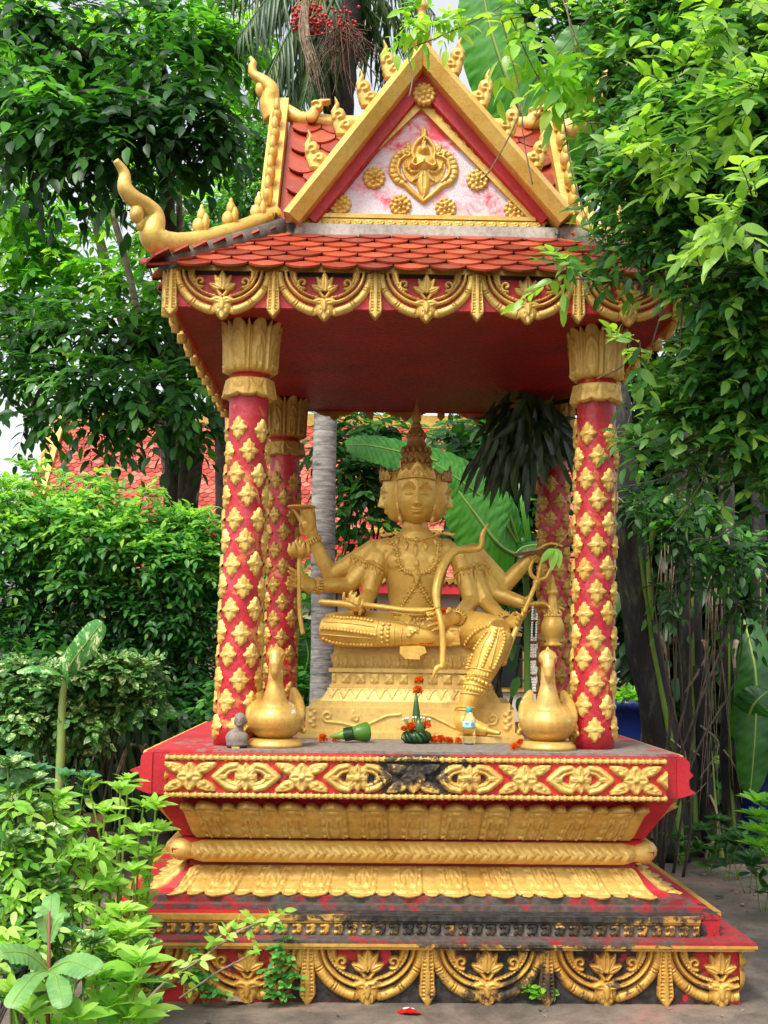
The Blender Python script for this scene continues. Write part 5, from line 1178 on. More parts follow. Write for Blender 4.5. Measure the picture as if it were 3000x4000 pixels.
def put_leaves(mb, pos, d, L, tint, tmpl, face=(0, -.35, 1), jit=.5):
    """leaves at pos pointing along d with blades turned roughly towards 'face'"""
    n = len(pos); d = unit(d); f = np.array(face, float)+rng.normal(0, jit, (n, 3)); z = unit(f-d*np.sum(f*d, 1)[:, None]); x = np.cross(d, z)
    L = np.broadcast_to(L, (n,))[:, None, None]; inst(mb, tmpl[0], tmpl[1], np.stack([x, d, z], 2)*L, pos, np.clip(tint, 0, 1))
def sprigs(mb, wood, S, A, length, nl, L, tint, tmpl, droop=.35, opp=True, spread=.9, face=(0, -.35, 1), jit=.35, tl=.15, wr=.004):
    """leafy twigs from S along A; leaves in two ranks; thin stems into wood"""
    n = len(S); A = unit(A); up = np.array([0, 0, 1.]); side = unit(np.cross(A, up)+rng.normal(0, .15, (n, 3)))
    Ls = np.broadcast_to(length, (n,)); P_all = []; D_all = []; T_all = []; LL = []
    for k in range(nl):
        t = (k//2+.6)/(nl/2+.1) if opp else (k+.6)/nl; sg = 1 if k % 2 else -1
        if k == nl-1: t, sg = 1.0, 0
        p = S+A*(Ls*t)[:, None]+np.array([0, 0, -1.])*(droop*Ls*t*t)[:, None]
        d = A*.65+side*(sg*spread)+rng.normal(0, .18, (n, 3))+np.array([0, 0, -droop*t]); P_all.append(p); D_all.append(d); T_all.append(tint+rng.normal(0, tl, n)); LL.append(L*rng.uniform(.75, 1.15, n))
    put_leaves(mb, np.concatenate(P_all), np.concatenate(D_all), np.concatenate(LL), np.concatenate(T_all), tmpl, face, jit)
    if wood is not None:
        ts = (0, .5, 1); rings = []
        for t in ts:
            p = S+A*(Ls*t)[:, None]+np.array([0, 0, -1.])*(droop*Ls*t*t)[:, None]; r = wr*(1.1-t*.8)
            rings.append(np.stack([p+side*r, p-side*r*.5+up*r*.8, p-side*r*.5-up*r*.8], 1))
        V = np.stack(rings, 1).reshape(-1, 3); b = (np.arange(n)*9)[:, None, None]; F = np.array([(i*3+j, i*3+(j+1) % 3, (i+1)*3+(j+1) % 3, (i+1)*3+j) for i in range(2) for j in range(3)])
        wood.add(V, (F[None]+b).reshape(-1, 4))
def clump_pts(c, rad, n, shell=.45):
    d = unit(rng.normal(size=(n, 3))); r = rng.uniform(shell, 1, n)**.7; return np.array(c)+d*np.array(rad)*r[:, None], d
def branchy(mb, a, b, r0, r1, wig=.06, n=6, k=8):
    a, b = np.array(a, float), np.array(b, float); L = np.linalg.norm(b-a); P_ = [a+(b-a)*t+rng.normal(0, wig*L, 3)*(0 < t < 1) for t in np.linspace(0, 1, n)]; o, _ = curve(P_, [1]*n, 3); mb.tube(o, np.linspace(r0, r1, len(o)), k, wob=.12); return P_
bark = plain('bark', '#4a3d30', .9, 0, '#2a221b', 12, .01); barkpale = plain('pale_bark', '#8a7c66', .85, 0, '#5d5140', 14, .008)
# ================================================================== TEMPLE BEHIND
temple = thing('temple_hall', 'large temple hall with two tiers of red tiled roof behind the trees', 'temple', (1.0, 27, .02))
farTile = tile_mat('far_roof_tile', '#8e2f20', '#a8422e', '#c06a58', .28); Yt = 22.0
def Pt(px, py, Y): return at(px, py, Y)
farT = None
def roof_plane(pxl, pxr, ptop, pbot, Y, depth, parent, name, gap=None):
    a = Pt(pxl, pbot, Y); b = Pt(pxr, pbot, Y); b[2] = a[2]; c = Pt((pxl+pxr)/2, ptop, Y+depth); mb = MB(); d = np.array([0, depth, c[2]-a[2]]); Lu = np.linalg.norm(d); rows = int(Lu/.15)
    tile_slope(mb, a, b, d, rows, .21, 1.5, tilt=.10); bk = MB(); bk.rings([[a-(0, 0, .1), b-(0, 0, .1), b+d-(0, 0, .1), a+d-(0, 0, .1)], [a, b, b+d, a+d]]); r_ = bk.build(name, farTile, parent, smooth=False, tint=True); mb.build('roof_tiles', farTile, r_, smooth=False, tint=True); return a, b, d, r_
a, b, d, r1_ = roof_plane(120, 2900, 1665, 2045, 22.0, 2.6, temple, 'upper_roof')
mb = MB(); mb.box(a[0]-.1, b[0], 24.5, 24.75, a[2]+d[2]-.05, a[2]+d[2]+.28); mb.build('ridge', golddim, r1_, smooth=False)
mb = MB(); mb.rings([[a+(-.25, -.1, -.2), a+(.1, -.1, -.2), a+(.1, .1, -.1), a+(-.25, .1, -.1)], [a+d+(-.25, -.1, .3), a+d+(.1, -.1, .3), a+d+(.1, .1, .4), a+d+(-.25, .1, .4)]]); mb.build('gable_edge', gold, r1_, smooth=False)
for k in range(9):
    p = a+d*(.08+.11*k)+(-.1, -.05, .12); mb = MB(); mb.ball(p, (.1, .08, .16)); mb.ball(p+(-.03, 0, .16), (.06, .05, .12)); mb.build('flame_finial', golddim, r1_)
mb = MB(); mb.tube(curve([a+d+(0, 0, .3), a+d+(-.2, 0, .9), a+d+(-.05, 0, 1.5), a+d+(-.2, 0, 2.1)], [.2]*4)[0], np.linspace(.16, .02, 19), 8); mb.build('horn_finial', golddim, r1_)
def fringe(px0, px1, py, Y, parent, h=.16, p=.13):
    a = Pt(px0, py, Y); b = Pt(px1, py, Y); z = a[2]; mb = MB(); relief(mb, lambda X, Y2: np.where(Y2 > h*.5, .02, np.where(np.abs(((X/p) % 1)-.5)*2 < np.clip(Y2/(h*.5), 0, 1)**.7, .02, 0)), a[0], b[0], 0, h, .022, lambda X, Y2, H: (X, Y-H, z-h+Y2), back=.02); mb.build('gold_fringe', golddim, parent)
    mb = MB(); mb.box(a[0], b[0], Y+.03, Y+.25, z-.36, z-.02); mb.build('red_fascia', red, parent, smooth=False)
fringe(110, 2900, 2045, 21.9, r1_)
a, b, d, r2_ = roof_plane(100, 2900, 2078, 2232, 21.0, 1.5, temple, 'lower_roof')
fringe(100, 2900, 2236, 20.9, r2_, .18, .15)
w0 = Pt(100, 2260, 21.4); mb = MB(); mb.box(w0[0], 8.5, 21.6, 27, .02, w0[2]); mb.build('wall', plain('temple_wall', '#b9b2a6', .8, 0, '#a8a196', 1.5), temple, smooth=False)
mb = MB(); z = Pt(1500, 2405, 21.4)[2]; mb.box(w0[0], 8.5, 21.35, 21.62, z-.1, z); mb.build('cream_ledge', plain('cream_plaster', '#e2d3ad', .7), temple, smooth=False)
for k, x in enumerate(np.linspace(-7.0, 7.0, 8)):
    mb = MB(); mb.box(x-.55, x+.55, 21.5, 21.62, .7, 2.05); f_ = mb.build('window_frame', golddim, temple, smooth=False); mb = MB(); mb.box(x-.42, x+.42, 21.47, 21.51, .8, 1.95); mb.build('pane', plain('dark_glass', '#14161a', .2), f_, smooth=False)
for k, x in enumerate(np.linspace(-6, 8, 8)):
    mb = MB(); mb.lathe((x, 21.1, .02), [(.2, 0), (.2, .2), (.13, .25), (.12, 2.0), (.18, 2.1), (.2, 2.4)], 14); mb.build('column', goldroof, temple)
# garden gold figures, pot and drum seen between the stems
for px, lab in ((2465, 'golden seated figure on a stand behind the right pillar'), (2985, 'golden figure behind the far right leaves')):
    c = at(px, 2800, 7.0); t = thing('golden_figure', lab, 'statue', (c[0], c[1], .02)); mb = MB(); mb.lathe((c[0], c[1], .02), [(.25, 0), (.25, .3), (.18, .4), (.2, c[2]-.4), (.25, c[2]-.1)], 14); mb.build('stand', goldroof, t)
    mb = MB(); mb.ball((c[0], c[1], c[2]+.05), (.2, .16, .12)); mb.tube([(c[0], c[1], c[2]), (c[0], c[1], c[2]+.3), (c[0], c[1], c[2]+.36)], [.14, .11, .04], 12); mb.ball((c[0], c[1], c[2]+.42), (.07, .07, .09)); mb.tube([(c[0]-.12, c[1]-.02, c[2]+.28), (c[0]-.18, c[1]-.06, c[2]+.12), (c[0]-.05, c[1]-.15, c[2]+.08)], [.04, .035, .025], 8); mb.tube([(c[0]+.12, c[1]-.02, c[2]+.28), (c[0]+.18, c[1]-.06, c[2]+.12), (c[0]+.05, c[1]-.15, c[2]+.08)], [.04, .035, .025], 8); mb.build('figure', goldroof, t)

# ================================================================== TREES ON THE LEFT
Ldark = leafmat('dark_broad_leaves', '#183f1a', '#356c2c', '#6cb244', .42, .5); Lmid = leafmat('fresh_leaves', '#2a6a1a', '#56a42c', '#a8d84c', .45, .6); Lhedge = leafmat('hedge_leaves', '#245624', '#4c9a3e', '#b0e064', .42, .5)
Lright = leafmat('glossy_leaves', '#265226', '#4a883c', '#a6d058', .36, .45); Lyoung = leafmat('young_leaves', '#3f8a26', '#79c23a', '#b4dc55', .42, .45)
def crown(mb, wd, clumps, dens, length, nl, L, tmpl, base, face=(0, -.4, 1), droop=.4, spread=.8, var=.22, outw=.7):
    for (px, py, Y, rpx, *ex) in clumps:
        up_ = .35 if dens > 60 else 0
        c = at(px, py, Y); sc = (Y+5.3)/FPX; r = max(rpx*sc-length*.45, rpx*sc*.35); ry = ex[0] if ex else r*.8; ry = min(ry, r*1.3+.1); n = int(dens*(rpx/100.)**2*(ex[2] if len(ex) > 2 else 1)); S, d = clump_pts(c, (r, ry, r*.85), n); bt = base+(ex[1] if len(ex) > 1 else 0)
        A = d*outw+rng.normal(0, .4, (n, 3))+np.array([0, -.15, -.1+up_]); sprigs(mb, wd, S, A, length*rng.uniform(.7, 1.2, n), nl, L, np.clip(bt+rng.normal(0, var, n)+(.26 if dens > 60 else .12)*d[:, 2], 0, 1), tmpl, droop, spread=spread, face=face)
def tree(name, label, cat, base, clumps, trunk, dens, length, nl, L, tmpl, mat, basetint, group=None, tb=bark, **kw):
    t = thing(name, label, cat, tuple(base), group); w = MB()
    for (pts, r0, r1) in trunk: o, _ = curve(pts, [1]*len(pts), 4); w.tube(o, np.linspace(r0, r1, len(o)), 12, wob=.08)
    mb = MB(); tw = MB(); crown(mb, tw, clumps, dens, length, nl, L, tmpl, basetint, **kw)
    # limbs from the trunk top to the clumps
    tip = np.array(trunk[0][0][-1])
    for q in clumps[::2]: branchy(w, tip, at(q[0], q[1], q[2]), trunk[0][2]*.8, .012, .04, 5, 6)
    w.build('trunk', tb, t); mb.build('crown', mat, t, smooth=True, tint=True); tw.build('twigs', bark, t, smooth=False); return t
G = lambda px, py, Y: at(px, py, Y)
def foot(px, Y): p = at(px, 2600, Y); return np.array([p[0], p[1], .0])
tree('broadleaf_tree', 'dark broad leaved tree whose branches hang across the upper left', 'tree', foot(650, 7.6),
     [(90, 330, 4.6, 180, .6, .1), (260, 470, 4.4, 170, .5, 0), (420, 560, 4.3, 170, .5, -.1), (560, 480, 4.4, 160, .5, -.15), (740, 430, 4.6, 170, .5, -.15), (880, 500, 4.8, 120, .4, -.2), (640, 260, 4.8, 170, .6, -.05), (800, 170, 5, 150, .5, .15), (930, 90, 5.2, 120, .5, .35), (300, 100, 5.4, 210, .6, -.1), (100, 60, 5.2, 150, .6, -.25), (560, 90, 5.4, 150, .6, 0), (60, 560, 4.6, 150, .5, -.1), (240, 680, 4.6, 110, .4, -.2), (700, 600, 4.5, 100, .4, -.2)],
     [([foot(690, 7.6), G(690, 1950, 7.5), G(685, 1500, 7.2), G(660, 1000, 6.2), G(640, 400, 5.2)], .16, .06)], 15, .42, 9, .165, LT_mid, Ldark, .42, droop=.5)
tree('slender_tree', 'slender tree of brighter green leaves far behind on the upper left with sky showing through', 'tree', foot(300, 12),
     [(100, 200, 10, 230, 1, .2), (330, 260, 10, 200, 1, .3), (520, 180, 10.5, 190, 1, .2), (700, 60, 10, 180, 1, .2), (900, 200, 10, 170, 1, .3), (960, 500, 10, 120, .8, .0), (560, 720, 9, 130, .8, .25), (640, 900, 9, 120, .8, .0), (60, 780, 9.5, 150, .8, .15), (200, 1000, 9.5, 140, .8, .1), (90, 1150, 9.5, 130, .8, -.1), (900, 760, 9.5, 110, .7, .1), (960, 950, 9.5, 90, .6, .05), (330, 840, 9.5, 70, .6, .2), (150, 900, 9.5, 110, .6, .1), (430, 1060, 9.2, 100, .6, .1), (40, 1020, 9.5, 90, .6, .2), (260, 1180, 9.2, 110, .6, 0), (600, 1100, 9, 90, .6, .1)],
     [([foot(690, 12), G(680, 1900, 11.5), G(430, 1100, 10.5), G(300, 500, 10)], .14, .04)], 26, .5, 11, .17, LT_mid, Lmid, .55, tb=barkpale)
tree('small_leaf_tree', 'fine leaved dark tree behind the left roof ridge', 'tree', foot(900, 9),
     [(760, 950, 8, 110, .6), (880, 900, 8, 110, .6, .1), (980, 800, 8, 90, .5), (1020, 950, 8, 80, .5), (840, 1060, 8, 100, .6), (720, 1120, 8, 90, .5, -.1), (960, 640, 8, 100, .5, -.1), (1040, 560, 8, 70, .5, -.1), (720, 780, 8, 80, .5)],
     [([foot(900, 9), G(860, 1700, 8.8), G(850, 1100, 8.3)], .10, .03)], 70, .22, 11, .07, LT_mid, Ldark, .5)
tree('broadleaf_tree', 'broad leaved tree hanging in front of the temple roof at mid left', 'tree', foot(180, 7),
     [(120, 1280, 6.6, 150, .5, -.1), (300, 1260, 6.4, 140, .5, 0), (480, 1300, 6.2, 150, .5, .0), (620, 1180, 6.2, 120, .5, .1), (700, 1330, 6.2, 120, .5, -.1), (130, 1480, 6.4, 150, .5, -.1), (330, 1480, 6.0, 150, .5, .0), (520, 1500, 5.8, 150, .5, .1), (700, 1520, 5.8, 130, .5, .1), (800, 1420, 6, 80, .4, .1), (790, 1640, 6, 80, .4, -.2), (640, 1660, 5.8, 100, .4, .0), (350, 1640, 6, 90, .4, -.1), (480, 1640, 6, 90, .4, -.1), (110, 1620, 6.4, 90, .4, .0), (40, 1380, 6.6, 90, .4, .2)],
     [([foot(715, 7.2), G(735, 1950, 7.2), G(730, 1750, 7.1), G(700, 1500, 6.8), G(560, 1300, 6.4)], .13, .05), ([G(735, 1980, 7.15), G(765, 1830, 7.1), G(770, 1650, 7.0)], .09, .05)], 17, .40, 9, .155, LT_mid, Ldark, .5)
for pts, r0, lab in (([G(655, 330, 6), G(690, 560, 6), G(703, 900, 6), G(706, 1500, 6.2), G(700, 1800, 7.4), foot(700, 7.6)], .035, 'straight slender pale sapling stem rising behind the left roof corner'), ([G(300, 540, 7), G(390, 700, 7), G(470, 940, 7), G(560, 1300, 7.2), G(680, 1700, 7.8), foot(690, 8)], .04, 'slanting slender sapling stem across the sky gap on the left')):
    mb = MB(); o, _ = curve(pts, [1]*len(pts), 6); mb.tube(o, np.linspace(r0*.7, r0*1.2, len(o)), 8, wob=.1); t = thing('sapling', lab, 'sapling', tuple(pts[-1])); mb.build('stem', barkpale, t)
    mb = MB(); tw = MB(); S = o[:14:2]; n = len(S); sprigs(mb, tw, S, np.stack([rng.normal(0, 1, n), rng.normal(0, 1, n), np.full(n, .2)], 1), .4, 9, .16, np.full(n, .5), LT_mid); mb.build('crown', Lmid, t, tint=True)
# hedge of shrubs
def shrub(name, label, px, Y, clumps, dens, length, nl, L, tmpl, mat, bt, stems=8, group=None, smr=.012, **kw):
    b = foot(px, Y); b[2] = .04; t = thing(name, label, 'shrub', tuple(b), group); mb = MB(); tw = MB(); crown(mb, tw, clumps, dens, length, nl, L, tmpl, bt, **kw); st = MB()
    for q in clumps: branchy(st, b+rng.normal(0, .12, 3)*(1, 1, 0), at(q[0], q[1], q[2]), smr, .004, .03, 5, 6)
    st.build('stems', bark, t); mb.build('foliage', mat, t, tint=True); tw.build('twigs', bark, t, smooth=False); return t
gh = 'hedge shrubs behind the shrine'
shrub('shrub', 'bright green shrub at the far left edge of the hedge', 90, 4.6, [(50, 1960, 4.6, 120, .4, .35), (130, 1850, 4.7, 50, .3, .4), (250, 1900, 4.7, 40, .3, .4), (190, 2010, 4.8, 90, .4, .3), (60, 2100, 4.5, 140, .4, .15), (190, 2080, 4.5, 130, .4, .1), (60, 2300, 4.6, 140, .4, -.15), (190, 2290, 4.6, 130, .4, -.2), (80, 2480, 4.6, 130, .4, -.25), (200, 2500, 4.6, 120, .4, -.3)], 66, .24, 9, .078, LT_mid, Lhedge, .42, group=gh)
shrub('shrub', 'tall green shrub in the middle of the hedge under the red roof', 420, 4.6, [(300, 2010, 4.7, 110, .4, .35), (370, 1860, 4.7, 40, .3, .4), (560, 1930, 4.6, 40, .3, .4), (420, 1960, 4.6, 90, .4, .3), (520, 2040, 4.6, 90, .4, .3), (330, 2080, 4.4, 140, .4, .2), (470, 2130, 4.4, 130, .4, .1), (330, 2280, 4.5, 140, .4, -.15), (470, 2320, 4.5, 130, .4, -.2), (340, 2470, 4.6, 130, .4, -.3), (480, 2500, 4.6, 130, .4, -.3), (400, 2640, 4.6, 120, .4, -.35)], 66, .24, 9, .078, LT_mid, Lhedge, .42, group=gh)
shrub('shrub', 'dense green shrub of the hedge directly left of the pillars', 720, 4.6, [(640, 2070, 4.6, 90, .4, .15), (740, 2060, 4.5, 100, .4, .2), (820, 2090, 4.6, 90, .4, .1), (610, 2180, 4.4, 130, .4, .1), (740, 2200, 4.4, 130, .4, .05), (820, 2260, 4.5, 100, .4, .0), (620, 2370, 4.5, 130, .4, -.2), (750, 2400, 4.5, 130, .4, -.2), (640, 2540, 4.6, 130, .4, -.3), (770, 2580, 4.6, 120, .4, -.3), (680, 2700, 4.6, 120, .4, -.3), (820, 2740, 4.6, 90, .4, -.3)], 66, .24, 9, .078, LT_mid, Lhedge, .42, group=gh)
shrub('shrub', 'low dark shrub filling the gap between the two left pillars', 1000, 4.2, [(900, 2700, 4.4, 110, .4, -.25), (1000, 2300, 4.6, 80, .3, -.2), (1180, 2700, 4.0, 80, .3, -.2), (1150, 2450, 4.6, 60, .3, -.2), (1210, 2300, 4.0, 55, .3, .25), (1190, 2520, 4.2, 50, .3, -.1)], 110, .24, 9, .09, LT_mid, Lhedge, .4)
# dark thickets that close the view behind the shrine
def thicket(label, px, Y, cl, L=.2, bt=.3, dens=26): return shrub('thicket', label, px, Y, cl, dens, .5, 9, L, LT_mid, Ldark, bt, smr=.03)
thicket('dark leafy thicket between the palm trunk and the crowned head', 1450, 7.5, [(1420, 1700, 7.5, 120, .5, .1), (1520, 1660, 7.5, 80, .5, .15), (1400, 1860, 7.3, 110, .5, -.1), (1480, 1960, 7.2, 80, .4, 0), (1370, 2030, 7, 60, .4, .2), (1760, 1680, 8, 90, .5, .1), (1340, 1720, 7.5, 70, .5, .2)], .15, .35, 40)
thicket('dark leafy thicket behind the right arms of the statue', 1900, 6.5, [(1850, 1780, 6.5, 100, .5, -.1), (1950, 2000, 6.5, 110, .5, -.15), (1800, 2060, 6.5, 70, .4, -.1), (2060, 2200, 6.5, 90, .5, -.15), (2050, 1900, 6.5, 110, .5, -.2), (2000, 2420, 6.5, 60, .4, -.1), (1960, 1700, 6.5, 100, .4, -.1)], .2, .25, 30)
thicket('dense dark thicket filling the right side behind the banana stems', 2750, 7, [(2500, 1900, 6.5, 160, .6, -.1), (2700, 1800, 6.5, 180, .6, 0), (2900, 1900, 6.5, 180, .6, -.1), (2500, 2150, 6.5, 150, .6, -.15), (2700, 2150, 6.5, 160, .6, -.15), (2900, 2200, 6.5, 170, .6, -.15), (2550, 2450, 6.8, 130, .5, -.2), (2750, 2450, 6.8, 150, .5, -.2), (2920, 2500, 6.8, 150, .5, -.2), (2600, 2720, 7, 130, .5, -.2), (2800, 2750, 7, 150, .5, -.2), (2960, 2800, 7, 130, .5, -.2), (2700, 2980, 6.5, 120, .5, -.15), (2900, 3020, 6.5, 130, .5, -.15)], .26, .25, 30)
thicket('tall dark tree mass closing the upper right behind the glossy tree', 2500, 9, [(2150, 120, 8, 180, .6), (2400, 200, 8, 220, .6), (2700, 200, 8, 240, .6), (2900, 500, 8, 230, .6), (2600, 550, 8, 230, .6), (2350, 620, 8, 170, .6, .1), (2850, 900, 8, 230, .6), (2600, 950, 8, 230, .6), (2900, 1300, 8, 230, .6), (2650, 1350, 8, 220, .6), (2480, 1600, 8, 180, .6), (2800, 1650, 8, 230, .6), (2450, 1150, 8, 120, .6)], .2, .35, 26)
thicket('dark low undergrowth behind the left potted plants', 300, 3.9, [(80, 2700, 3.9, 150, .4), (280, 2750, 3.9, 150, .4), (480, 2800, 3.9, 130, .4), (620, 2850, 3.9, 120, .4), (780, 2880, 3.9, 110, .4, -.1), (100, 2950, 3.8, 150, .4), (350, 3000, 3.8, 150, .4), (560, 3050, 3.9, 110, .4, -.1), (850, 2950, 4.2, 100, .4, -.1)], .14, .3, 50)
# ================================================================== PALM, BANANAS
def palm_bark():
    t = NT('palm_bark'); n = t.noise(5, 7, .75, stretch=(1, 1, 5)); c = t.ramp(n, [(.34, lin('#55524e')), (.46, lin('#8a867f')), (.6, lin('#b3afa8')), (.75, lin('#bdb9b2'))]); w = t.n('TexWave', wave_type='BANDS', bands_direction='Z'); w.inputs['Scale'].default_value = 3.1; w.inputs['Distortion'].default_value = 3.5; w.inputs['Detail'].default_value = 3; t.l(t.pos, w.inputs['Vector'])
    c = t.mix(t.ramp(w.outputs['Fac'], [(.0, .45), (.06, 0.)]), c, lin('#4a4743')); t.l(c, t.p.inputs['Base Color']); t.p.inputs['Roughness'].default_value = .9; t.bump(t.math('ADD', t.noise(40, 6, .7, stretch=(1, 1, 4)), t.math('MULTIPLY', w.outputs['Fac'], .25)), .01, .6); return t.m
pf_ = foot(1255, 3.5); palm = thing('palm_tree', 'tall palm with smooth grey trunk, hanging red fruits and dry fibres above the roof', 'palm tree', tuple(pf_))
mb = MB(); o, _ = curve([pf_, G(1262, 2640, 3.5), G(1262, 2100, 3.5), G(1271, 1640, 3.5), G(1290, 900, 3.6)], [1]*5, 10); r_ = np.interp(np.linspace(0, 1, len(o)), [0, .3, 1], [.115, .092, .085]); r_ = r_*(1+.008*np.sin(np.arange(len(o))*1.9)); mb.tube(o, r_, 20); mb.build('trunk', palm_bark(), palm)
dkf = plain('dark_palm_fibre', '#3a2c22', .95, 0, '#17120e', 18, .02); mb = MB(); o, _ = curve([G(1290, 900, 3.6), G(1320, 450, 3.65), G(1338, 150, 3.7), G(1350, -250, 3.7)], [1]*4, 8); mb.tube(o, np.linspace(.10, .16, len(o))*(1+.05*np.sin(np.arange(len(o))*2.3)), 16, wob=.1); mb.build('crown_shaft', dkf, palm)
frm = leafmat('palm_frond', '#1d3a1a', '#3a6030', '#7c8a48', .4, .3)
def frond(root, tip, sag, nleaf, L, name='frond', tint=.5, hang=.5):
    root, tip = np.array(root, float), np.array(tip, float); ts = np.linspace(0, 1, 12); P_ = np.array([root+(tip-root)*t+np.array([0, 0, sag*math.sin(t*PI)]) for t in ts]); mb = MB(); mb.tube(P_, np.linspace(.018, .004, 12), 6, tint=.6); fr = mb.build(name, frm, palm, tint=True)
    mb = MB(); q = np.linspace(.12, 1, nleaf); pos = np.stack([np.interp(q, ts, P_[:, i]) for i in range(3)], 1); ax = unit(np.gradient(pos, axis=0)); sd = unit(np.cross(ax, (0, 0, 1.)))
    for s_ in (-1, 1): put_leaves(mb, pos, ax*.7+sd*s_*.7+np.array([0, 0, -hang])+rng.normal(0, .08, (nleaf, 3)), L*rng.uniform(.7, 1.1, nleaf)*np.sin(np.clip(q, 0, 1)*PI*.8+.3), tint+rng.normal(0, .2, nleaf), PLT, (0, -.6, 1), .3)
    mb.build('leaflets', frm, fr, tint=True)
PLT = leaf_tmpl(.055, .3, .45, 6)
cen = G(1345, -60, 3.7)
for tx, ty, tY, sg, n, L, hg in ((1010, 380, 3.2, .25, 60, .62, .9), (1100, 500, 3.3, .2, 60, .6, 1.0), (930, 150, 3.3, .3, 60, .6, .8), (1180, 420, 3.0, .2, 50, .55, 1.2), (1700, 60, 3.4, .25, 50, .5, .9), (1520, 330, 4.4, .2, 50, .5, 1.0), (1620, 200, 4.6, .2, 50, .5, 1), (860, -60, 3.5, .2, 50, .6, .9)):
    frond(cen, G(tx, ty, tY), sg, n, L, tint=.45, hang=hg)
mb = MB(); fm = plain('palm_fruit', '#a8161a', .35, 0, '#c8302a', 30, .001); tw = MB(); berries = MB()
top = G(1270, -80, 3.25); bc_ = G(1205, 70, 3.2)
for k in range(170):
    d = unit(rng.normal(size=3)); e = bc_+d*np.array([.155, .10, .13])*rng.uniform(.5, 1); e = e+(0, 0, -.04*rng.random())
    if k % 3 == 0: tw.tube(curve([top, (top+e)/2+rng.normal(0, .03, 3), e], [1]*3, 3)[0], .0035, 4)
    berries.ball(e, .0125, 7, 5)
ft = berries.build('fruit_cluster', fm, palm); berries = MB()
for k in range(40):
    e = G(1330+rng.normal(0, 35), 100+rng.normal(0, 50), 3.1); berries.ball(e, .0125, 7, 5)
berries.build('fruit_cluster', fm, palm); tw.build('fruit_stalks', plain('dry_stalk', '#9a8a5a', .8), ft)
dry = plain('dry_sheath', '#a39078', .85, 0, '#6e5d4a', 25, .006)
for k in range(16):
    x0 = 1190+rng.normal(0, 14); x1 = 1200+k*6+rng.normal(0, 12); ye = 300+rng.uniform(0, 140); mb = MB(); mb.tube(curve([G(1190+rng.normal(0, 8), -20, 3.12), G(x0, 130, 3.08), G((x0+x1)/2+rng.normal(0, 8), 250, 3.08), G(x1, ye, 3.1)], [1]*4, 5)[0], np.linspace(.016, .003, 16), 5, flat=.35); mb.build('dry_sheath_strip', dry, palm)
dst = MB()
for k in range(70):
    a = G(1330+rng.normal(0, 20), 90+rng.normal(0, 30), 3.15); e = G(1350+rng.normal(0, 75), 230+rng.normal(0, 75), 3.05); dst.tube(curve([a, (a+e)/2+rng.normal(0, .04, 3), e], [1]*3, 4)[0], .0035, 4); m_ = (a+e)/2; dst.tube([m_, m_+rng.normal(0, .07, 3)], .003, 4)
dst.build('dry_flower_stalks', plain('brown_stalk', '#5a4030', .9), palm)
# banana leaves
def ban_mat(name, a, b, c):
    t = NT(name); at_ = t.n('Attribute', attribute_name='tint'); at2 = t.n('Attribute', attribute_name='rib'); c_ = t.ramp(at_.outputs['Fac'], [(0., lin(a)), (.5, lin(b)), (1., lin(c))]); w = t.n('TexNoise'); w.inputs['Scale'].default_value = 3; t.l(t.pos, w.inputs['Vector']); c_ = t.mix(t.ramp(w.outputs['Fac'], [(.4, 0.), (.7, .4)]), c_, lin(c)); t.l(c_, t.p.inputs['Base Color']); t.p.inputs['Roughness'].default_value = .33
    tr = t.n('BsdfTranslucent'); t.l(t.mix(1., c_, (1.4, 1.7, .4, 1), 'MULTIPLY'), tr.inputs[0]); mx = t.n('MixShader'); mx.inputs[0].default_value = .4; t.l(t.p.outputs[0], mx.inputs[1]); t.l(tr.outputs[0], mx.inputs[2]); t.l(mx.outputs[0], t.out.inputs[0]); return t.m
banm = ban_mat('banana_leaf', '#16401a', '#2a6a24', '#5aa038'); bstem = leafmat('banana_stalk', '#2c4a1a', '#5a7c2c', '#8aa84a', .45, .05)
def banleaf(parent, pts, W, nrm=(0, -1, .4), tint=.5, fold=.25, ragged=.0, name='leaf'):
    P_, _ = curve(pts, [1]*len(pts), 14); n = len(P_); T = unit(np.gradient(P_, axis=0)); N = np.array(nrm, float); t = np.linspace(0, 1, n); w = W/2*np.sin(np.clip(t*.93+.05, 0, 1)*PI)**.5; mb = MB(); V = []
    js = np.linspace(-1, 1, 13)
    for i in range(n):
        z = N-T[i]*(N@T[i]); z /= np.linalg.norm(z); x = np.cross(T[i], z)
        for j in js: rip = .012*math.sin(i*1.9+j*2)*abs(j)*W*2; cut = 1-ragged*abs(j)*(math.sin(i*2.7) > .4); V.append(P_[i]+x*w[i]*j*cut-z*(abs(j)**1.5*w[i]*fold-rip))
    F = [(i*13+j, i*13+j+1, (i+1)*13+j+1, (i+1)*13+j) for i in range(n-1) for j in range(12)]; tt_ = np.array([[tint+(.16 if (i+abs(j-6)//2) % 2 else -.12)+(.25 if j == 6 else 0)+(.3*(rng.random()-.5)) for j in range(13)] for i in range(n)]).ravel(); mb.add(V, F, tint=np.clip(tt_, 0, 1)); lf = mb.build(name, banm, parent, tint=True); mb = MB(); mb.tube(P_-N*.0, np.linspace(.02, .004, n)*W/.4, 6, tint=.9); mb.build('midrib', bstem, lf, tint=True); return lf
def banana(label, base, stem, leaves, r=.08):
    t = thing('banana_plant', label, 'banana plant', tuple(base), group='banana plants around the shrine'); mb = MB(); o, _ = curve([base]+stem, [1]*(len(stem)+1), 5); mb.tube(o, np.linspace(r, r*.5, len(o)), 12, tint=.4); mb.build('stem', bstem, t, tint=True)
    for (pts, W, nr, ti) in leaves: banleaf(t, pts, W, nr, ti)
    return t
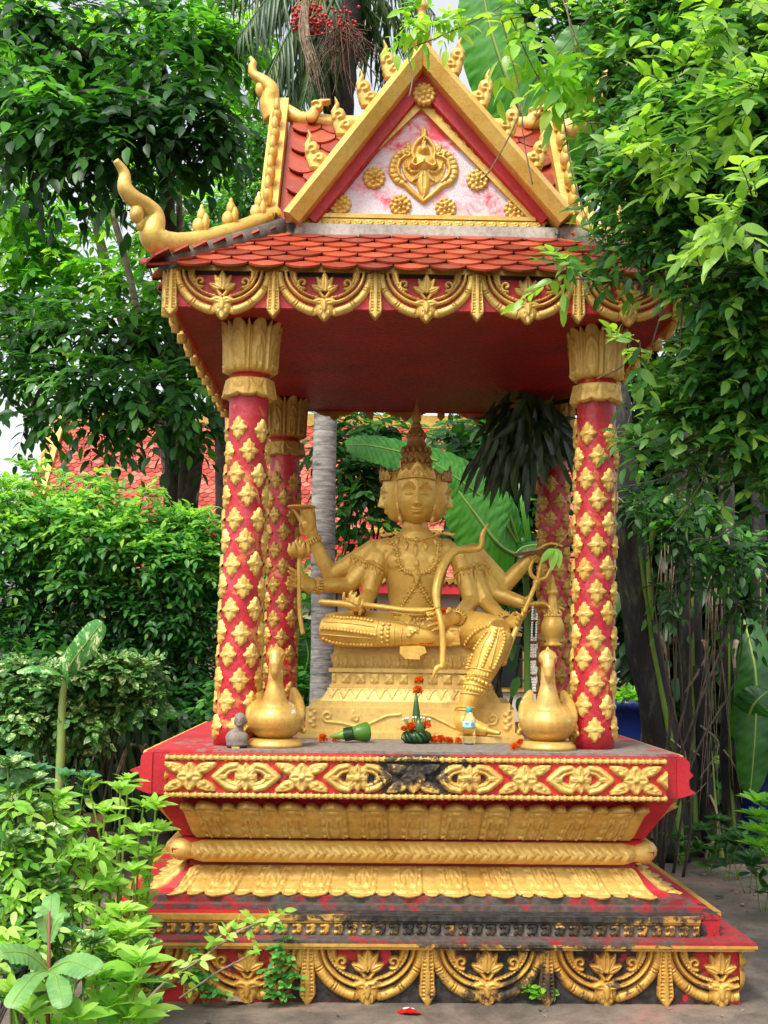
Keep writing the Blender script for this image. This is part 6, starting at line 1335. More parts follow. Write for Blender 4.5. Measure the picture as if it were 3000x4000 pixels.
banana('banana plant behind the crowned head with broad leaves arching left and right', foot(2060, 4.6), [G(2060, 2400, 4.6), G(2040, 2100, 4.5)],
   [([G(2030, 2150, 4.5), G(1960, 1960, 4.3), G(1780, 1830, 4.2), G(1600, 1775, 4.1), G(1440, 1740, 4.0), G(1350, 1740, 3.95)], .34, (.1, -1, .55), .6),
    ([G(2040, 2170, 4.6), G(1980, 2060, 4.2), G(1900, 1960, 4.1), G(1800, 1880, 4.0), G(1700, 1810, 4.0)], .36, (-.2, -1, .5), .75),
    ([G(2060, 2180, 4.5), G(1960, 2140, 4.1), G(1850, 2000, 4.0), G(1770, 1890, 4.0)], .52, (.3, -1, .1), .85),
    ([G(2010, 2400, 4.5), G(1980, 2250, 4.3), G(2040, 2140, 4.3), G(2180, 2130, 4.3)], .34, (0, -.7, 1), .15),
    ([G(2070, 2160, 4.5), G(2050, 2000, 4.4), G(2030, 1850, 4.5)], .06, (0, -1, 0), .9)], .04)
banana('tall banana plant with a huge pale leaf high above the right roof slope', foot(2130, 4.6), [G(2140, 1600, 4.6), G(2120, 800, 4.6)],
   [([G(2120, 800, 4.6), G(2060, 500, 4.3), G(1960, 250, 4.2), G(1900, 40, 4.2), G(1880, -150, 4.2)], .62, (-.25, -1, .15), .75),
    ([G(2120, 780, 4.6), G(2190, 560, 4.3), G(2230, 300, 4.2), G(2260, 100, 4.2)], .5, (.1, -1, .2), .6),
    ([G(2120, 800, 4.6), G(2040, 760, 4.3), G(1950, 820, 4.2), G(1900, 900, 4.2)], .34, (0, -.5, 1), .15)], .09)
banana('banana plant at the lower left behind the goose and the palm trunk', foot(1170, 4.4), [G(1175, 2700, 4.4)],
   [([G(1175, 2740, 4.4), G(1190, 2640, 4.1), G(1205, 2560, 4.0), G(1190, 2480, 4.0)], .3, (0, -1, .4), .35), ([G(1170, 2760, 4.4), G(1140, 2700, 4.1), G(1180, 2660, 3.9), G(1220, 2680, 3.9)], .28, (0, -.7, 1), .4), ([G(1175, 2720, 4.2), G(1150, 2800, 3.9), G(1220, 2830, 3.9)], .3, (0, -.5, 1), .2)], .05)
# dark banana stems on the right
def stem_mat():
    t = NT('old_banana_stem'); n = t.noise(3.5, 7, .7, stretch=(3, 3, 1)); c = t.ramp(n, [(.42, lin('#0e0c0b')), (.54, lin('#1d1815')), (.60, lin('#3a3127')), (.65, lin('#3c5420')), (.72, lin('#1a1613'))]); t.l(c, t.p.inputs['Base Color']); t.p.inputs['Roughness'].default_value = .55; t.bump(t.noise(20, 6, .7, stretch=(5, 5, 1)), .012, .8); return t.m
osm = stem_mat(); grs = leafmat('green_sheath', '#3f5c1a', '#6d8c2c', '#9cb04a', .5, .05)
for pts, r0, lab in (([foot(2610, 3.9), G(2590, 2950, 3.9), G(2500, 2450, 3.8), G(2430, 1850, 3.7), G(2400, 1500, 3.7)], .13, 'thick black leaning banana stem just right of the front right pillar'),
    ([foot(2700, 4.2), G(2705, 3000, 4.2), G(2700, 2500, 4.2), G(2690, 1950, 4.2), G(2680, 1500, 4.2)], .10, 'upright blotched banana stem, second from the right pillar'),
    ([foot(2780, 4.1), G(2765, 3100, 4.1), G(2735, 2600, 4.1)], .07, 'thin dark banana stem leaning between the two thick ones'),
    ([foot(2860, 4.3), G(2850, 3000, 4.3), G(2845, 2500, 4.3), G(2840, 1990, 4.3), G(2830, 1500, 4.3)], .07, 'green banana stem with torn grey sheaths, third from the pillar'),
    ([foot(2560, 4.4), G(2585, 3100, 4.4), G(2560, 2860, 4.4)], .13, 'cut black banana stump behind the platform corner'),
    ([foot(2960, 5.2), G(2960, 2900, 5.2), G(2965, 2350, 5.2), G(2950, 1600, 5.2)], .07, 'grey banana stem at the far right edge')):
    t = thing('old_banana_plant', lab, 'banana plant', tuple(pts[0]), group='old banana plants on the right'); mb = MB(); o, _ = curve(pts, [1]*len(pts), 6); mb.tube(o, np.linspace(r0*1.1, r0*.8, len(o)), 14, wob=.15); mb.build('stem', osm, t)
    mb = MB(); off = np.array([rng.uniform(-.6, .6)*r0, -r0*.93, 0]); mb.tube(o[:int(len(o)*.75)]+off, np.linspace(r0*.28, r0*.08, int(len(o)*.75)), 7, flat=.5, up=(0, -1, 0), tint=.3+.5*rng.random()); mb.build('green_sheath', grs, t, tint=True)
    for k in range(3):
        q = o[int(len(o)*(.3+.2*k))]; mb = MB(); mb.tube(curve([q+(rng.uniform(-1, 1)*r0, -r0, 0), q+(rng.uniform(-1.5, 1.5)*r0, -r0*1.5, -.15), q+(rng.uniform(-1.5, 1.5)*r0, -r0*1.3, -.42)], [1]*3, 5)[0], np.linspace(.03, .006, 11), 6, flat=.3); mb.build('dry_sheath', dry, t)
mb = MB(); t = thing('banana_stalk', 'curved yellow green banana leaf stalk right of the pillar', 'leaf stalk', tuple(G(2540, 2400, 3.7))); mb.tube(curve([G(2545, 2420, 3.7), G(2535, 2200, 3.6), G(2560, 2050, 3.5), G(2620, 1930, 3.5)], [1]*4, 6)[0], np.linspace(.018, .028, 19), 8, tint=.95); mb.build('stalk', bstem, t, tint=True); banleaf(t, [G(2700, 2030, 3.6), G(2600, 2020, 3.5), G(2480, 2015, 3.5)], .12, (0, -.6, 1), .2)
banana('low banana plant with drooping dark leaves at the right edge', foot(2990, 4.6), [G(2985, 2900, 4.6)], [([G(2900, 2400, 4.3), G(2950, 2620, 4.1), G(2950, 2850, 4.0), G(2930, 3100, 4.0)], .34, (-.3, -1, 0), .1), ([G(2890, 2900, 4.2), G(2940, 2760, 4.0), G(3000, 2700, 4.0)], .3, (-.3, -1, .3), .2)], .06)
# drooping long-leaved plant in the rear corner
hp_ = G(2075, 1600, 2.15); t = thing('drooping_plant', 'dark plant with long drooping leaves hanging at the rear right pillar', 'plant', tuple(hp_)); drm = leafmat('dark_long_leaves', '#162616', '#2c4427', '#4f6f40', .35, .15)
mb = MB(); n = 300; pos = np.stack([rng.normal(0, .095, n), rng.normal(0, .07, n), rng.normal(-.05, .09, n)], 1); pos[:, 2] -= .9*pos[:, 0]**2*2; d = np.stack([pos[:, 0]*2.2, pos[:, 1]*1.5-.15, -.75+pos[:, 2]*1.2], 1); put_leaves(mb, hp_+pos*(1, 1, 1), d+rng.normal(0, .35, (n, 3)), rng.uniform(.16, .30, n), rng.random(n), leaf_tmpl(.17, .15, .25, 5), (0, -1, .5), .4)
n = 160; pos = np.stack([rng.normal(-.12, .09, n), rng.normal(0, .08, n), rng.normal(-.22, .1, n)], 1); put_leaves(mb, hp_+pos, np.stack([pos[:, 0]*1.5, pos[:, 1], -1+0*pos[:, 2]], 1), rng.uniform(.16, .28, n), rng.random(n), leaf_tmpl(.17, .15, .2, 5), (0, -1, .5), .4); mb.build('foliage', drm, t, tint=True)
mb = MB(); branchy(mb, foot(2190, 3.1), G(2150, 2000, 2.95), .05, .045, .01, 5, 8); branchy(mb, G(2150, 2000, 2.95), hp_, .045, .02, .03, 5, 8); mb.build('stem', bark, t)

# ================================================================== GLOSSY TREE IN FRONT ON THE RIGHT
bs = foot(3350, .4); t = thing('glossy_tree', 'glossy leaved tree whose branches reach over the right side of the roof', 'tree', tuple(bs)); mb = MB(); tw = MB(); wd = MB()
cl = [(2900, 60, -.4, 150), (2700, 40, -.3, 150), (2480, 60, -.2, 140), (2280, 110, .0, 90), (2950, 260, -.6, 150), (2750, 250, -.5, 150), (2540, 260, -.4, 140), (2360, 260, -.2, 100), (2900, 460, -.8, 160), (2700, 470, -.6, 160), (2480, 480, -.5, 130), (2330, 470, -.3, 80), (2900, 680, -.8, 160), (2700, 700, -.7, 160), (2480, 690, -.6, 140), (2330, 720, -.4, 80), (2900, 900, -.8, 160), (2700, 910, -.7, 160), (2500, 880, -.6, 120), (2340, 930, -.4, 70), (2120, 1040, -.3, 35), (2900, 1120, -.8, 150), (2740, 1130, -.7, 120), (2520, 1040, -.5, 70), (2380, 1030, -.4, 50), (2920, 1330, -.7, 140), (2780, 1350, -.6, 120), (2700, 1290, -.5, 50), (2940, 1520, -.6, 130), (2800, 1530, -.5, 130), (2650, 1480, -.4, 90), (2900, 1720, -.5, 120), (2740, 1700, -.4, 110), (2600, 1640, -.4, 80), (2520, 1560, -.3, 70), (2960, 1900, -.4, 90), (2460, 1730, -.3, 60), (2640, 1830, -.3, 70)]
def gcl(cl, mb, tint, dens, L): 
    for (px, py, Y, rp) in cl:
        px += 75
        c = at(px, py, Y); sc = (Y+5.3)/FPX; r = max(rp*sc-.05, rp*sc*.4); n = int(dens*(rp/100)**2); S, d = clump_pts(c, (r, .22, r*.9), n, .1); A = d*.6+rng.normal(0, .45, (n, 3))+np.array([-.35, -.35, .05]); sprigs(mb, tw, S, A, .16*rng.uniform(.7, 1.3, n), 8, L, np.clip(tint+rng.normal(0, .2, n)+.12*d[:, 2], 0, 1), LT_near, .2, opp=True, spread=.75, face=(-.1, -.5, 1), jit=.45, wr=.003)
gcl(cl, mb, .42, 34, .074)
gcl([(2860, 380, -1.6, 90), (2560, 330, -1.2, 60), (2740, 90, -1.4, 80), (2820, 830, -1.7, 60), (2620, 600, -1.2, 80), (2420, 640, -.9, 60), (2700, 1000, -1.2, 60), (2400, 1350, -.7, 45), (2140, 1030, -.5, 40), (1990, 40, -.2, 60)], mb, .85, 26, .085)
for (a, b, r0) in (((3400, 900, .2), (2700, 640, -.5), .03), ((3400, 900, .2), (2740, 1300, -.5), .03), ((3300, 300, .2), (2450, 190, -.3), .025), ((3300, 300, .2), (2350, 40, -.1), .02), ((3050, 1900, -.3), (2480, 1480, -.3), .012), ((3050, 1700, -.3), (2450, 1900, -.3), .010), ((3000, 2000, -.4), (2700, 2120, -.4), .007), ((2950, 1560, -.4), (2600, 2080, -.4), .006), ((3000, 1850, -.3), (2560, 1940, -.35), .008), ((3050, 560, -1.), (2300, 480, -.3), .014), ((3050, 1150, -.8), (2230, 1090, -.3), .014), ((2800, 560, -.9), (2600, 1900, -.3), .006)):
    branchy(wd, at(*a), at(*b), r0, r0*.3, .03, 7, 6)
branchy(wd, bs, at(3400, 900, .2), .12, .06, .03); branchy(wd, at(3400, 900, .2), at(3300, 300, .2), .06, .04, .03)
mb.build('crown', Lright, t, tint=True); tw.build('twigs', bark, t, smooth=False); wd.build('limbs', plain('grey_twig_bark', '#6a6258', .85, 0, '#3f3a34', 30, .003), t)
vt = thing('creeper', 'long bare creeper stems hanging across the right half of the gable', 'creeper', tuple(at(2300, 900, -.2)), None)
for pts in ([(2640, -20), (2360, 30), (2190, 200), (2080, 330), (2040, 480), (2080, 720)], [(2210, -10), (2230, 120), (2290, 400), (2370, 760)], [(2000, -10), (1900, 60), (1700, 150), (1600, 200), (1612, 300), (1598, 380)], [(1950, 40), (1990, 200), (2030, 420), (1930, 640), (1880, 700)], [(1990, 60), (2100, 300), (2190, 420), (2240, 700), (2330, 950)], [(2460, 1310), (2440, 1420), (2330, 1480)], [(2620, 1100), (2560, 1300), (2480, 1560), (2420, 1800), (2400, 2050)], [(2200, 0), (2300, 300), (2420, 620)]):
    m2 = MB(); m2.tube(curve([at(x, y, -.1) for x, y in pts], [1]*len(pts), 6)[0], .0035, 5); m2.build('stem', barkpale, vt)
m2 = MB(); k = 26; S = np.array([at(rng.uniform(1560, 1760), rng.uniform(20, 120), -.12) for _ in range(k)]); sprigs(m2, None, S, rng.normal(0, 1, (k, 3)), .1, 5, .075, rng.uniform(.5, 1, k), LT_near); S = np.array([at(x, y, -.1) for x, y in ((2180, 260), (2200, 330), (2060, 150), (2230, 210), (2350, 300))]*5)+rng.normal(0, .05, (25, 3)); sprigs(m2, None, S, rng.normal(0, .5, (25, 3))+(0, 0, -.8), .16, 5, .12, rng.uniform(.5, .9, 25), LT_mid); m2.build('leaves', Lyoung, vt, tint=True)

# ================================================================== LEFT GARDEN
varm = leafmat('variegated_leaves', '#2c5a22', '#5f8a3a', '#e2e2a2', .45, .3); yg = leafmat('light_green_leaves', '#4a8a22', '#8cc644', '#c4e470', .45, .45)
def varieg():
    t = NT('cream_edged_leaves'); a = t.n('Attribute', attribute_name='tint'); n = t.noise(42, 4, .7, dist=.8); c = t.ramp(t.math('ADD', n, t.math('MULTIPLY', a.outputs['Fac'], .18)), [(.50, lin('#356a28')), (.64, lin('#5a8f3c')), (.70, lin('#c6d48a')), (.85, lin('#dfe4ae'))]); t.l(c, t.p.inputs['Base Color']); t.p.inputs['Roughness'].default_value = .45; tr = t.n('BsdfTranslucent'); t.l(c, tr.inputs[0]); mx = t.n('MixShader'); mx.inputs[0].default_value = .3; t.l(t.p.outputs[0], mx.inputs[1]); t.l(tr.outputs[0], mx.inputs[2]); t.l(mx.outputs[0], t.out.inputs[0]); return t.m
vm = varieg()
shrub('variegated_shrub', 'cream edged variegated shrub beneath the tall spotted leaf', 250, 2.6, [(100, 2640, 2.7, 90, .3), (220, 2660, 2.6, 80, .3), (330, 2620, 2.7, 90, .3), (450, 2640, 2.7, 90, .3), (560, 2620, 2.8, 70, .3), (150, 2800, 2.6, 100, .3), (60, 2740, 2.6, 80, .3), (330, 2800, 2.6, 80, .3), (520, 2730, 2.8, 80, .3)], 95, .16, 9, .07, LT_round, vm, .4, spread=.8)
dc = foot(245, 2.3); t = thing('dumb_cane', 'tall spotted dumb cane with one leaf held upright and one lying flat', 'plant', tuple(dc)); cane = leafmat('cane_stem', '#5a6a34', '#88a050', '#b8c47a', .5, .1)
mb = MB(); o, _ = curve([dc, G(235, 3000, 2.3), G(240, 2850, 2.3), G(245, 2720, 2.3), G(262, 2620, 2.3)], [1]*5, 6); mb.tube(o, np.interp(np.linspace(0, 1, len(o)), [0, .5, 1], [.03, .028, .016])*(1+.06*np.sin(np.arange(len(o))*2.1)), 10, tint=.5); mb.build('stem', cane, t, tint=True)
def spot():
    t_ = NT('spotted_leaf'); n = t_.noise(26, 5, .75, stretch=(1, 1, .5), dist=.6); c = t_.ramp(n, [(.50, lin('#3f8436')), (.56, lin('#6aa85a')), (.60, lin('#d8e4a8'))]); t_.l(c, t_.p.inputs['Base Color']); t_.p.inputs['Roughness'].default_value = .4; return t_.m
spm = spot()
def bigleaf(parent, pts, W, nrm, mat, fold=.2, name='leaf'):
    lf = banleaf(parent, pts, W, nrm, .5, fold, 0, name); lf.data.materials.clear(); lf.data.materials.append(mat); return lf
bigleaf(t, [G(258, 2640, 2.3), G(280, 2590, 2.25), G(330, 2520, 2.2), G(375, 2460, 2.2), G(402, 2432, 2.2)], .155, (.35, -1, .3), spm, .15); bigleaf(t, [G(250, 2650, 2.3), G(215, 2620, 2.2), G(150, 2605, 2.15), G(100, 2612, 2.1), G(65, 2622, 2.1)], .10, (0, -.5, 1), spm, .3)
bigleaf(t, [G(255, 2690, 2.3), G(252, 2640, 2.27), G(245, 2590, 2.25), G(242, 2565, 2.25)], .05, (-.6, -1, 0), spm, .5)
# snake plants in pots
snk = leafmat('snake_plant_leaves', '#16301a', '#2c4c24', '#b09a52', .45, .1); potm = plain('mossy_pot', '#4a443c', .9, 0, '#6e675c', 14, .01); potbr = plain('brown_glazed_pot', '#6a4530', .5, 0, '#4c3020', 6, .004)
def pot(t, c, r, h, mat, sub='pot'):
    mb = MB(); mb.lathe(c, [(r*.72, 0), (r*.78, .005), (r*.95, h*.7), (r*1.0, h*.92), (r*1.07, h*.93), (r*1.07, h), (r*.9, h), (r*.88, h*.9)], 24); return mb.build(sub, mat, t)
SL = leaf_tmpl(.11, .25, .02, 6)
for px, Y, r, lab in ((500, 3.3, .15, 'potted snake plant with dark upright leaves, left of its pair'), (610, 3.3, .14, 'potted snake plant with dark upright leaves beside the shrine corner')):
    c = foot(px, Y); c[2] = .06; t = thing('snake_plant', lab, 'potted plant', tuple(c), group='snake plants in old pots'); pot(t, c, r, .26, potm); mb = MB(); n = 26; pos = c+np.stack([rng.normal(0, r*.45, n), rng.normal(0, r*.4, n), np.full(n, .24)], 1); put_leaves(mb, pos, np.stack([rng.normal(0, .16, n), rng.normal(0, .16, n), np.ones(n)], 1), rng.uniform(.5, .95, n), rng.uniform(0, .6, n), SL, (0, -1, 0), .5); mb.build('foliage', snk, t, tint=True)
    for k in range(5):
        p = c+(rng.normal(0, r*.5), -.05, .24); mb = MB(); x = rng.uniform(-1, 1); mb.tube(curve([p, p+(x*.05, -.05, .5), p+(x*.22, -.12, .62), p+(x*.38, -.16, .42)], [1]*4, 5)[0], np.linspace(.02, .006, 16), 6, flat=.25); mb.build('dry_leaf', dry, t)
t = thing('brown_pot', 'large brown pot half hidden by the light green garden plants', 'pot', (0, 0, 0)); c = foot(300, 2.4); c[2] = .06; t.location = c; ORG[t.name] = c.copy(); pot(t, c, .24, .46, potbr); mb = MB(); mb.lathe(c+(0, 0, .40), [(.001, .0), (.2, .0), (.2, .012), (.001, .02)], 20); mb.build('soil', plain('pot_soil', '#2a211a', .95), t)
for px, Y, r, lab in ((2460, 5.6, .25, 'dark blue pot of green plants behind the right pillar'), (2965, 4.4, .3, 'blue pot at the right edge among the leaves')):
    c = foot(px, Y); c[2] = .03; t = thing('blue_pot', lab, 'pot', tuple(c)); pot(t, c, r, 1.15 if px < 2900 else .7, plain('blue_glaze', '#15265e', .3)); mb = MB(); n = 60; S = c+np.stack([rng.normal(0, r*.5, n), rng.normal(0, r*.5, n), np.full(n, 1.1 if px < 2900 else .65)], 1); sprigs(mb, None, S, rng.normal(0, .5, (n, 3))+(0, 0, 1), .2, 7, .08, rng.uniform(.3, 1, n), LT_mid); mb.build('foliage', Lyoung, t, tint=True)
# foreground plants, bottom left
def rosette_plant(name, label, stems, mat, L, tmpl, nl=9, r=.006, step=.07, tint=.6, smat=None, group=None, topn=10, base=None, tv=.15):
    base = stems[0][0] if base is None else base; t = thing(name, label, 'plant', tuple(base), group); mb = MB(); st = MB()
    for pts in stems:
        o, _ = curve(pts, [1]*len(pts), 6); st.tube(o, np.linspace(r, r*.55, len(o)), 7, tint=.5)
        Ls = np.concatenate([[0], np.cumsum(np.linalg.norm(np.diff(o, axis=0), axis=1))]); k = int(Ls[-1]*.75/step); q = np.linspace(Ls[-1]*.3, Ls[-1]*.97, max(k, 1)); P_ = np.stack([np.interp(q, Ls, o[:, i]) for i in range(3)], 1); n = len(P_)
        for s_ in (-1, 1):
            ph = np.arange(n)*1.3; d = np.stack([np.cos(ph)*s_, np.sin(ph)*s_*.8-.1, np.full(n, .6)], 1)+rng.normal(0, .25, (n, 3)); put_leaves(mb, P_+rng.normal(0, .006, (n, 3)), d, L*rng.uniform(.6, 1.1, n), tint+rng.normal(0, tv, n), tmpl, (0, -.3, 1), .5)
        ph = np.arange(topn)*2.4; d = np.stack([np.cos(ph)*.8, np.sin(ph)*.8, np.linspace(.2, 1.1, topn)], 1); put_leaves(mb, np.repeat(o[-1][None], topn, 0)+rng.normal(0, .004, (topn, 3)), d, L*np.linspace(1.05, .5, topn), tint+.12+rng.normal(0, tv, topn), tmpl, (0, -.3, 1), .2)
    st.build('stems', smat or grs, t, tint=True); mb.build('leaves', mat, t, tint=True); return t
def gz(px, py): p = atz(px, py, .06); return p
def stemset(rootpx, Y, tips):
    out = []
    for (x, y, dY) in tips: a = at(rootpx+(x-rootpx)*.35+rng.normal(0, 15), 4150, Y); a[2] = .06; b = at(x, y, Y+dY); m = a*.5+b*.5+(rng.normal(0, .03), 0, 0); out.append([a, m, b])
    return out
rosette_plant('zigzag_plant', 'tall light green plant with jointed stems and whorls of pointed leaves before the brown pot', stemset(420, -.3, [(240, 3110, 0), (345, 3060, .1), (470, 3080, 0), (560, 3150, .1), (610, 3140, 0), (500, 3050, .2), (290, 3230, -.1), (410, 3170, -.1), (540, 3250, -.1), (455, 3300, -.2), (200, 3180, 0), (620, 3240, .1), (360, 3330, -.2), (520, 3400, -.2), (590, 3340, 0), (430, 3450, -.2), (250, 3380, -.1)]), yg, .088, LT_near, r=.007, step=.075, tint=.55)
rosette_plant('zigzag_plant', 'light green plant with two shoots beside the lower left corner of the steps', stemset(480, -.9, [(470, 3560, 0), (500, 3640, -.1), (540, 3620, 0), (440, 3720, -.1), (540, 3760, -.1), (450, 3640, 0), (400, 3780, -.1)]), yg, .085, LT_near, r=.006, step=.07, tint=.7)
rosette_plant('variegated_plant', 'white and green variegated plant at the left edge', stemset(60, -.5, [(30, 3000, 0), (90, 3160, 0), (60, 3290, -.2), (160, 3260, -.1), (20, 3400, -.2), (130, 3420, -.2), (210, 3480, -.2), (60, 3540, -.2), (20, 3150, 0), (120, 3060, .1)]), vm, .11, LT_round, r=.006, step=.06, tint=.5, topn=12)
rosette_plant('variegated_plant', 'low white and green variegated plant in front of the steps at the left', stemset(420, -1.0, [(430, 3740, 0), (540, 3700, .1), (350, 3680, 0), (480, 3850, 0), (600, 3860, .1), (300, 3800, 0), (560, 3960, 0)]), vm, .085, LT_round, r=.005, step=.05, tint=.45, topn=12)
rosette_plant('compound_weed', 'weed with blue green lobed leaves reaching in from the left edge', stemset(120, -.2, [(60, 2960, 0), (150, 3010, 0), (260, 3030, 0), (330, 3040, 0), (30, 3080, 0), (180, 3560, -.6), (60, 3640, -.6), (240, 3640, -.6), (130, 3720, -.6), (40, 3760, -.6)]), leafmat('blue_green_leaves', '#2a5a3c', '#4a8a5a', '#7ab47a', .5, .35), .07, LT_round, r=.004, step=.05, tint=.4)
shrub('pale_shrub', 'pale yellow green fine leaved shrub filling the lower left corner of the picture', 150, -.7, [(60, 3130, -.5, 80, .2), (180, 3200, -.5, 80, .2), (70, 3330, -.6, 90, .2), (230, 3380, -.6, 80, .2), (120, 3500, -.7, 90, .2), (300, 3520, -.7, 80, .2), (380, 3640, -.8, 70, .2), (200, 3660, -.8, 80, .2), (60, 3640, -.8, 80, .2), (440, 3780, -.9, 60, .2), (330, 3260, -.5, 50, .2)], 20, .12, 7, .062, LT_near, yg, .55, smr=.006)
# big leaved seedling
t = thing('seedling', 'large leaved seedling with a reddish stem at the bottom left corner', 'seedling', tuple(at(190, 4100, -1.9)*(1, 1, 0)+(0, 0, .06))); bm = leafmat('grey_green_leaves', '#5a8a4a', '#86ad66', '#a9c884', .5, .3); mb = MB(); mb.tube([at(185, 4150, -1.9), at(190, 3800, -1.9), at(192, 3560, -1.9)], [.007, .006, .004], 8); mb.build('stem', plain('reddish_stem', '#7a4a34', .6), t)
for (x, y, dY, W) in ((20, 3720, -.1, .085), (350, 3780, -.1, .085), (150, 3560, 0, .05), (250, 3580, 0, .04), (60, 3900, -.2, .06), (240, 3900, -.15, .06), (200, 3500, .1, .05)):
    a = at(190, 3790 if y > 3600 else 3680, -1.9); b = at(x, y, -1.9+dY); m = (a+b)/2+(0, 0, .02); lf = bigleaf(t, [a, m, b, b+(b-m)*.25-(0, 0, .01)], W, (0, -.7, 1), plain('seedling_leaf', '#477a38', .5, 0, '#6f9c50', 12, .002), .15)
rosette_plant('broadleaf_plant', 'glossy broad leaved plant along the bottom edge of the left corner', stemset(420, -1.9, [(500, 3850, 0), (540, 3760, 0), (420, 3930, 0), (300, 3980, -.1), (500, 3980, 0), (120, 3960, -.1), (380, 3820, 0), (560, 3950, .1), (40, 3880, 0), (230, 4020, 0)]), yg, .105, LT_mid, r=.006, step=.08, tint=.45, topn=9)
t = thing('bare_shoot', 'thin grey shoot leaning up across the stepped base on the left', 'shoot', tuple(at(430, 4050, -1.2)*(1, 1, 0)+(0, 0, .06))); mb = MB(); pts = [at(430, 4080, -1.2), at(620, 3860, -1.15), at(780, 3750, -1.1), at(930, 3640, -1.05), at(1060, 3590, -1.0)]; o, _ = curve(pts, [1]*5, 6); mb.tube(o, np.linspace(.006, .003, len(o)), 6); mb.tube([at(700, 3900, -1.15), at(860, 3790, -1.1), at(960, 3740, -1.1)], .0035, 5); mb.build('stem', barkpale, t)
mb = MB(); S = np.concatenate([o[8:], np.array([at(960, 3740, -1.1), at(1060, 3600, -1.0), at(1080, 3580, -1.0)])]); n = len(S); sprigs(mb, None, S, rng.normal(0, .6, (n, 3))+(0, -.1, .5), .05, 4, .045, rng.uniform(.5, 1, n), LT_near, jit=.5); mb.build('leaves', yg, t, tint=True)
def weed(label, px, py, tips, L, mat, tmpl, nl=7):
    b = gz(px, py); t = thing('weed', label, 'weed', tuple(b), group='small weeds at the foot of the plinth'); mb = MB(); st = MB()
    for (x, y) in tips:
        e = at(x, y, float(b[1])-.02); o, _ = curve([b, (b+e)/2+(0, -.01, .01), e], [1]*3, 5); st.tube(o, np.linspace(.003, .0015, len(o)), 5); S = o[5:]; n = len(S)
        ph = np.arange(n)*2.; sprigs(mb, None, S, np.stack([np.cos(ph), -.5+0*ph, .1+0*ph], 1), L*1.3, 5, L, rng.uniform(.3, .8, n), tmpl, .1, jit=.3)
    st.build('stem', grs, t, tint=True); mb.build('leaves', mat, t, tint=True)
cmp_ = leafmat('weed_leaves', '#2a6a34', '#4a9a44', '#8acc5a', .5, .35)
weed('slender climbing weed standing in front of the third swag from the left', 1100, 3925, [(1110, 3610), (1105, 3700), (1060, 3790), (1160, 3800), (1080, 3870)], .036, cmp_, LT_round)
weed('small weed growing against the second swag at the left of the plinth', 800, 3930, [(780, 3700), (800, 3800), (860, 3870), (740, 3780)], .034, cmp_, LT_round)
weed('bright green sprout growing at the plinth right of the centre', 2105, 3912, [(2080, 3845), (2130, 3850), (2115, 3880)], .034, Lyoung, LT_round)
for k, (x, y, h, lb) in enumerate(((2660, 3380, .25, 'small leafy ground plant nearest the shrine on the right pavement edge'), (2570, 3330, .3, 'small leafy ground plant just behind the shrine corner on the right'), (2760, 3420, .24, 'low leafy ground plant at the middle of the right pavement edge'), (2790, 3360, .3, 'low leafy ground plant in front of the green banana stem'), (2850, 3440, .35, 'leafy ground plant with big leaves right of the pavement edge middle'), (2930, 3490, .45, 'tall leafy ground plant near the right edge of the pavement'), (2990, 3400, .5, 'tall leafy ground plant at the far right behind the others'), (2990, 3560, .4, 'leafy ground plant lowest on the right edge'))):
    rosette_plant('ground_plant', lb, [[gz(x+dx, y), gz(x+dx, y)+(rng.normal(0, .05), 0, h*.6*f_), gz(x+dx, y)+(rng.normal(0, .1), -.05, h*f_)] for dx, f_ in ((0, 1), (22, .7), (-20, .8))], Ldark, .12, LT_near, r=.005, step=.08, tint=.3, group='leafy ground plants on the right')
rosette_plant('garden_plant', 'bright leafed plant reaching in at the right edge above the ground plants', [[gz(3050, 3500), at(3030, 3300, 1.8), at(2960, 3130+i*60, 1.6)] for i in range(4)], Lyoung, .14, LT_near, r=.006, step=.1, tint=.4)
# sprig caught on the trident
t = thing('leaf_sprig', 'sprig of fresh green leaves hanging on the prongs of the trident', 'leaf sprig', tuple(at(2175, 2150, 1.13))); mb = MB(); c = at(2165, 2142, 1.13)
put_leaves(mb, np.array([c, c+(.005, 0, 0), c+(-.01, 0, 0), c+(.01, 0, 0), c+(.02, 0, 0)]), np.array([(-.75, 0, -.7), (-.2, -.1, -1), (-.55, -.1, -.6), (.2, 0, -1), (.05, -.1, -1)]), np.array([.115, .125, .09, .105, .11]), np.array([.7, .9, .6, .8, .95]), leaf_tmpl(.42, .1, .12, 6), (-.3, -1, .6), .15); mb.build('leaves', leafmat('fresh_sprig', '#7cc040', '#a8e060', '#c8f088', .45, .5), t, tint=True)
mb = MB(); mb.tube(curve([c, at(2220, 2080, 1.1), at(2262, 1960, 1.0), at(2330, 1820, .4), at(2420, 1660, -.2)], [1]*5, 5)[0], .0022, 5); mb.build('stem', plain('yellow_stem', '#a8a04a', .6), t)
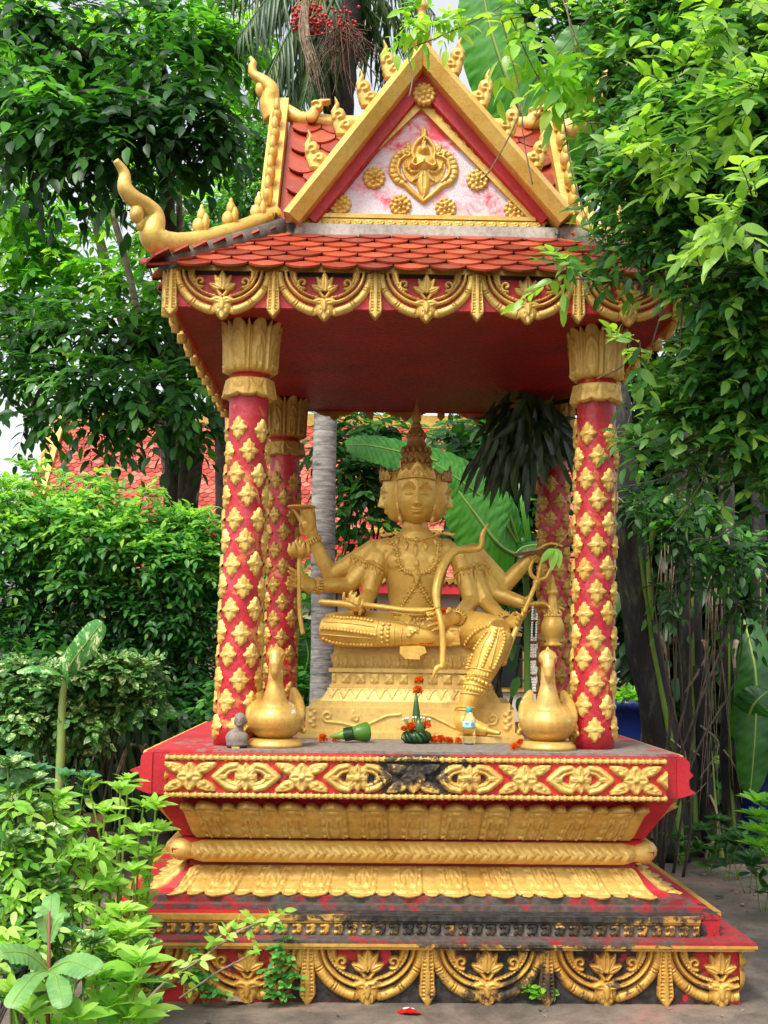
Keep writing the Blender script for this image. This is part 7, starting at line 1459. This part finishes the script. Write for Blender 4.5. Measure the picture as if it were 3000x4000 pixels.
# litter on the pavement
mb = MB(); c = atz(1600, 3960, .06); q = np.array([(-.055, .02), (-.02, .03), (.02, .012), (.052, -.01), (.03, -.035), (-.015, -.03), (-.04, -.008)]); V = [c+(x, y, .004+.012*abs(math.sin(i*2.1))) for i, (x, y) in enumerate(q)]+[c+(0, 0, .024), c+(.02, -.01, .012)]; F = [(i, (i+1) % 7, 7) for i in range(7)]; mb.add(V, F); mb.add([v-(0, 0, .003) for v in V], [f[::-1] for f in F]); w = thing('candy_wrapper', 'crumpled red plastic wrapper lying on the pavement before the plinth', 'wrapper', tuple(c)); mb.build('foil', plain('red_foil', '#c8101c', .25, .1), w, smooth=False)
mb = MB(); mb.add([c+(-.03, .01, .021), c+(-.005, .014, .024), c+(0, -.006, .027), c+(-.025, -.008, .02)], [(0, 1, 2, 3)]); mb.add([c+(.008, .006, .024), c+(.02, .003, .021), c+(.018, -.006, .02), c+(.006, -.004, .025)], [(0, 1, 2, 3)]); mb.build('print', plain('white_print', '#e0d9c8', .4), w, smooth=False)
for px, py, L, lab, m in ((880, 3925, .11, 'curled brown dead leaf on the pavement below the left swags', dry), (2790, 3510, .07, 'single green fallen leaf on the pavement at the right', leafg)):
    c = atz(px, py, .062); mb = MB(); put_leaves(mb, c[None]+(0, 0, .01), np.array([(1, .2, .12)]), L, np.array([.3]), leaf_tmpl(.45, .35, .3, 6), (0, -.2, 1), .05); tag(mb.build('fallen_leaf', m, None, tint=True), lab, 'leaf')
pm = plain('pebble', '#a8907a', .8, 0, '#6e5a4c', 40, .003)
for k, (px, py) in enumerate(((530, 3395), (560, 3405), (600, 3385), (545, 3425), (470, 3410), (2860, 3480), (2875, 3492), (2780, 3460), (2900, 3540), (2950, 3500), (2700, 3560), (2800, 3600), (2880, 3660), (2750, 3420), (2640, 3440))):
    c = atz(px, py, .06); mb = MB(); r = rng.uniform(.006, .012)*(1+(c[1] > 2)*.5); mb.ball(c+(0, 0, r*.6), (r*1.2, r, r*.7), 8, 5); tag(mb.build('pebble', pm), 'small pebble or fallen berry on the dark pavement beside the shrine', 'pebble', 'pebbles and berries on the pavement')


shrub('shrub', 'loose green shrub with thin twigs between the right pillar and the banana stems', 2560, 3.2, [(2520, 1950, 3.3, 100, .4, .1), (2640, 2080, 3.2, 90, .4, 0), (2780, 2180, 3.3, 100, .4, 0), (2920, 2150, 3.3, 100, .4, 0), (2760, 2000, 3.2, 100, .4, .1), (2900, 2360, 3.4, 80, .4, -.1), (2620, 2300, 3.4, 60, .3, -.1)], 34, .24, 7, .09, LT_mid, Ldark, .4)
for px, y0, y1, lab in ((2600, 2050, 3300, 'hanging bunch of dry strap leaves between the two thick banana stems'), (2780, 2200, 3300, 'hanging bunch of dry strap leaves right of the blotched stem')):
    t = thing('dry_leaf_bunch', lab, 'dry leaves', tuple(foot(px, 4.0)))
    for k in range(12):
        a = G(px+rng.normal(0, 22), y0+rng.uniform(0, 250), 4.0); b = G(px+rng.normal(0, 45), y0+rng.uniform(500, 1000), 3.9); mb = MB(); mb.tube(curve([a, (a+b)/2+rng.normal(0, .03, 3), b], [1]*3, 5)[0], np.linspace(.012, .004, 11), 5, flat=.3); mb.build('strap_leaf', dry, t)

fr = np.random.default_rng(11)
for k in range(26):
    px, py = (fr.uniform(420, 2960), fr.uniform(3935, 3998)) if k < 16 else (fr.uniform(2680, 2990), fr.uniform(3480, 3900))
    c = atz(px, py, .062); mb = MB(); a = fr.uniform(0, 6.28); put_leaves(mb, c[None]+(0, 0, .003), np.array([(math.cos(a), math.sin(a), .08)]), fr.uniform(.012, .035), np.array([.3]), leaf_tmpl(.4, .3, .3, 4), (0, -.1, 1), .1); tag(mb.build('leaf_fragment', dry if k % 3 else leafg, None, tint=True), 'tiny dry leaf fragment lying on the pavement around the plinth', 'leaf fragment', 'dry leaf fragments on the pavement')
